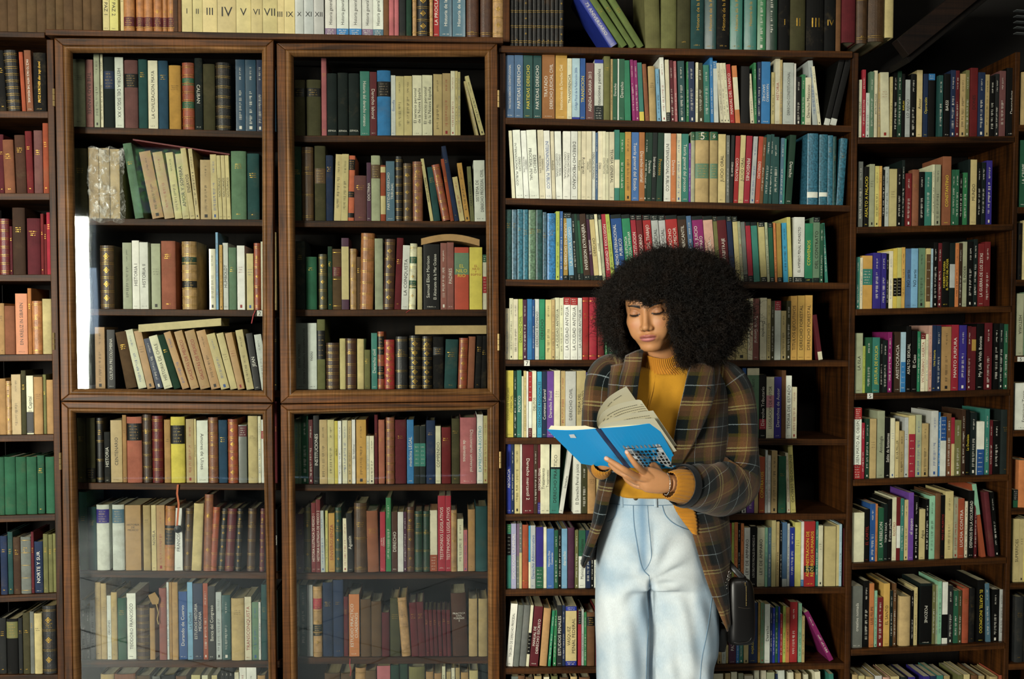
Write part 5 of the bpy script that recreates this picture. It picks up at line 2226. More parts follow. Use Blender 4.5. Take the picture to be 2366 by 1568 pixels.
# cardboard tag on a string
a = [W(px, py, .03) for px, py in ((342, 1375), (358, 1367), (368, 1383), (366, 1395), (352, 1396))]
o = prism('price_tag', a[::-1], .029, .0305, plain('card', '#9a7a44', .8))
tag(o, 'brown card tag sticking out of a worn book behind the lower glass', 'tag')
ribbon('string', [(361, 1395), (366, 1415), (363, 1430), (366, 1442)], .003, plain('string_fibre', '#a58c55', .9), None, None, .029).parent = o

# crumpled clear wrap round three tan volumes
WRAP, nt, b = nodes_of('clear_plastic_wrap')
b.inputs['Base Color'].default_value = (.9, .9, .85, 1)
b.inputs['Roughness'].default_value = .12
b.inputs['Alpha'].default_value = .22
b.inputs['Specular IOR Level'].default_value = 1.0
b.inputs['Coat Weight'].default_value = 1.0
nn = N(nt, 'ShaderNodeTexNoise', i_Scale=34.0, i_Detail=5.0, i_Distortion=1.5)
gg = N(nt, 'ShaderNodeNewGeometry')
nt.links.new(gg.outputs['Position'], nn.inputs['Vector'])
bb = N(nt, 'ShaderNodeBump', i_Strength=1.0, i_Distance=.02)
nt.links.new(nn.outputs['Fac'], bb.inputs['Height'])
nt.links.new(bb.outputs[0], b.inputs['Normal'])
mr = N(nt, 'ShaderNodeMapRange')
mr.inputs['From Min'].default_value, mr.inputs['From Max'].default_value = .5, .72
mr.inputs['To Min'].default_value, mr.inputs['To Max'].default_value = .12, .75
nt.links.new(nn.outputs['Fac'], mr.inputs['Value'])
nt.links.new(mr.outputs[0], b.inputs['Alpha'])
V, Fc = [], []
nx, ny = 26, 40
a, b_ = W(204, 512, .02), W(284, 340, .02)
rr = random.Random(3)
for j in range(ny + 1):
    for i in range(nx + 1):
        s, t_ = i / nx, j / ny
        edge = min(s, 1 - s, t_, 1 - t_)
        bul = min(1, edge * 6)
        V.append((a[0] + (b_[0] - a[0]) * s + rr.uniform(-.0015, .0015) + .004 * math.sin(t_ * 9) * (1 - bul),
                  .03 - .012 * bul - .006 * abs(math.sin(s * 11 + t_ * 7)) + rr.uniform(-.002, .002),
                  a[1] + (b_[1] - a[1]) * t_ + .004 * math.sin(s * 13) * (1 - bul)))
Fc = [(j * (nx + 1) + i, j * (nx + 1) + i + 1, (j + 1) * (nx + 1) + i + 1, (j + 1) * (nx + 1) + i) for j in range(ny) for i in range(nx)]
o = mesh_obj('plastic_wrap', V, Fc, WRAP, smooth=True)
tag(o, 'crumpled clear plastic wrap around three tan volumes behind glass', 'wrapping')

# ---------------------------------------------------------------- the street outside, seen only as reflections in the panes
WHITEM = plain('white_paint', '#e6e8ea', .4)
tag(slab('pavement', -14, 8, -16, -7.1, -.12, -.02, plain('pavement_stone', '#8d929a', .8)), kind='structure')
van = tag(empty('van', (-4.6, -9.6, 0)), 'white delivery van parked on the street outside the shop', 'van')
prof = [(-2.1, .45), (2.2, .45), (2.2, 1.2), (1.6, 1.35), (1.1, 2.2), (-2.1, 2.25)]
sub(prism('body', [(x - 4.6, z) for x, z in prof], -10.5, -8.9, WHITEM, bevel=.06), van)
sub(prism('side_window', [(-3.9, 1.4), (-3.1, 1.4), (-3.55, 2.05), (-3.9, 2.05)], -8.905, -8.885, plain('tinted_glass', '#0c1014', .1)), van)
for xx in (-6.0, -3.1):
    vs = [(xx + .34 * math.cos(i * PI / 12), y, .34 + .34 * math.sin(i * PI / 12)) for y in (-9.1, -8.86) for i in range(24)]
    fs = [(i, (i + 1) % 24, 24 + (i + 1) % 24, 24 + i) for i in range(24)] + [tuple(range(23, -1, -1)), tuple(range(24, 48))]
    sub(mesh_obj('wheel', vs, fs, plain('tyre_rubber', '#141414', .8)), van)
tr_ = tag(empty('tree', (-4.1, -12.2, 0)), 'street tree with a round green crown outside the shop', 'tree')
vs = [(-4.1 + r_ * math.cos(i * PI / 5), -12.2 + r_ * math.sin(i * PI / 5), z_) for z_, r_ in ((-.02, .13), (1.5, .09), (3.2, .07)) for i in range(10)]
fs = [(k_ * 10 + i, k_ * 10 + (i + 1) % 10, k_ * 10 + 10 + (i + 1) % 10, k_ * 10 + 10 + i) for k_ in range(2) for i in range(10)]
sub(mesh_obj('trunk', vs, fs, plain('bark', '#3a2c1e', .9)), tr_)
rr = random.Random(5)
vs, fs = [], []
for i in range(1500):
    while True:
        q = Vector((rr.uniform(-1, 1), rr.uniform(-1, 1), rr.uniform(-1, 1)))
        if .35 < q.length < 1:
            break
    c = Vector((-4.1 + q.x * 1.1, -12.2 + q.y * 1.0, 3.9 + q.z * 1.3))
    u_ = Vector((rr.gauss(0, 1), rr.gauss(0, 1), rr.gauss(0, 1))).normalized() * .055
    w_ = u_.cross(Vector((rr.gauss(0, 1), rr.gauss(0, 1), 1))).normalized() * .03
    n = len(vs)
    vs += [c - u_, c + w_, c + u_, c - w_]
    fs.append((n, n + 1, n + 2, n + 3))
o = sub(mesh_obj('foliage', vs, fs, plain('leaf_green', '#4a7a34', .6)), tr_)
o['kind'] = 'stuff'
hs = tag(empty('house', (-3, -16.2, 0)), 'dark street facade opposite the shop', 'building')
sub(slab('facade', -14, 8, -16.5, -16, 0, 9, plain('facade_render', '#4a4a46', .9)), hs)
for i in range(9):
    for j in range(3):
        sub(slab('window', -13 + i * 2.3, -12 + i * 2.3, -16.03, -15.97, .9 + j * 2.7, 2.5 + j * 2.7, plain('house_glass', '#0e1216', .1) if (i + j) == 0 else bpy.data.materials['house_glass']), hs)
# ---------------------------------------------------------------- the reading woman
def catmull(pts, per=6):
    pts = [np.asarray(p, float) for p in pts]
    q = [2 * pts[0] - pts[1]] + pts + [2 * pts[-1] - pts[-2]]
    out = []
    for i in range(1, len(q) - 2):
        for s in range(per):
            t = s / per
            a, b_, c, d = q[i - 1], q[i], q[i + 1], q[i + 2]
            out.append(.5 * ((2 * b_) + (-a + c) * t + (2 * a - 5 * b_ + 4 * c - d) * t * t + (-a + 3 * b_ - 3 * c + d) * t ** 3))
    out.append(pts[-1])
    return out


def tube(pts, rad, n=16, per=5, cap=True, up=(0, 1, 0), fold=None):
    """pts: world points; rad: (side, up) radii per point. returns verts, faces, uv"""
    P_ = catmull(pts, per)
    Rr = catmull([np.array(r if hasattr(r, '__len__') else (r, r), float) for r in rad], per)
    V, UV, Fc = [], [], []
    L = 0.0
    prev = None
    for i, p in enumerate(P_):
        t = (P_[min(i + 1, len(P_) - 1)] - P_[max(i - 1, 0)])
        t /= np.linalg.norm(t) + 1e-9
        u_ = np.array(up, float)
        u_ = u_ - t * (u_ @ t)
        u_ /= np.linalg.norm(u_) + 1e-9
        s_ = np.cross(t, u_)
        if prev is not None:
            L += np.linalg.norm(p - prev)
        prev = p
        ra, rb = Rr[i]
        for k in range(n):
            a = 2 * PI * k / n
            f_ = 1.0 if fold is None else fold(L, a)
            V.append(p + s_ * ra * f_ * math.cos(a) + u_ * rb * f_ * math.sin(a))
            UV.append((a * (ra + rb) / 2, L))
    m = len(P_)
    for i in range(m - 1):
        for k in range(n):
            Fc.append((i * n + k, i * n + (k + 1) % n, (i + 1) * n + (k + 1) % n, (i + 1) * n + k))
    if cap:
        Fc.append(tuple(range(n - 1, -1, -1)))
        Fc.append(tuple((m - 1) * n + k for k in range(n)))
    return V, Fc, UV


class Raw:
    def __init__(s):
        s.v, s.f, s.uv = [], [], []

    def add(s, V, Fc, UV=None):
        n = len(s.v)
        s.v += [tuple(map(float, v)) for v in V]
        s.f += [tuple(i + n for i in f) for f in Fc]
        s.uv += list(UV) if UV is not None else [(0, 0)] * len(V)

    def tube(s, *a, **k):
        s.add(*tube(*a, **k))

    def ball(s, c, r, n=14):
        c = np.asarray(c, float)
        r = np.array(r if hasattr(r, '__len__') else (r, r, r), float)
        V, Fc = [], []
        for j in range(n + 1):
            for i in range(2 * n):
                th, ph = PI * j / n, PI * i / n
                V.append(c + r * np.array([math.sin(th) * math.cos(ph), math.sin(th) * math.sin(ph), math.cos(th)]))
        m = 2 * n
        for j in range(n):
            for i in range(m):
                Fc.append((j * m + i, (j + 1) * m + i, (j + 1) * m + (i + 1) % m, j * m + (i + 1) % m))
        s.add(V, Fc)


def remeshed(raw, voxel, smooth_it=6):
    me = bpy.data.meshes.new('raw')
    me.from_pydata(raw.v, [], raw.f)
    ob = bpy.data.objects.new('raw', me)
    COL.objects.link(ob)
    r = ob.modifiers.new('r', 'REMESH')
    r.mode = 'VOXEL'
    r.voxel_size = voxel
    if smooth_it:
        s = ob.modifiers.new('s', 'SMOOTH')
        s.iterations = smooth_it
        s.factor = .5
    dg = bpy.context.evaluated_depsgraph_get()
    out = bpy.data.meshes.new_from_object(ob.evaluated_get(dg))
    bpy.data.objects.remove(ob)
    n = len(out.vertices)
    co = np.empty(n * 3)
    out.vertices.foreach_get('co', co)
    f = [tuple(p.vertices) for p in out.polygons]
    bpy.data.meshes.remove(out)
    return co.reshape(-1, 3), f


# head frame
HY = -.285                       # depth of the middle of the head
HS = 1.07
_y, _p, _q = -.42, .15, -.09
cy_, sy_, cp_, sp_, cq_, sq_ = math.cos(_y), math.sin(_y), math.cos(_p), math.sin(_p), math.cos(_q), math.sin(_q)
HR = np.array([[cq_, 0, sq_], [0, 1, 0], [-sq_, 0, cq_]]) @ np.array([[cy_, -sy_, 0], [sy_, cy_, 0], [0, 0, 1]]) @ np.array([[1, 0, 0], [0, cp_, -sp_], [0, sp_, cp_]])
_eye = P(1492, 722, HY - .07)
HC = _eye - HS * (HR @ np.array([0, -.080, 0.0]))


def hw(p):
    """head frame to world"""
    return HC + HS * (np.asarray(p, float) @ HR.T)


def hl(p):
    return ((np.asarray(p, float) - HC) @ HR) / HS


def smin(a, b_, k):
    h = np.clip(.5 + .5 * (b_ - a) / k, 0, 1)
    return b_ + (a - b_) * h - k * h * (1 - h)


def ell(p, c, r):
    q = (p - np.array(c)) / np.array(r)
    k0 = np.linalg.norm(q, axis=-1)
    k1 = np.linalg.norm(q / np.array(r), axis=-1)
    return k0 * (k0 - 1) / (k1 + 1e-9)


def capsule(p, a, b_, r1, r2):
    a, b_ = np.array(a), np.array(b_)
    ba = b_ - a
    h = np.clip(((p - a) @ ba) / (ba @ ba), 0, 1)
    return np.linalg.norm(p - a - h[..., None] * ba, axis=-1) - (r1 + (r2 - r1) * h)


def head_sdf(p):
    d = ell(p, (0, .012, .035), (.073, .092, .083))
    d = smin(d, ell(p, (0, -.030, -.028), (.0600, .056, .076)), .03)
    d = smin(d, ell(p, (0, -.070, -.094), (.018, .017, .015)), .022)
    for s in (-1, 1):
        d = smin(d, capsule(p, (s * .044, .0, -.058), (s * .016, -.060, -.092), .015, .013), .02)
        d = smin(d, ell(p, (s * .038, -.056, -.026), (.022, .024, .018)), .016)
        d = smin(d, ell(p, (s * .029, -.068, -.050), (.022, .015, .026)), .018)
        d = smin(d, ell(p, (s * .024, -.077, .021), (.019, .009, .0075)), .014)
        sock = ell(p, (s * .030, -.099, .001), (.0165, .0160, .0120))
        d = -smin(-d, sock, .009)
    # forehead
    d = smin(d, ell(p, (0, -.052, .040), (.05, .032, .032)), .02)
    # lids: the upper closed over the ball, the lower just under it
    for s in (-1, 1):
        c = np.array((s * .031, -.0715, -.001))
        ball = np.linalg.norm(p - c, axis=-1) - .0132
        d = smin(d, ball, .0035)
        lid = np.linalg.norm((p - c - np.array((0, -.0005, .0012))) / np.array((1.10, 1, .90)), axis=-1) - .0140
        cut = (p[..., 2] - c[2]) + .0035 + .6 * ((p[..., 0] - c[0]) / .03) ** 2 * .03
        d = smin(d, np.maximum(lid, -cut), .0012)
    # nose
    d = smin(d, capsule(p, (0, -.078, .006), (0, -.090, -.037), .0070, .0125), .008)
    d = smin(d, capsule(p, (0, -.0835, .010), (0, -.1030, -.033), .0058, .0072), .008)
    d = smin(d, ell(p, (0, -.1040, -.0370), (.0095, .0095, .0085)), .006)
    for s in (-1, 1):
        d = smin(d, ell(p, (s * .0120, -.0935, -.0410), (.0066, .0092, .0066)), .005)
        d = -smin(-d, ell(p, (s * .0064, -.0985, -.0472), (.0034, .0046, .0026)), .002)
    # mouth
    x = p[..., 0]
    d = smin(d, ell(p, (0, -.081, -.066), (.026, .012, .016)), .012)
    up = ell(p, (0, -.0900, -.0615), (.0225, .0075, .0046))
    for s in (-1, 1):
        up = smin(up, ell(p, (s * .006, -.0930, -.0600), (.0085, .0060, .0046)), .004)
    lo = ell(p, (0, -.0900, -.0714), (.0185, .0080, .0056))
    d = smin(d, up, .0035)
    d = smin(d, lo, .0035)
    d = -smin(-d, ell(p, (0, -.100, -.0662 - 0), (.025, .0065, .0011)), .0022)
    d = -smin(-d, ell(p, (0, -.098, -.0525), (.0032, .0045, .006)), .004)
    d = smin(d, capsule(p, (0, .018, -.05), (0, .045, -.20), .050, .052), .02)
    return d


def star_head():
    nt_, np_ = 200, 260
    th = np.linspace(.001, PI - .001, nt_)
    t = np.linspace(0, 1, np_, endpoint=False)
    ph = -PI / 2 + 2 * PI * (t - .5) - .62 * np.sin(2 * PI * (t - .5)) * 1.0
    TH, PH = np.meshgrid(th, ph, indexing='ij')
    D = np.stack([np.sin(TH) * np.cos(PH), np.sin(TH) * np.sin(PH), np.cos(TH)], -1)
    c = np.array([0, -.02, -.02])
    lo = np.full(TH.shape, .03)
    hi = np.full(TH.shape, .22)
    # march outwards from inside so that folds do not jump
    r = lo.copy()
    for _ in range(70):
        d = head_sdf(c + D * r[..., None])
        r = r + np.clip(-d * .7, -.002, .01)
        r = np.minimum(r, .21)
    V = (c + D * r[..., None]).reshape(-1, 3)
    Fc = []
    for j in range(nt_ - 1):
        for i in range(np_):
            Fc.append((j * np_ + i, (j + 1) * np_ + i, (j + 1) * np_ + (i + 1) % np_, j * np_ + (i + 1) % np_))
    Fc.append(tuple(range(np_ - 1, -1, -1)))
    Fc.append(tuple((nt_ - 1) * np_ + i for i in range(np_)))
    return V, Fc


SKIN, nt, b = nodes_of('skin')
a_ = N(nt, 'ShaderNodeAttribute', attribute_name='Col')
gp = N(nt, 'ShaderNodeNewGeometry')
sn = N(nt, 'ShaderNodeTexNoise', i_Scale=70.0, i_Detail=5.0)
nt.links.new(gp.outputs['Position'], sn.inputs['Vector'])
sr = N(nt, 'ShaderNodeMapRange')
sr.inputs['To Min'].default_value, sr.inputs['To Max'].default_value = .9, 1.08
nt.links.new(sn.outputs['Fac'], sr.inputs['Value'])
sv = N(nt, 'ShaderNodeVectorMath', operation='SCALE')
nt.links.new(a_.outputs['Color'], sv.inputs[0])
nt.links.new(sr.outputs[0], sv.inputs['Scale'])
nt.links.new(sv.outputs[0], b.inputs['Base Color'])
b.inputs['Roughness'].default_value = .5
b.inputs['Subsurface Weight'].default_value = .12
b.inputs['Subsurface Radius'].default_value = (.012, .005, .003)
b.inputs['Subsurface Scale'].default_value = 1.0
sb = N(nt, 'ShaderNodeTexNoise', i_Scale=900.0, i_Detail=2.0)
nt.links.new(gp.outputs['Position'], sb.inputs['Vector'])
bp = N(nt, 'ShaderNodeBump', i_Strength=.12, i_Distance=.0006)
nt.links.new(sb.outputs['Fac'], bp.inputs['Height'])
nt.links.new(bp.outputs[0], b.inputs['Normal'])

# ---- key points (photo pixels at a depth)
WRIST = P(1546, 1117, -.405)
ELB = P(1706, 1112, -.225)
SHO = P(1664, 915, -.19)
RSHO = P(1410, 892, -.20)
RELB = P(1362, 1010, -.19)
RWR = P(1400, 1078, -.33)
# the open book: spine at the top (head) edge and at the bottom (foot) edge
S0, S1 = P(1380, 990, -.500), P(1450, 1080, -.352)
L0, L1 = P(1264, 992, -.470), P(1343, 1071, -.335)
R0, R1 = P(1515, 976, -.470), P(1573, 1081, -.322)


def cov(u_, v_):
    """a point of the open covers: u -1..1 across (spine 0), v 0..1 down"""
    if u_ >= 0:
        a, b__ = S0 + (R0 - S0) * u_, S1 + (R1 - S1) * u_
    else:
        a, b__ = S0 + (L0 - S0) * -u_, S1 + (L1 - S1) * -u_
    return a + (b__ - a) * v_


def normal(a, b__, c):
    n = np.cross(b__ - a, c - a)
    n /= np.linalg.norm(n)
    return n if n[2] > 0 else -n


NR = normal(S0, R0, S1)
NL = normal(S0, L0, S1)

body = Raw()
hv, hf = star_head()
body.add(hw(hv), hf)
# trunk and arms under the clothes
ymid = -.20
body.tube([P(1540, 830, -.245), P(1540, 880, -.22), P(1540, 980, -.21), P(1510, 1100, -.22), P(1500, 1180, -.22)], [(.05, .05), (.13, .06), (.125, .08), (.105, .075), (.12, .08)], n=20)
body.tube([P(1600, 895, -.2), SHO, (SHO + ELB) / 2, ELB], [.045, .044, .042, .038])
body.tube([ELB, (ELB + WRIST) / 2 + np.array([0, 0, .0]), WRIST], [.040, .035, (.025, .02)])
body.tube([P(1470, 895, -.2), RSHO, RELB], [.042, .038, .034])
body.tube([RELB, (RELB + RWR) / 2, RWR], [.038, .032, .022])


def finger(raw, pts, r0, r1):
    n = len(pts)
    raw.tube(pts, [r0 + (r1 - r0) * i / (n - 1) for i in range(n)], n=12, per=5)
    raw.ball(pts[-1], r1 * 1.02, 8)


# near hand: back of the hand to the camera, fingers spread over the covers
K_IDX = P(1489, 1091, -.425)
K_MID = P(1474, 1102, -.425)
K_RNG = P(1470, 1113, -.410)
K_PNK = P(1478, 1124, -.392)
body.tube([WRIST, P(1522, 1113, -.412), P(1495, 1107, -.414), P(1478, 1106, -.408)], [(.020, .026), (.0175, .034), (.016, .037), (.012, .030)], n=18, up=(-.2, 0, 1))
for k in (K_IDX, K_MID, K_RNG, K_PNK):
    body.tube([P(1520, 1112, -.410), (k + P(1520, 1112, -.410)) / 2 + np.array([0, -.004, 0]), k], [.011, .0105, .0102], n=12)
finger(body, [K_IDX, P(1471, 1075, -.452), P(1457, 1057, -.455), P(1448, 1044, -.452)], .0100, .0066)
finger(body, [K_MID, P(1446, 1087, -.452), P(1419, 1070, -.448), P(1401, 1059, -.444)], .0108, .0074)
finger(body, [K_RNG, P(1446, 1098, -.425), P(1424, 1086, -.405), P(1410, 1072, -.385)], .0102, .0068)
finger(body, [K_PNK, P(1462, 1118, -.385), P(1448, 1108, -.360), P(1440, 1096, -.345)], .0090, .0060)
finger(body, [P(1528, 1100, -.395), P(1515, 1080, -.365), P(1500, 1062, -.345), P(1492, 1045, -.340)], .0125, .0085)
# far hand, folded round the back cover behind the book
body.tube([RWR, P(1398, 1062, -.34), P(1390, 1045, -.345)], [(.022, .018), (.034, .015), (.030, .013)], n=14)
for i, (fx, fy) in enumerate(((1370, 1040), (1374, 1030), (1382, 1022), (1392, 1018))):
    finger(body, [P(1390 + 2 * i, 1045 - 3 * i, -.345), P((1390 + fx) / 2, (1045 + fy) / 2 - 2, -.352), P(fx, fy, -.355)], .0090, .0068)
finger(body, [P(1405, 1058, -.335), P(1398, 1040, -.335), P(1390, 1025, -.345)], .011, .008)

bv, bf = remeshed(body, .0021, 3)
HLc = hl(bv)
skin = np.array(srgb('bd8658'))
col = np.tile(skin, (len(bv), 1))
X, Yh, Z = HLc[:, 0], HLc[:, 1], HLc[:, 2]
face = (Yh < -.03) & (Z > -.13) & (Z < .1) & (np.abs(X) < .08)


def paint(mask, c, a=1.0):
    m = (np.clip(mask, 0, 1) * a * face)[:, None]
    col[:] = col * (1 - m) + np.array(srgb(c)) * m


def soft(v, e):
    return np.clip(v / e + .5, 0, 1)


for s in (-1, 1):
    ch = 1 - np.hypot((X - s * .036) / .022, (Z + .032) / .016)
    paint(np.clip(ch, 0, 1), 'b5654a', .35)
    # eyelid shade, lashes, brow
    ld = 1 - np.hypot((X - s * .031) / .021, (Z - .004) / .011)
    paint(soft(ld, .6), '7e4c36', .4)
    lx = (X - s * .031) / .0165
    paint(soft(.0016 - np.abs(Z + .0072 - .0035 * lx ** 2), .0008) * (np.abs(lx) < .62), '2a1a12', .85)
    lz = -.0046 + .0026 * lx ** 2
    paint(soft(.0019 - np.abs(Z - lz), .0008) * (np.abs(lx) < .97), '120b08', .95)
    bx = (X * s - .012) / .040
    bz = .0170 + .0065 * np.sin(np.clip(bx, 0, 1) * PI * .75) - .002 * bx
    bt = .0044 * (1 - .6 * np.clip(bx, 0, 1))
    paint(soft(bt - np.abs(Z - bz), .0016) * (bx > 0) * (bx < 1.02), '150d08', 1.0)
    paint(soft(1 - np.hypot((X - s * .0062) / .0036, (Z + .0475) / .0026), .5) * (Yh < -.09), '2a130c', .8)
lipu = soft(1 - np.hypot(X / .0235, (Z + .0668) / .0098), .25) * (Z > -.0668) * soft(.0098 - (Z + .0668) - .0 + .0022 * np.cos(X / .006 * PI) * 0, .002)
lipl = soft(1 - np.hypot(X / .0215, (Z + .0668) / .0118), .25) * (Z <= -.0668)
paint(np.maximum(lipu, 0), '99504e', .85)
paint(lipl, 'b0666a', .85)
paint(soft(.0010 - np.abs(Z + .0668 - 0), .0008) * (np.abs(X) < .023), '42181a', .8)
# nails on the near hand
for c_, rr_ in ((P(1448, 1043, -.458), .0062), (P(1401, 1057, -.451), .0072)):
    d_ = np.linalg.norm((bv - c_), axis=1)
    m = np.clip((rr_ - d_) / .001 + .5, 0, 1)[:, None]
    col[:] = col * (1 - m * .7) + np.array(srgb('e0b9a8')) * m * .7

me = bpy.data.meshes.new('person')
me.from_pydata(bv.tolist(), [], bf)
me.materials.append(SKIN)
me.polygons.foreach_set('use_smooth', [True] * len(me.polygons))
ca = me.color_attributes.new('Col', 'FLOAT_COLOR', 'POINT')
cc = np.ones((len(bv), 4), np.float32)
cc[:, :3] = col
ca.data.foreach_set('color', cc.ravel())
WOMAN = bpy.data.objects.new('person', me)
COL.objects.link(WOMAN)
tag(WOMAN, 'person with a black afro, plaid coat and light jeans reading a blue book', 'person')


def wear(o):
    o.parent = WOMAN
    return o


# lashes
LASH = plain('lash_black', '#0c0806', .6)
for s in (-1, 1):
    V, Fc = [], []
    c = np.array((s * .031, -.0715, -.001))
    for i in range(26):
        lx = -1 + 2 * i / 25
        x = c[0] + lx * .0150
        z = -.0052 + .0026 * lx ** 2
        y = c[1] - math.sqrt(max(1e-6, .0143 ** 2 - (x - c[0]) ** 2 * .9 - (z - c[2]) ** 2))
        root = np.array((x, y, z))
        tip = root + np.array((s * .0012 + lx * .0018, -.0045, -.0052))
        n = len(V)
        w_ = np.array((.00035, 0, 0))
        V += [root - w_, root + w_, tip]
        Fc.append((n, n + 1, n + 2))
    wear(mesh_obj('eyelashes', hw(np.array(V)), Fc, LASH))
# ---------------------------------------------------------------- hair
HAIRM, nt, b = nodes_of('black_hair')
b.inputs['Base Color'].default_value = (*srgb('#130d08'), 1)
b.inputs['Roughness'].default_value = .5
b.inputs['Specular IOR Level'].default_value = .28
_g = N(nt, 'ShaderNodeNewGeometry')
_n = N(nt, 'ShaderNodeTexNoise', i_Scale=22.0, i_Detail=3.0)
nt.links.new(_g.outputs['Position'], _n.inputs['Vector'])
_c = N(nt, 'ShaderNodeValToRGB')
_c.color_ramp.elements[0].position, _c.color_ramp.elements[0].color = .42, (*srgb('#0c0805'), 1)
_c.color_ramp.elements[1].position, _c.color_ramp.elements[1].color = .66, (*srgb('1c130b'), 1)
nt.links.new(_n.outputs['Fac'], _c.inputs[0])
nt.links.new(_c.outputs[0], b.inputs['Base Color'])
HCEN = P(1553, 712, -.235)
hr = np.random.default_rng(4)


def hair_radius(d):
    """outline of the afro as a function of direction (world x, y, z)"""
    x, y, z = d[..., 0], d[..., 1], d[..., 2]
    r = 1.0 / np.sqrt((x / .212) ** 2 + (y / .195) ** 2 + (z / .165) ** 2)
    # fuller low lobes to both sides, flatter crown to one side
    r = r * (1 + .13 * np.clip(x, 0, 1) * np.clip(-z + .25, 0, 1) + .16 * np.clip(-x - .1, 0, 1) * np.clip(-z, 0, 1)
             - .07 * np.clip(-x - .35, 0, 1) * np.clip(z, 0, 1) + .05 * np.clip(x, 0, 1) * np.clip(z, 0, 1))
    r = r * (1 + .035 * np.sin(7 * x + 3 * z + 1) * np.cos(6 * z - 5 * y) + .02 * np.sin(17 * x + 9 * y) * np.sin(15 * z))
    return r


def in_face(p, grow=0.0):
    q = hl(p)
    x, y, z = q[..., 0], q[..., 1], q[..., 2]
    top = .046 - .016 * np.clip((x + .006) / .02, 0, 1)
    return (y < -.015) & (x > -.066 - grow) & (x < .060 + grow) & (z < top + grow) & (z > -.150 - grow)


# dark inner mass so that nothing shows through
nt2, np2 = 60, 90
th = np.linspace(.02, PI - .02, nt2)
ph = np.linspace(0, 2 * PI, np2, endpoint=False)
TH, PH = np.meshgrid(th, ph, indexing='ij')
D = np.stack([np.sin(TH) * np.cos(PH), np.sin(TH) * np.sin(PH), np.cos(TH)], -1)
V = (HCEN + D * (hair_radius(D) * (.86 + .04 * hr.random(TH.shape)))[..., None]).reshape(-1, 3)
bad = in_face(V, .006) | in_face(V + (V - HCEN) * -.12, .004)
# the neck and collar opening under the chin
q = hl(V)
bad |= (q[:, 2] < -.09) & (np.abs(q[:, 0]) < .075) & (q[:, 1] < .03)
Fc = []
for j in range(nt2 - 1):
    for i in range(np2):
        f_ = (j * np2 + i, (j + 1) * np2 + i, (j + 1) * np2 + (i + 1) % np2, j * np2 + (i + 1) % np2)
        if not any(bad[list(f_)]):
            Fc.append(f_)
core = mesh_obj('hair', V, Fc, HAIRM, smooth=True)
# a close cap of hair over the scalp behind the fringe line
sm = (hv[:, 2] > .050 - .9 * np.clip(hv[:, 1] + .03, 0, .16)) | (hv[:, 1] > -.01) & (hv[:, 2] > -.10)
capf = [f_ for f_ in hf if len(f_) == 4 and all(sm[list(f_)])]
capo = mesh_obj('scalp_hair', hw(hv * 1.05 + np.array([0, .002, 0])), capf, HAIRM, smooth=True)
wear(core)
wear(capo)


def curls(n, f0, f1, ln, coil, seed, face_ok=False):
    g = np.random.default_rng(seed)
    d = g.normal(size=(int(n * 1.7), 3))
    d /= np.linalg.norm(d, axis=1)[:, None]
    R_ = hair_radius(d) * g.uniform(f0, f1, len(d))
    root = HCEN + d * R_[:, None]
    ok = ~in_face(root, .002) & (root[:, 1] < .05)
    ql = hl(root)
    ok &= ~((ql[:, 2] < -.095) & (np.abs(ql[:, 0]) < .062) & (ql[:, 1] < .02))
    root, d = root[ok][:n], d[ok][:n]
    return root, d


def coils(root, d, ln, coil, turns, seed, K=18):
    g = np.random.default_rng(seed)
    n = len(root)
    dr = d + g.normal(size=(n, 3)) * .75
    dr /= np.linalg.norm(dr, axis=1)[:, None]
    a = np.cross(dr, g.normal(size=(n, 3)))
    a /= np.linalg.norm(a, axis=1)[:, None]
    b__ = np.cross(dr, a)
    t = np.linspace(0, 1, K)
    L_ = g.uniform(*ln, n)
    C_ = g.uniform(*coil, n)
    T_ = g.uniform(*turns, n) * 2 * PI
    p0 = g.uniform(0, 6.28, n)
    ang = p0[:, None] + T_[:, None] * t
    bend = g.normal(size=(n, 3)) * .35
    pos = root[:, None, :] + dr[:, None, :] * (L_[:, None] * t)[..., None] + bend[:, None, :] * (L_[:, None] * t ** 2)[..., None]
    env = np.minimum(1, t * 4 + .2)
    pos += a[:, None, :] * (np.cos(ang) * C_[:, None] * env)[..., None] + b__[:, None, :] * (np.sin(ang) * C_[:, None] * env)[..., None]
    return pos


def hair_object(name, pos, radius, mat):
    n, K = pos.shape[:2]
    hc = bpy.data.hair_curves.new(name)
    hc.add_curves([K] * n)
    hc.attributes['position'].data.foreach_set('vector', pos.astype(np.float32).ravel())
    ra = hc.attributes.get('radius') or hc.attributes.new('radius', 'FLOAT', 'POINT')
    rr_ = np.tile(radius * np.linspace(1, .6, K), n).astype(np.float32)
    ra.data.foreach_set('value', rr_)
    hc.materials.append(mat)
    o = bpy.data.objects.new(name, hc)
    COL.objects.link(o)
    return wear(o)


r1, d1 = curls(44000, .82, .985, None, None, 11)
pos = coils(r1, d1, (.012, .034), (.0022, .0048), (1.5, 3.2), 12)
# nothing of a curl may fall over the face
keep = ~in_face(pos.reshape(-1, 3), -.006).reshape(pos.shape[:2]).any(1)
hair_object('hair_curls', pos[keep], .00048, HAIRM)
r2, d2 = curls(5200, .97, 1.03, None, None, 13)
pos = coils(r2, d2, (.015, .045), (.002, .005), (1.5, 3.5), 14)
keep = ~in_face(pos.reshape(-1, 3), -.006).reshape(pos.shape[:2]).any(1)
hair_object('stray_curls', pos[keep], .00045, HAIRM)
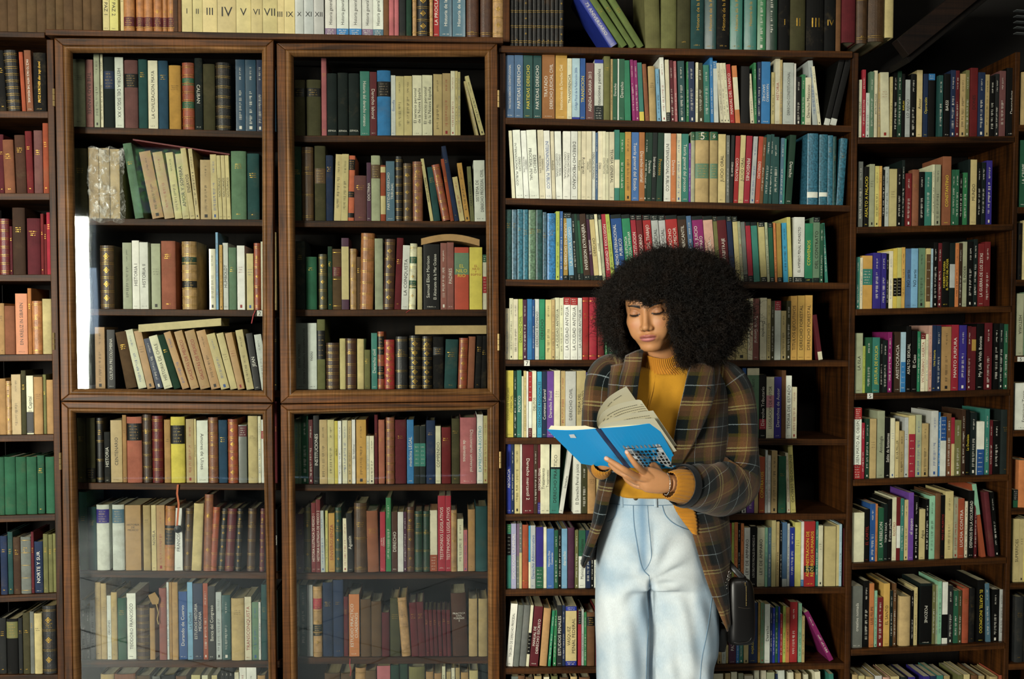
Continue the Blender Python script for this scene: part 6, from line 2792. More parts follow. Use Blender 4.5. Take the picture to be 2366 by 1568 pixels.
# fringe over the forehead
g = np.random.default_rng(21)
n = 800
fx = g.uniform(-.066, .062, n)
fz = g.uniform(.046, .080, n) - .022 * np.exp(-((fx - .012) / .016) ** 2)
fy = -.094 + 5.5 * fx ** 2 + np.clip(fz - .03, 0, 1) * .25 - g.uniform(0, .012, n)
r3 = hw(np.stack([fx, fy, fz], -1))
d3 = np.tile(HR @ np.array([0, -.25, -1.0]), (n, 1))
pos = coils(r3, d3, (.010, .024), (.0018, .0036), (1.5, 3), 22)
hair_object('fringe_curls', pos, .00055, HAIRM)

# ---------------------------------------------------------------- cloths
def cloth(name, col, rough=.9, bump=.5, scale=600, amount=.2, wave=None):
    m, nt, b = nodes_of(name)
    g = N(nt, 'ShaderNodeNewGeometry')
    n1 = N(nt, 'ShaderNodeTexNoise', i_Scale=scale / 14, i_Detail=6.0, i_Roughness=.7)
    nt.links.new(g.outputs['Position'], n1.inputs['Vector'])
    r = N(nt, 'ShaderNodeMapRange')
    r.inputs['To Min'].default_value, r.inputs['To Max'].default_value = 1 - amount, 1 + amount
    nt.links.new(n1.outputs['Fac'], r.inputs['Value'])
    v = N(nt, 'ShaderNodeVectorMath', operation='SCALE')
    v.inputs[0].default_value = srgb(col)
    nt.links.new(r.outputs[0], v.inputs['Scale'])
    nt.links.new(v.outputs[0], b.inputs['Base Color'])
    b.inputs['Roughness'].default_value = rough
    b.inputs['Specular IOR Level'].default_value = .15
    b.inputs['Sheen Weight'].default_value = .15
    n2 = N(nt, 'ShaderNodeTexNoise', i_Scale=scale, i_Detail=2.0)
    nt.links.new(g.outputs['Position'], n2.inputs['Vector'])
    bp = N(nt, 'ShaderNodeBump', i_Strength=bump, i_Distance=.0015)
    nt.links.new(n2.outputs['Fac'], bp.inputs['Height'])
    nt.links.new(bp.outputs[0], b.inputs['Normal'])
    return m


KNIT = cloth('mustard_knit', '#bd8826', amount=.16, scale=500)
RIBK = cloth('mustard_rib', '#b87c26', amount=.14, scale=500)
LINING = cloth('dark_lining', '#0c1116', .8)


def plaid_mat():
    m, nt, b = nodes_of('plaid_wool')
    L = nt.links.new
    uv = N(nt, 'ShaderNodeUVMap', uv_map='UVMap')
    nz = N(nt, 'ShaderNodeTexNoise', i_Scale=260.0, i_Detail=2.0)
    gp = N(nt, 'ShaderNodeNewGeometry')
    L(gp.outputs['Position'], nz.inputs['Vector'])
    sub_ = N(nt, 'ShaderNodeVectorMath', operation='MULTIPLY_ADD')
    sub_.inputs[1].default_value = (.003, .003, 0)
    L(nz.outputs['Color'], sub_.inputs[0])
    L(uv.outputs[0], sub_.inputs[2])
    sp = N(nt, 'ShaderNodeSeparateXYZ')
    L(sub_.outputs[0], sp.inputs[0])

    def ramp(sock, period, stops):
        d = N(nt, 'ShaderNodeMath', operation='DIVIDE')
        d.inputs[1].default_value = period
        L(sock, d.inputs[0])
        f = N(nt, 'ShaderNodeMath', operation='FRACT')
        L(d.outputs[0], f.inputs[0])
        cr = N(nt, 'ShaderNodeValToRGB')
        cr.color_ramp.interpolation = 'CONSTANT'
        e = cr.color_ramp.elements
        while len(e) < len(stops):
            e.new(.5)
        for q, (p_, c) in zip(e, stops):
            q.position = p_
            q.color = (*srgb(c), 1)
        L(f.outputs[0], cr.inputs[0])
        return cr.outputs[0]
    warp = [(0, '7a5536'), (.12, 'a08a4e'), (.15, '6b4a30'), (.27, '33281a'), (.32, '0a1416'), (.53, 'a3b3b8'), (.546, '0a1416'), (.76, '121a12'), (.85, '5a4c1a'), (.92, '6d4c2e')]
    weft = [(0, '7a5433'), (.12, 'b8a76e'), (.15, '6d4a30'), (.19, 'b8a76e'), (.22, '5c4029'), (.32, '2b2218'), (.36, '091315'), (.57, 'a3b3b8'), (.586, '091315'), (.80, '55491a'), (.88, '6d4c2e')]
    a = ramp(sp.outputs[0], .105, warp)
    c = ramp(sp.outputs[1], .125, weft)
    # twill: the two yarns alternate along fine diagonals
    ad = N(nt, 'ShaderNodeMath', operation='ADD')
    L(sp.outputs[0], ad.inputs[0])
    L(sp.outputs[1], ad.inputs[1])
    tw = N(nt, 'ShaderNodeMath', operation='MULTIPLY')
    tw.inputs[1].default_value = 420
    L(ad.outputs[0], tw.inputs[0])
    fr = N(nt, 'ShaderNodeMath', operation='FRACT')
    L(tw.outputs[0], fr.inputs[0])
    gt = N(nt, 'ShaderNodeMapRange')
    gt.inputs['To Min'].default_value, gt.inputs['To Max'].default_value = .3, .7
    L(fr.outputs[0], gt.inputs['Value'])
    mx = N(nt, 'ShaderNodeMix', data_type='RGBA')
    L(gt.outputs[0], mx.inputs['Factor'])
    L(a, mx.inputs['A'])
    L(c, mx.inputs['B'])
    n2 = N(nt, 'ShaderNodeTexNoise', i_Scale=500.0, i_Detail=4.0)
    L(gp.outputs['Position'], n2.inputs['Vector'])
    r = N(nt, 'ShaderNodeMapRange')
    r.inputs['To Min'].default_value, r.inputs['To Max'].default_value = .28, 1.12
    L(n2.outputs['Fac'], r.inputs['Value'])
    v = N(nt, 'ShaderNodeVectorMath', operation='SCALE')
    L(mx.outputs['Result'], v.inputs[0])
    L(r.outputs[0], v.inputs['Scale'])
    L(v.outputs[0], b.inputs['Base Color'])
    b.inputs['Roughness'].default_value = .95
    b.inputs['Specular IOR Level'].default_value = .1
    b.inputs['Sheen Weight'].default_value = .2
    bp = N(nt, 'ShaderNodeBump', i_Strength=.6, i_Distance=.002)
    L(n2.outputs['Fac'], bp.inputs['Height'])
    L(bp.outputs[0], b.inputs['Normal'])
    return m


PLAID = plaid_mat()


def rings_px(rows, n=40, e=2.4):
    """rows: (py, pxL, pxR, Ycentre, half depth) -> rings of a standing loft seen through the camera"""
    out = []
    for py, xl, xr, Yc, dp in rows:
        a, b__ = P(xl, py, Yc), P(xr, py, Yc)
        out.append(((a + b__) / 2, (b__[0] - a[0]) / 2, dp))
    return out


def loft(rings, n=48, e=2.3, per=6, closed=True):
    C = catmull([np.r_[c, a, d] for c, a, d in rings], per)
    V, UV = [], []
    for r in C:
        for k in range(n):
            t = 2 * PI * k / n
            cx, sx = math.cos(t), math.sin(t)
            V.append((r[0] + r[3] * math.copysign(abs(cx) ** (2 / e), cx), r[1] + r[4] * math.copysign(abs(sx) ** (2 / e), sx), r[2]))
            UV.append((t * (r[3] + r[4]) / 2, r[2]))
    m = len(C)
    Fc = [(i * n + (k + 1) % n, i * n + k, (i + 1) * n + k, (i + 1) * n + (k + 1) % n) for i in range(m - 1) for k in range(n)]
    return V, Fc, UV, C


# ---- sweater
SWR = [(846, 1476, 1610, -.215, .070), (868, 1440, 1650, -.205, .090), (930, 1425, 1650, -.200, .112), (985, 1425, 1640, -.198, .125), (1050, 1425, 1625, -.205, .112),
       (1105, 1412, 1602, -.215, .112), (1130, 1409, 1596, -.218, .126), (1137, 1411, 1594, -.218, .121)]
V, Fc, UV, SWC = loft(rings_px(SWR), n=64, per=8)
V = np.array(V)
ff = (V[:, 1] < -.2)
V[:, 1] -= ff * (.006 * np.sin(V[:, 2] * 70 + V[:, 0] * 50) * np.clip((1.17 - V[:, 2]) * 12, 0, 1) + .003 * np.sin(V[:, 0] * 90 + V[:, 2] * 30))
sweater = wear(mesh_obj('sweater', V, Fc, KNIT, smooth=True, uv=UV))


def front_y(C, x, z, e=2.3):
    """front surface of a loft at (x, z)"""
    zs = [r[2] for r in C]
    i = int(np.argmin([abs(a - z) for a in zs]))
    r = C[i]
    u_ = min(.98, abs((x - r[0]) / r[3]))
    return r[1] - r[4] * (1 - u_ ** e) ** (1 / e)


def on_front(C, px, py, off=.0):
    p = P(px, py, -.3)
    for _ in range(3):
        p = P(px, py, front_y(C, p[0], p[2]) - off)
    return p


def seam(name, C, pts, r, mat, parent=None, off=.001, per=5):
    q = Raw()
    q.tube([on_front(C, x, y, off) for x, y in pts], [r] * len(pts), n=8, per=per)
    o = mesh_obj(name, q.v, q.f, mat, smooth=True)
    if parent is None:
        return wear(o)
    o.parent = parent
    return o


seam('front_seam', SWC, [(1514, 868), (1508, 900), (1500, 930), (1496, 960), (1497, 1010)], .0028, KNIT, sweater, .001)
# turtleneck: a ribbed tube round the neck, loose at one side
q = Raw()
ribs = 58


def ribf(L_, a):
    return 1 + .018 * math.cos(a * ribs)


cb = P(1536, 862, -.222)
cm = P(1528, 838, -.232)
ct = P(1524, 812, -.238)
nn_ = ribs * 6
V, UVc, Fc = [], [], []
prof = [(cb, .0800, .078, 0), (cb + (cm - cb) * .5, .0700, .071, 0), (cm, .0595, .063, .0), (ct, .0555, .058, .006), (ct + np.array([0, 0, .004]), .0530, .0555, .007), (ct + np.array([0, 0, -.002]), .0500, .0525, .004), (cm, .0480, .051, 0)]
C2 = catmull([np.r_[c, a, d_, t_] for c, a, d_, t_ in prof], 5)
for r in C2:
    for k in range(nn_):
        a = 2 * PI * k / nn_
        f_ = 1 + .024 * math.cos(a * ribs)
        x = r[0] + r[3] * math.cos(a) * f_
        y = r[1] + r[4] * math.sin(a) * f_
        z = r[2] + r[5] * math.sin(a * 2 + .6) + (.012 * math.cos(a) + .020 * math.sin(a)) * np.clip((r[2] - cb[2]) / .05, 0, 1) - .012 * (math.cos(a)) * 0
        V.append((x, y, z))
m = len(C2)
Fc = [(i * nn_ + k, i * nn_ + (k + 1) % nn_, (i + 1) * nn_ + (k + 1) % nn_, (i + 1) * nn_ + k) for i in range(m - 1) for k in range(nn_)]
collar = mesh_obj('roll_collar', V, Fc, RIBK, smooth=True)
collar.parent = sweater

# ---- jeans
JR = [(1120, 1416, 1588, -.222, .098), (1134, 1411, 1592, -.222, .107), (1160, 1408, 1594, -.222, .109), (1200, 1396, 1602, -.222, .118), (1250, 1384, 1618, -.224, .126), (1300, 1378, 1632, -.226, .126), (1345, 1377, 1644, -.230, .118)]
raw = Raw()
Vp, Fp, _, JC = loft(rings_px(JR), n=64, per=8, e=2.5)
n = 64
raw.add(Vp, Fp + [tuple(range(n)), tuple(len(Vp) - 1 - k for k in range(n))])
LEGL = [(1290, 1381, 1510, -.226, .098), (1345, 1377, 1512, -.232, .100), (1420, 1376, 1511, -.245, .096), (1500, 1378, 1510, -.262, .090), (1570, 1379, 1508, -.28, .086), (1760, 1382, 1492, -.31, .080), (1990, 1385, 1490, -.36, .075)]
LEGR = [(1290, 1500, 1638, -.226, .098), (1345, 1498, 1648, -.232, .100), (1420, 1498, 1657, -.240, .098), (1500, 1498, 1657, -.250, .094), (1570, 1500, 1644, -.262, .090), (1760, 1512, 1630, -.29, .084), (1990, 1515, 1625, -.33, .078)]
for lg in (LEGL, LEGR):
    Vp, Fp, _, C_ = loft(rings_px(lg), n=48, per=8, e=2.2)
    raw.add(Vp, Fp + [tuple(range(48)), tuple(len(Vp) - 1 - k for k in range(48))])
jv, jf = remeshed(raw, .0055, 14)
# cloth folds: pulls that fan out from the crotch, soft creases down the legs
cr_ = P(1502, 1335, -.33)
x, z = jv[:, 0] - cr_[0], jv[:, 2] - cr_[2]
fr = np.clip((-.22 - jv[:, 1]) / .05, 0, 1)
rad = np.hypot(x, z)
angl = np.arctan2(z, np.abs(x))
wh = np.sin(angl * 9 + 1.2 * np.sign(x) + 9 * rad) * np.exp(-((rad - .10) / .05) ** 2) * .0042 * np.clip((rad - .03) / .03, 0, 1)
wh += np.exp(-((angl - .35 - .4 * rad) / .09) ** 2) * np.exp(-((rad - .05) / .045) ** 2) * -.006 * (x > 0)
leg = np.clip(-z / .1, 0, 1)
wh -= .030 * np.exp(-((x + .008 * np.sin(z * 9)) / .0075) ** 2) * np.clip(-z / .03 + .2, 0, 1)
wh += .006 * np.exp(-((x - .045) / .03) ** 2) * np.exp(-((z + .03 - .12 * (x - .045)) / .010) ** 2) - .006 * np.exp(-((x - .045) / .035) ** 2) * np.exp(-((z + .012 - .12 * (x - .045)) / .009) ** 2)
wh += leg * (.0042 * np.sin((x * 1.0 + z * .75) * 62 + 2 * np.sin(z * 18)) * np.sin(z * 9 + x * 8) + .0030 * np.sin(x * 110 + 5 * np.sin(z * 6)))
wh += (1 - leg) * .0018 * np.sin(z * 120 + x * 30) * np.clip(1 - rad / .2, 0, 1)
jv[:, 1] -= fr * wh
DENIM, nt, b = nodes_of('washed_denim')
gp = N(nt, 'ShaderNodeNewGeometry')
L = nt.links.new
n1 = N(nt, 'ShaderNodeTexNoise', i_Scale=5.0, i_Detail=4.0)
L(gp.outputs['Position'], n1.inputs['Vector'])
cr = N(nt, 'ShaderNodeValToRGB')
cr.color_ramp.elements[0].position, cr.color_ramp.elements[0].color = .34, (*srgb('#9db6c8'), 1)
cr.color_ramp.elements[1].position, cr.color_ramp.elements[1].color = .60, (*srgb('#d6dfe2'), 1)
L(n1.outputs['Fac'], cr.inputs[0])
mp = N(nt, 'ShaderNodeMapping')
mp.inputs['Scale'].default_value = (900, 900, 120)
L(gp.outputs['Position'], mp.inputs[0])
n2 = N(nt, 'ShaderNodeTexNoise', i_Scale=1.0, i_Detail=3.0)
L(mp.outputs[0], n2.inputs['Vector'])
r = N(nt, 'ShaderNodeMapRange')
r.inputs['To Min'].default_value, r.inputs['To Max'].default_value = .75, 1.2
L(n2.outputs['Fac'], r.inputs['Value'])
v = N(nt, 'ShaderNodeVectorMath', operation='SCALE')
L(cr.outputs[0], v.inputs[0])
L(r.outputs[0], v.inputs['Scale'])
at_ = N(nt, 'ShaderNodeAttribute', attribute_name='Fade')
mxx = N(nt, 'ShaderNodeMix', data_type='RGBA')
L(at_.outputs['Fac'], mxx.inputs['Factor'])
L(v.outputs[0], mxx.inputs['A'])
mxx.inputs['B'].default_value = (*srgb('#5f87a8'), 1)
L(mxx.outputs['Result'], b.inputs['Base Color'])
b.inputs['Roughness'].default_value = .92
b.inputs['Specular IOR Level'].default_value = .12
bp = N(nt, 'ShaderNodeBump', i_Strength=.3, i_Distance=.001)
L(n2.outputs['Fac'], bp.inputs['Height'])
L(bp.outputs[0], b.inputs['Normal'])
jeans = mesh_obj('jeans', jv, jf, DENIM, smooth=True)
wear(jeans)
# less faded denim along the fly, seams and waistband; inner-thigh shading painted in
zr = jv[:, 2]
fd = np.zeros(len(jv))
fly = P(1484, 1240, -.33)
fd = np.maximum(fd, .7 * np.exp(-((jv[:, 0] - fly[0] - .01 * 0) / .014) ** 2) * np.clip((zr - cr_[2] - .01) / .02, 0, 1) * (jv[:, 1] < -.25))
fd = np.maximum(fd, .38 * np.exp(-((x + .038 + .02 * np.sin(z * 14)) / .026) ** 2) * np.clip(-z / .06, 0, 1) * np.clip((.36 + z) / .1, 0, 1) * (jv[:, 1] < -.25))
fd = np.maximum(fd, .3 * np.clip((x - .125) / .02, 0, 1))
fd = np.maximum(fd, .45 * np.exp(-((x) / .012) ** 2) * np.clip(-z / .02, 0, 1))
ca = jeans.data.attributes.new('Fade', 'FLOAT', 'POINT')
ca.data.foreach_set('value', fd.astype(np.float32))
STITCH = plain('pale_thread', '#93a8b4', .9)
STITCHD = plain('dark_seam', '#6f8ea6', .9)
from mathutils.bvhtree import BVHTree
JB = BVHTree.FromPolygons([tuple(v_) for v_ in jv], jf)


def on_jeans(px, py, off=0.0):
    d = P(px, py, 0) - CAM
    d /= np.linalg.norm(d)
    h = JB.ray_cast(Vector(CAM), Vector(d))
    if h[0] is None:
        return P(px, py, -.33)
    return np.array(h[0]) - d * off


def jseam(name, pts, r, mat, off=.0008, per=6):
    q = Raw()
    P_ = [np.array(p) for p in catmull([np.array([a, b__, 0.0]) for a, b__ in pts], per)]
    W_ = [on_jeans(p[0], p[1], off) for p in P_]
    q.tube(W_, [r] * len(W_), n=6, per=1)
    o = mesh_obj(name, q.v, q.f, mat, smooth=True)
    o.parent = jeans
    return o


jseam('waistband_edge', [(1409, 1163), (1440, 1166), (1480, 1167), (1530, 1167), (1592, 1163)], .0011, STITCHD)
jseam('waistband_edge', [(1412, 1140), (1450, 1143), (1500, 1144), (1550, 1143), (1590, 1140)], .0016, STITCH)
jseam('fly_seam', [(1463, 1167), (1465, 1210), (1471, 1250), (1478, 1290), (1486, 1315), (1500, 1330)], .0014, STITCHD)
jseam('fly_stitch', [(1496, 1167), (1499, 1210), (1503, 1250), (1505, 1285), (1498, 1305), (1488, 1318)], .0009, STITCHD)
jseam('pocket_edge', [(1530, 1167), (1537, 1188), (1552, 1205), (1575, 1218), (1600, 1226)], .0013, STITCHD)
jseam('pocket_edge', [(1425, 1167), (1424, 1185), (1416, 1198), (1404, 1204)], .0013, STITCHD)
jseam('side_seam', [(1645, 1380), (1640, 1420), (1632, 1470), (1622, 1520), (1618, 1568), (1615, 1640)], .0010, STITCHD)
jseam('inner_seam', [(1500, 1332), (1501, 1380), (1498, 1440), (1495, 1500), (1493, 1568)], .0010, STITCHD)
for px in (1436, 1514):
    q = Raw()
    W_ = [on_jeans(px + (y - 1140) * .05, y, .0035) for y in (1139, 1146, 1155, 1164, 1172)]
    q.tube(W_, [(.0052, .0022)] * 5, n=10, per=2)
    o = mesh_obj('belt_loop', q.v, q.f, DENIM, smooth=True)
    o.parent = jeans
c = on_jeans(1469, 1150, .002)
q = Raw()
q.ball(c, (.0075, .003, .0075), 8)
o = mesh_obj('button', q.v, q.f, plain('jeans_button', '#8d8270', .3, 1.0), smooth=True)
o.parent = jeans

# ---- coat: two fronts, lapels, sleeves
def panel(name, cols, mat=PLAID, per=6, thick=.005, amp=.0, seed=0, uscale=1.0, u0=0.0, parent=None):
    """cols: list of edges, each a list of world points top to bottom; the cloth runs through them"""
    E = [catmull(c_, per) for c_ in cols]
    m = len(E[0])
    G_ = []
    for i in range(m):
        G_.append(catmull([e_[i] for e_ in E], 5))
    w_ = len(G_[0])
    V, UV = [], []
    for i in range(m):
        acc_ = 0.0
        for k in range(w_):
            if k:
                acc_ += np.linalg.norm(G_[i][k] - G_[i][k - 1])
            p = G_[i][k].copy()
            if amp:
                p[1] -= amp * math.sin(k * .9 + i * .13 + seed) * math.sin(i * .31 + seed * 2)
            V.append(p)
            UV.append((u0 + acc_, p[2]))
    Fc = [(i * w_ + k, (i + 1) * w_ + k, (i + 1) * w_ + k + 1, i * w_ + k + 1) for i in range(m - 1) for k in range(w_ - 1)]
    o = mesh_obj(name, V, Fc, mat, smooth=True, uv=UV)
    s = o.modifiers.new('thick', 'SOLIDIFY')
    s.thickness = thick
    s.offset = 0
    if parent is None:
        return wear(o)
    o.parent = parent
    return o


def col_(pts):
    return [P(*p) for p in pts]


coat = panel('coat', [
    col_([(1590, 850, -.300), (1583, 900, -.330), (1572, 980, -.345), (1562, 1060, -.345), (1575, 1150, -.345), (1592, 1205, -.340), (1625, 1320, -.335), (1655, 1400, -.330), (1681, 1458, -.325)]),
    col_([(1625, 850, -.285), (1628, 900, -.315), (1615, 980, -.335), (1605, 1060, -.340), (1612, 1150, -.340), (1625, 1205, -.335), (1650, 1310, -.330), (1668, 1385, -.325), (1683, 1452, -.320)]),
    col_([(1660, 862, -.240), (1672, 900, -.260), (1668, 980, -.280), (1660, 1060, -.290), (1655, 1150, -.290), (1662, 1205, -.285), (1674, 1290, -.285), (1681, 1370, -.290), (1686, 1445, -.300)]),
    col_([(1690, 880, -.160), (1700, 920, -.160), (1698, 980, -.170), (1690, 1060, -.180), (1682, 1150, -.180), (1684, 1205, -.180), (1688, 1290, -.190), (1688, 1370, -.210), (1690, 1440, -.250)]),
    col_([(1640, 862, -.085), (1660, 900, -.080), (1668, 980, -.080), (1660, 1060, -.085), (1655, 1150, -.090), (1655, 1205, -.090), (1658, 1290, -.10), (1665, 1370, -.12), (1675, 1440, -.16)]),
], amp=.003)
panel('coat_front', [
    col_([(1480, 846, -.300), (1474, 880, -.325), (1468, 925, -.335), (1455, 980, -.340), (1440, 1040, -.340), (1424, 1100, -.345), (1410, 1150, -.345), (1396, 1205, -.340), (1372, 1265, -.335), (1349, 1312, -.325)]),
    col_([(1455, 840, -.290), (1450, 880, -.315), (1444, 925, -.325), (1434, 980, -.330), (1420, 1040, -.330), (1405, 1100, -.335), (1393, 1150, -.335), (1381, 1205, -.330), (1362, 1262, -.325), (1346, 1308, -.320)]),
    col_([(1425, 842, -.260), (1415, 880, -.275), (1412, 925, -.285), (1408, 980, -.290), (1400, 1040, -.290), (1388, 1100, -.290), (1378, 1150, -.290), (1369, 1205, -.285), (1355, 1258, -.285), (1344, 1300, -.290)]),
    col_([(1400, 850, -.180), (1398, 880, -.180), (1400, 925, -.185), (1404, 980, -.190), (1404, 1040, -.190), (1398, 1100, -.190), (1392, 1150, -.185), (1388, 1205, -.180), (1378, 1255, -.19), (1360, 1295, -.22)]),
    col_([(1440, 850, -.085), (1440, 880, -.08), (1440, 925, -.08), (1444, 980, -.08), (1444, 1040, -.085), (1440, 1100, -.09), (1436, 1150, -.09), (1432, 1205, -.09), (1420, 1255, -.11), (1400, 1290, -.14)]),
], amp=.003, seed=2, parent=coat, u0=.03)
panel('coat_back', [col_([(1440, 850, -.085), (1440, 925, -.08), (1444, 1040, -.085), (1436, 1150, -.09), (1425, 1255, -.11)]),
                    col_([(1540, 846, -.06), (1540, 925, -.055), (1545, 1040, -.055), (1540, 1150, -.06), (1535, 1280, -.06)]),
                    col_([(1640, 862, -.085), (1660, 925, -.08), (1662, 1040, -.085), (1655, 1150, -.09), (1655, 1290, -.10)])], parent=coat)
# lapels and collar
panel('lapel', [
    col_([(1598, 838, -.300), (1588, 868, -.322), (1578, 910, -.345), (1566, 960, -.358), (1556, 1020, -.362), (1550, 1075, -.358)]),
    col_([(1626, 840, -.312), (1622, 870, -.336), (1612, 915, -.356), (1596, 962, -.366), (1578, 1020, -.368), (1560, 1075, -.362)]),
    col_([(1648, 850, -.300), (1650, 880, -.322), (1650, 916, -.345), (1632, 965, -.355), (1602, 1025, -.360), (1570, 1078, -.358)]),
], thick=.006, parent=coat, u0=.055)
panel('collar_leaf', [
    col_([(1600, 822, -.26), (1600, 838, -.290), (1594, 862, -.315), (1586, 884, -.330)]),
    col_([(1630, 826, -.25), (1634, 846, -.290), (1634, 872, -.322), (1630, 896, -.345)]),
    col_([(1662, 838, -.22), (1662, 858, -.262), (1658, 884, -.300), (1652, 912, -.335)]),
], thick=.007, parent=coat, u0=.012)
panel('lapel', [
    col_([(1488, 806, -.275), (1484, 826, -.305), (1479, 856, -.330), (1474, 890, -.350), (1470, 925, -.358), (1464, 955, -.358)]),
    col_([(1468, 812, -.282), (1462, 840, -.318), (1456, 866, -.342), (1452, 896, -.360), (1450, 930, -.364), (1452, 962, -.360)]),
    col_([(1446, 822, -.262), (1440, 850, -.300), (1432, 878, -.330), (1430, 905, -.350), (1434, 935, -.357), (1442, 966, -.356)]),
], thick=.006, parent=coat, u0=.07)


def sleeve(name, pts, rad, up, seed, parent, folds=.05):
    rg = random.Random(seed)
    ph_ = [rg.uniform(0, 6) for _ in range(4)]

    def fo(L_, a):
        return 1 + folds * math.sin(L_ * 62 + 1.6 * math.sin(a * 2 + ph_[0]) + ph_[1]) * (.5 + .5 * math.sin(a + ph_[2])) + folds * .6 * math.sin(a * 3 + L_ * 20 + ph_[3])
    V, Fc, UV = tube(pts, rad, n=40, per=10, cap=False, up=up, fold=fo)
    o = mesh_obj(name, V, Fc, PLAID, smooth=True, uv=UV)
    s = o.modifiers.new('thick', 'SOLIDIFY')
    s.thickness = .005
    s.offset = 1
    o.parent = parent
    return o


CUFF = P(1580, 1122, -.375)
sleeve('sleeve', [P(1636, 868, -.175), P(1668, 878, -.175), P(1690, 905, -.185), P(1700, 960, -.195), P(1702, 1020, -.205), P(1703, 1075, -.215), P(1694, 1112, -.235), P(1664, 1128, -.275), P(1625, 1127, -.325), CUFF],
       [(.050, .060), (.062, .066), (.064, .070), (.063, .070), (.064, .070), (.070, .072), (.085, .074), (.084, .070), (.074, .064), (.058, .056)], (0, 1, .1), 5, coat, .035)
sleeve('sleeve', [P(1436, 858, -.18), P(1412, 858, -.18), P(1396, 880, -.19), P(1388, 930, -.20), P(1384, 985, -.205), P(1385, 1030, -.225), P(1390, 1062, -.265), P(1396, 1080, -.305)],
       [(.045, .055), (.054, .060), (.056, .062), (.055, .062), (.054, .060), (.054, .058), (.048, .050), (.040, .042)], (0, 1, .1), 9, coat, .04)
# dark turned cuff facing and mustard knit cuffs
for nm, pts, rad, mt in (('cuff_facing', [CUFF + (P(1625, 1127, -.325) - CUFF) * .08, CUFF, P(1572, 1121, -.384)], [(.060, .058), (.060, .058), (.056, .054)], LINING),):
    V, Fc, UV = tube(pts, rad, n=36, per=4, cap=False, up=(0, 1, .1))
    o = mesh_obj(nm, V, Fc, mt, smooth=True)
    s = o.modifiers.new('thick', 'SOLIDIFY')
    s.thickness = .004
    o.parent = coat


def knit_cuff(pts, rad, up):
    n_ = 120
    V, Fc, UV = tube(pts, rad, n=n_, per=6, cap=False, up=up, fold=lambda L_, a: 1 + .035 * math.cos(a * 20))
    o = mesh_obj('knit_cuff', V, Fc, RIBK, smooth=True)
    s = o.modifiers.new('thick', 'SOLIDIFY')
    s.thickness = .003
    o.parent = sweater


knit_cuff([P(1590, 1124, -.37), P(1570, 1122, -.388), P(1553, 1121, -.402), P(1546, 1120, -.408)], [(.046, .040), (.045, .039), (.040, .035), (.036, .031)], (0, 1, .1))
knit_cuff([P(1394, 1076, -.29), P(1392, 1082, -.315), P(1390, 1080, -.335), P(1392, 1074, -.345)], [(.030, .030), (.029, .029), (.027, .026), (.025, .024)], (0, 1, 0))
# hem of the sweater hanging below the near cuff, and bracelet
E0 = catmull([P(1550, 1150, -.350), P(1560, 1176, -.352), P(1577, 1203, -.352), P(1600, 1233, -.350)], 14)
E1 = catmull([P(1602, 1150, -.350), P(1606, 1178, -.352), P(1611, 1205, -.352), P(1612, 1236, -.350)], 14)
V, Fc = [], []
for i, (a, b__) in enumerate(zip(E0, E1)):
    for k in range(9):
        p = a + (b__ - a) * k / 8
        V.append(p + np.array([0, -.0022 * math.sin(i * 1.57) - .004 * math.sin(k / 8 * PI), 0]))
Fc = [(i * 9 + k, (i + 1) * 9 + k, (i + 1) * 9 + k + 1, i * 9 + k + 1) for i in range(len(E0) - 1) for k in range(8)]
o = mesh_obj('sweater_hem', V, Fc, RIBK, smooth=True)
s_ = o.modifiers.new('thick', 'SOLIDIFY')
s_.thickness = .004
o.parent = sweater
q = Raw()
SIL = plain('silver_chain', '#cfccc4', .2, 1.0)
bc, ax = P(1540, 1118, -.409), (WRIST - P(1522, 1113, -.412))
ax /= np.linalg.norm(ax)
e1 = np.cross(ax, (0, 0, 1.0))
e1 /= np.linalg.norm(e1)
e2 = np.cross(ax, e1)
ring = [bc + e1 * .0235 * math.cos(a) + e2 * .0305 * math.sin(a) + ax * .004 * math.sin(a) for a in np.linspace(0, 2 * PI, 25)]
q.tube(ring, [.0011] * 25, n=6, per=2)
for i in range(24):
    q.ball(ring[i], .0019, 4)
wear(mesh_obj('bracelet', q.v, q.f, SIL, smooth=True))
# shoes, below the picture
SHOE = plain('black_leather', '#121010', .4)
for lg, dx in ((LEGL, 0), (LEGR, 0)):
    a = P((lg[-1][1] + lg[-1][2]) / 2, 1990, lg[-1][3])
    q = Raw()
    zf = .05
    q.tube([(a[0], a[1] + .06, zf), (a[0], a[1], zf), (a[0], a[1] - .08, zf * .85), (a[0], a[1] - .15, zf * .7)], [(.036, .048), (.042, .048), (.044, .038), (.032, .030)], n=18, up=(0, 0, 1))
    q.tube([(a[0], a[1] + .01, .06), (a[0], a[1], max(.2, a[2] + .03))], [.045, .05], n=16, up=(0, 1, 0))
    wear(mesh_obj('shoe', q.v, q.f, SHOE, smooth=True))

# ---------------------------------------------------------------- the blue book in her hand
PAPER = plain('book_paper', '#e3ddc0', .85)
EDGEM = attr_mat('cut_edges', .9, 9, .22, .2, 400, stretch=(1, 1, 1), spec=.15)
BLUE = plain('blue_cover', '#1ba6f0', .34)
NAVYC = plain('navy_spine', '#12305c', .35)
GREYC = plain('print_grey', '#8d979c', .5)
DARKC = plain('print_black', '#161a1c', .5)
WHITEC = plain('sticker_white', '#dfe6ea', .5)


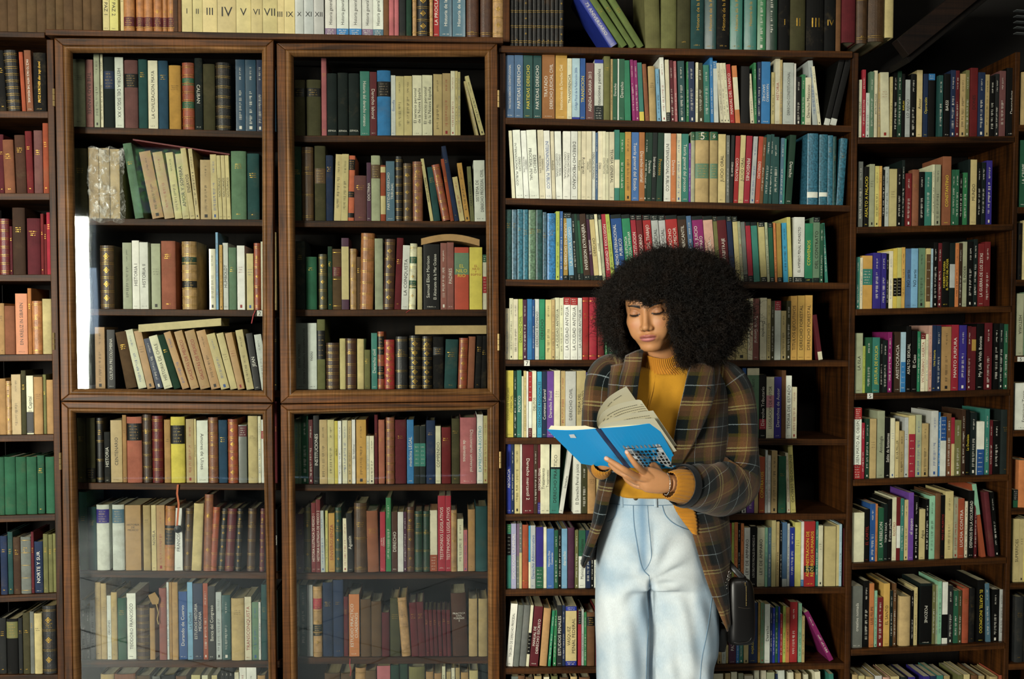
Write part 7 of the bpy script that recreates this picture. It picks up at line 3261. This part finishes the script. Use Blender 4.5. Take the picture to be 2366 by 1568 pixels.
def sheet(name, corners, mat, thick, nrm, parent=None, nu=14, bow=0.0):
    """a slab over four corners a-b-c-d (head spine, head edge, foot edge, foot spine), pushed along nrm"""
    a, b__, c, d_ = [np.array(k) for k in corners]
    V, Fc = [], []
    for i in range(nu + 1):
        s = i / nu
        bw = nrm * bow * math.sin(PI * s)
        t0, t1 = a + (b__ - a) * s + bw, d_ + (c - d_) * s + bw
        V += [t0, t1, t1 + nrm * thick, t0 + nrm * thick]
    for i in range(nu):
        for k in range(4):
            u_ = 4 * i
            Fc.append((u_ + k, u_ + (k + 1) % 4, u_ + 4 + (k + 1) % 4, u_ + 4 + k))
    Fc += [(3, 2, 1, 0), tuple(4 * nu + k for k in range(4))]
    o = mesh_obj(name, V, Fc, mat, parent)
    return o


nrm_s = (NR + NL) / 2
hold = sheet('open_book', [cov(.045, 0), cov(1, 0), cov(1, 1), cov(.045, 1)], BLUE, .0009, NR, bow=-.003)
tag(hold, 'open bright blue paperback with fanned pages held by the woman', 'book')
sheet('back_cover', [cov(-.03, 0), cov(-1, 0), cov(-1, 1), cov(-.03, 1)], BLUE, .0009, NL, hold, bow=-.004)
sheet('spine', [cov(-.075, 0), cov(.075, 0), cov(.075, 1), cov(-.075, 1)], NAVYC, .0010, nrm_s, hold, bow=-.0015)
# page blocks on both sides, each a stack with its own slope at the edge
for u_, nm, n_, tk in ((1, 'page_block', NR, .0135), (-1, 'page_block', NL, .0120)):
    V, Fc = [], []
    nu, layers = 16, 7
    for k in range(layers + 1):
        h_ = .0011 + tk * k / layers
        for i in range(nu + 1):
            s = i / nu
            uu = u_ * (.03 + (.955 - .035 * k / layers * 1.4) * s)
            lift = tk * .35 * math.sin(min(1, s * 2.2) * PI / 2) * (k / layers)
            for v_ in (.012, .988):
                bw = -.0035 * math.sin(PI * s)
                V.append(cov(uu, v_) + n_ * (h_ * min(1, .25 + s * 3) + lift * .3 + bw * .8) + np.array([rnd.uniform(-.0003, .0003)] * 3))
    w_ = (nu + 1) * 2
    for k in range(layers):
        for i in range(nu):
            for e_ in (0, 1):
                a = k * w_ + 2 * i + e_
                Fc.append((a, a + 2, a + 2 + w_, a + w_))
        a = k * w_ + 2 * nu
        Fc.append((a, a + 1, a + 1 + w_, a + w_))
    a = layers * w_
    Fc += [(a + 2 * i, a + 2 * i + 1, a + 2 * i + 3, a + 2 * i + 2) for i in range(nu)]
    Fc += [(2 * i, 2 * i + 1, 2 * i + 3, 2 * i + 2) for i in range(nu)]
    mesh_obj(nm, V, Fc, PAPER, hold)
Hh = S1 - S0


def leaf(head, lines, seed, k=1.0):
    """a page that stands up from the spine; head: its upper edge in photo pixels with depth"""
    E = catmull([P(*p) for p in head], 6)
    V, Fc = [], []
    nv = 8
    for i, p in enumerate(E):
        for j in range(nv + 1):
            V.append(p + Hh * k * .985 * j / nv)
    w_ = nv + 1
    Fc = [(i * w_ + j, (i + 1) * w_ + j, (i + 1) * w_ + j + 1, i * w_ + j + 1) for i in range(len(E) - 1) for j in range(nv)]
    o = mesh_obj('page', V, Fc, PAPER, hold, smooth=True)
    # lines of small print along the head-to-spine direction of this page
    rg = random.Random(seed)
    V2, F2 = [], []
    n_ = len(E)
    tow = np.cross(E[n_ // 2] - E[n_ // 2 - 1], Hh)
    tow /= np.linalg.norm(tow)
    if tow @ (CAM - E[n_ // 2]) < 0:
        tow = -tow
    for l_ in range(lines):
        v0 = .10 + .05 * l_
        i0, i1 = int(n_ * .22), n_ - 4
        for i in range(i0, i1):
            if rg.random() < .15:
                continue
            a = E[i] + Hh * v0 + tow * .0006
            b__ = E[i] + (E[i + 1] - E[i]) * .8 + Hh * v0 + tow * .0006
            k_ = len(V2)
            V2 += [a, b__, b__ + Hh * .012, a + Hh * .012]
            F2.append((k_, k_ + 1, k_ + 2, k_ + 3))
    if V2:
        mesh_obj('print_lines', V2, F2, plain('page_print', '#7a7766', .8), o)['kind'] = 'stuff'
    return o


leaf([(1380, 984, -.497), (1379, 968, -.497), (1385, 945, -.498), (1403, 920, -.500), (1425, 904, -.502), (1447, 892, -.504)], 1, 1)
leaf([(1381, 985, -.498), (1383, 968, -.499), (1395, 950, -.502), (1420, 936, -.505), (1447, 928, -.507), (1473, 923, -.508), (1482, 925, -.508)], 5, 2)
leaf([(1382, 986, -.499), (1390, 976, -.501), (1412, 966, -.503), (1445, 957, -.503), (1480, 951, -.500), (1509, 948, -.497)], 4, 3)
# thick side of the open pages, from the head corner down to the foot
leaf([(1382, 987, -.499), (1400, 978, -.502), (1440, 970, -.500), (1480, 967, -.494), (1512, 966, -.489)], 0, 4)


def patch(name, uvs, mat, off, parent=hold):
    V = []
    for a, b__ in uvs:
        n_ = NR if a > 0 else NL
        V.append(cov(a, b__) - n_ * (off + (.0034 if a > 0 else .0046) * math.sin(PI * min(1, max(0, (abs(a) - .07) / .93)))))
    return mesh_obj(name, V, [tuple(range(len(V)))], mat, parent)


patch('price_sticker', [(-.63, .10), (-.52, .09), (-.54, .19), (-.66, .19)], WHITEC, .0006)
# printed building on the front cover
patch('cover_picture', [(.20, .47), (.86, .44), (.88, .97), (.24, .97)], WHITEC, .0006)
rg = random.Random(8)
for j in range(6):
    b0 = .55 + j * .070
    for i in range(9):
        a0 = .245 + i * .069 + j * .003
        if rg.random() < .08:
            continue
        patch('cover_print', [(a0, b0), (a0 + .044, b0), (a0 + .044, b0 + .050), (a0, b0 + .050)], DARKC if rg.random() < .7 else GREYC, .0012)
    patch('cover_print', [(.235, b0 - .013), (.865, b0 - .013), (.865, b0 - .006), (.235, b0 - .006)], GREYC, .0012)
for i in range(9):
    a0 = .20 + i * .075
    patch('cover_print', [(a0, .45), (a0 + .018, .41), (a0 + .036, .45), (a0 + .033, .49), (a0, .49)], GREYC, .0011)
patch('cover_print', [(.20, .495), (.87, .485), (.87, .505), (.20, .515)], DARKC, .0013)

# ---------------------------------------------------------------- shoulder bag
LEA = plain('bag_leather', '#0d0b0a', .38)
bag = empty('shoulder_bag', P(1708, 1420, -.27))
tag(bag, 'small black leather shoulder bag with a brass zip hanging at her hip', 'bag')


def sub2(o, t):
    o.parent = t
    o.matrix_parent_inverse = Matrix.Translation(-Vector(t.location))
    return o


rings = [P(1708, 1334, -.27), P(1710, 1345, -.27), P(1711, 1380, -.27), P(1711, 1430, -.27), P(1711, 1470, -.27), P(1710, 1484, -.27), P(1709, 1487, -.27)]
q = Raw()
wds = [(.020, .012), (.034, .020), (.040, .028), (.041, .032), (.040, .030), (.034, .022), (.022, .010)]
C_ = [(c, a, d_) for c, (a, d_) in zip(rings, wds)]
Vb, Fb, _, BC = loft(C_, n=40, per=6, e=3.5)
q.add(Vb, Fb + [tuple(range(40)), tuple(len(Vb) - 1 - k for k in range(40))])
sub2(mesh_obj('body', q.v, q.f, LEA, smooth=True), bag)


def bagline(name, pts, r, mat, off=.002, n=8):
    q = Raw()
    W_ = [np.array(on_front(BC, x, y, off)) for x, y in pts]
    q.tube(W_, [r] * len(W_), n=n, per=4)
    return sub2(mesh_obj(name, q.v, q.f, mat, smooth=True), bag)


bagline('piping', [(1690, 1340), (1684, 1360), (1683, 1420), (1685, 1470), (1695, 1483), (1712, 1485), (1730, 1481), (1737, 1465), (1739, 1400), (1735, 1360), (1724, 1340)], .0022, LEA, .001)
bagline('zip_edge', [(1713, 1344), (1722, 1350), (1724, 1370), (1724, 1400)], .0016, plain('zip_tape', '#241c14', .7), .002)
q = Raw()
for i in range(22):
    y = 1346 + i * 2.5
    p = on_front(BC, 1722 + (2.5 if i > 2 else 0), y, .004)
    q.ball(p, (.0022, .001, .0009), 4)
sub2(mesh_obj('zip_teeth', q.v, q.f, plain('zip_brass', '#b9a05c', .3, 1.0)), bag)['kind'] = 'stuff'
bagline('flap_seam', [(1706, 1402), (1722, 1405), (1737, 1404)], .0014, plain('zip_tape2', '#241c14', .7), .002)
q = Raw()
q.tube([P(1720, 1338, -.27), P(1700, 1318, -.26), P(1684, 1298, -.24), P(1676, 1270, -.20), P(1668, 1230, -.16)], [(.009, .002)] * 5, n=10, per=5, up=(0, 1, 0))
sub2(mesh_obj('strap', q.v, q.f, LEA, smooth=True), bag)
q = Raw()
for i, (x, y) in enumerate(((1686, 1322), (1684, 1330), (1682, 1338), (1678, 1348), (1677, 1357), (1676, 1378))):
    c = P(x, y, -.305)
    rg_ = [c + np.array([.0032 * math.cos(a), .0012 * math.sin(a) * (i % 2), .0045 * math.sin(a)]) for a in np.linspace(0, 2 * PI, 13)]
    q.tube(rg_, [.0007] * 13, n=6, per=1)
sub2(mesh_obj('chain', q.v, q.f, SIL, smooth=True), bag)
q = Raw()
q.tube([P(1672, 1452, -.27), P(1670, 1480, -.265), P(1668, 1505, -.26)], [(.012, .003), (.014, .003), (.010, .003)], n=10, per=4, up=(0, 1, 0))
sub2(mesh_obj('tassel', q.v, q.f, LEA, smooth=True), bag)
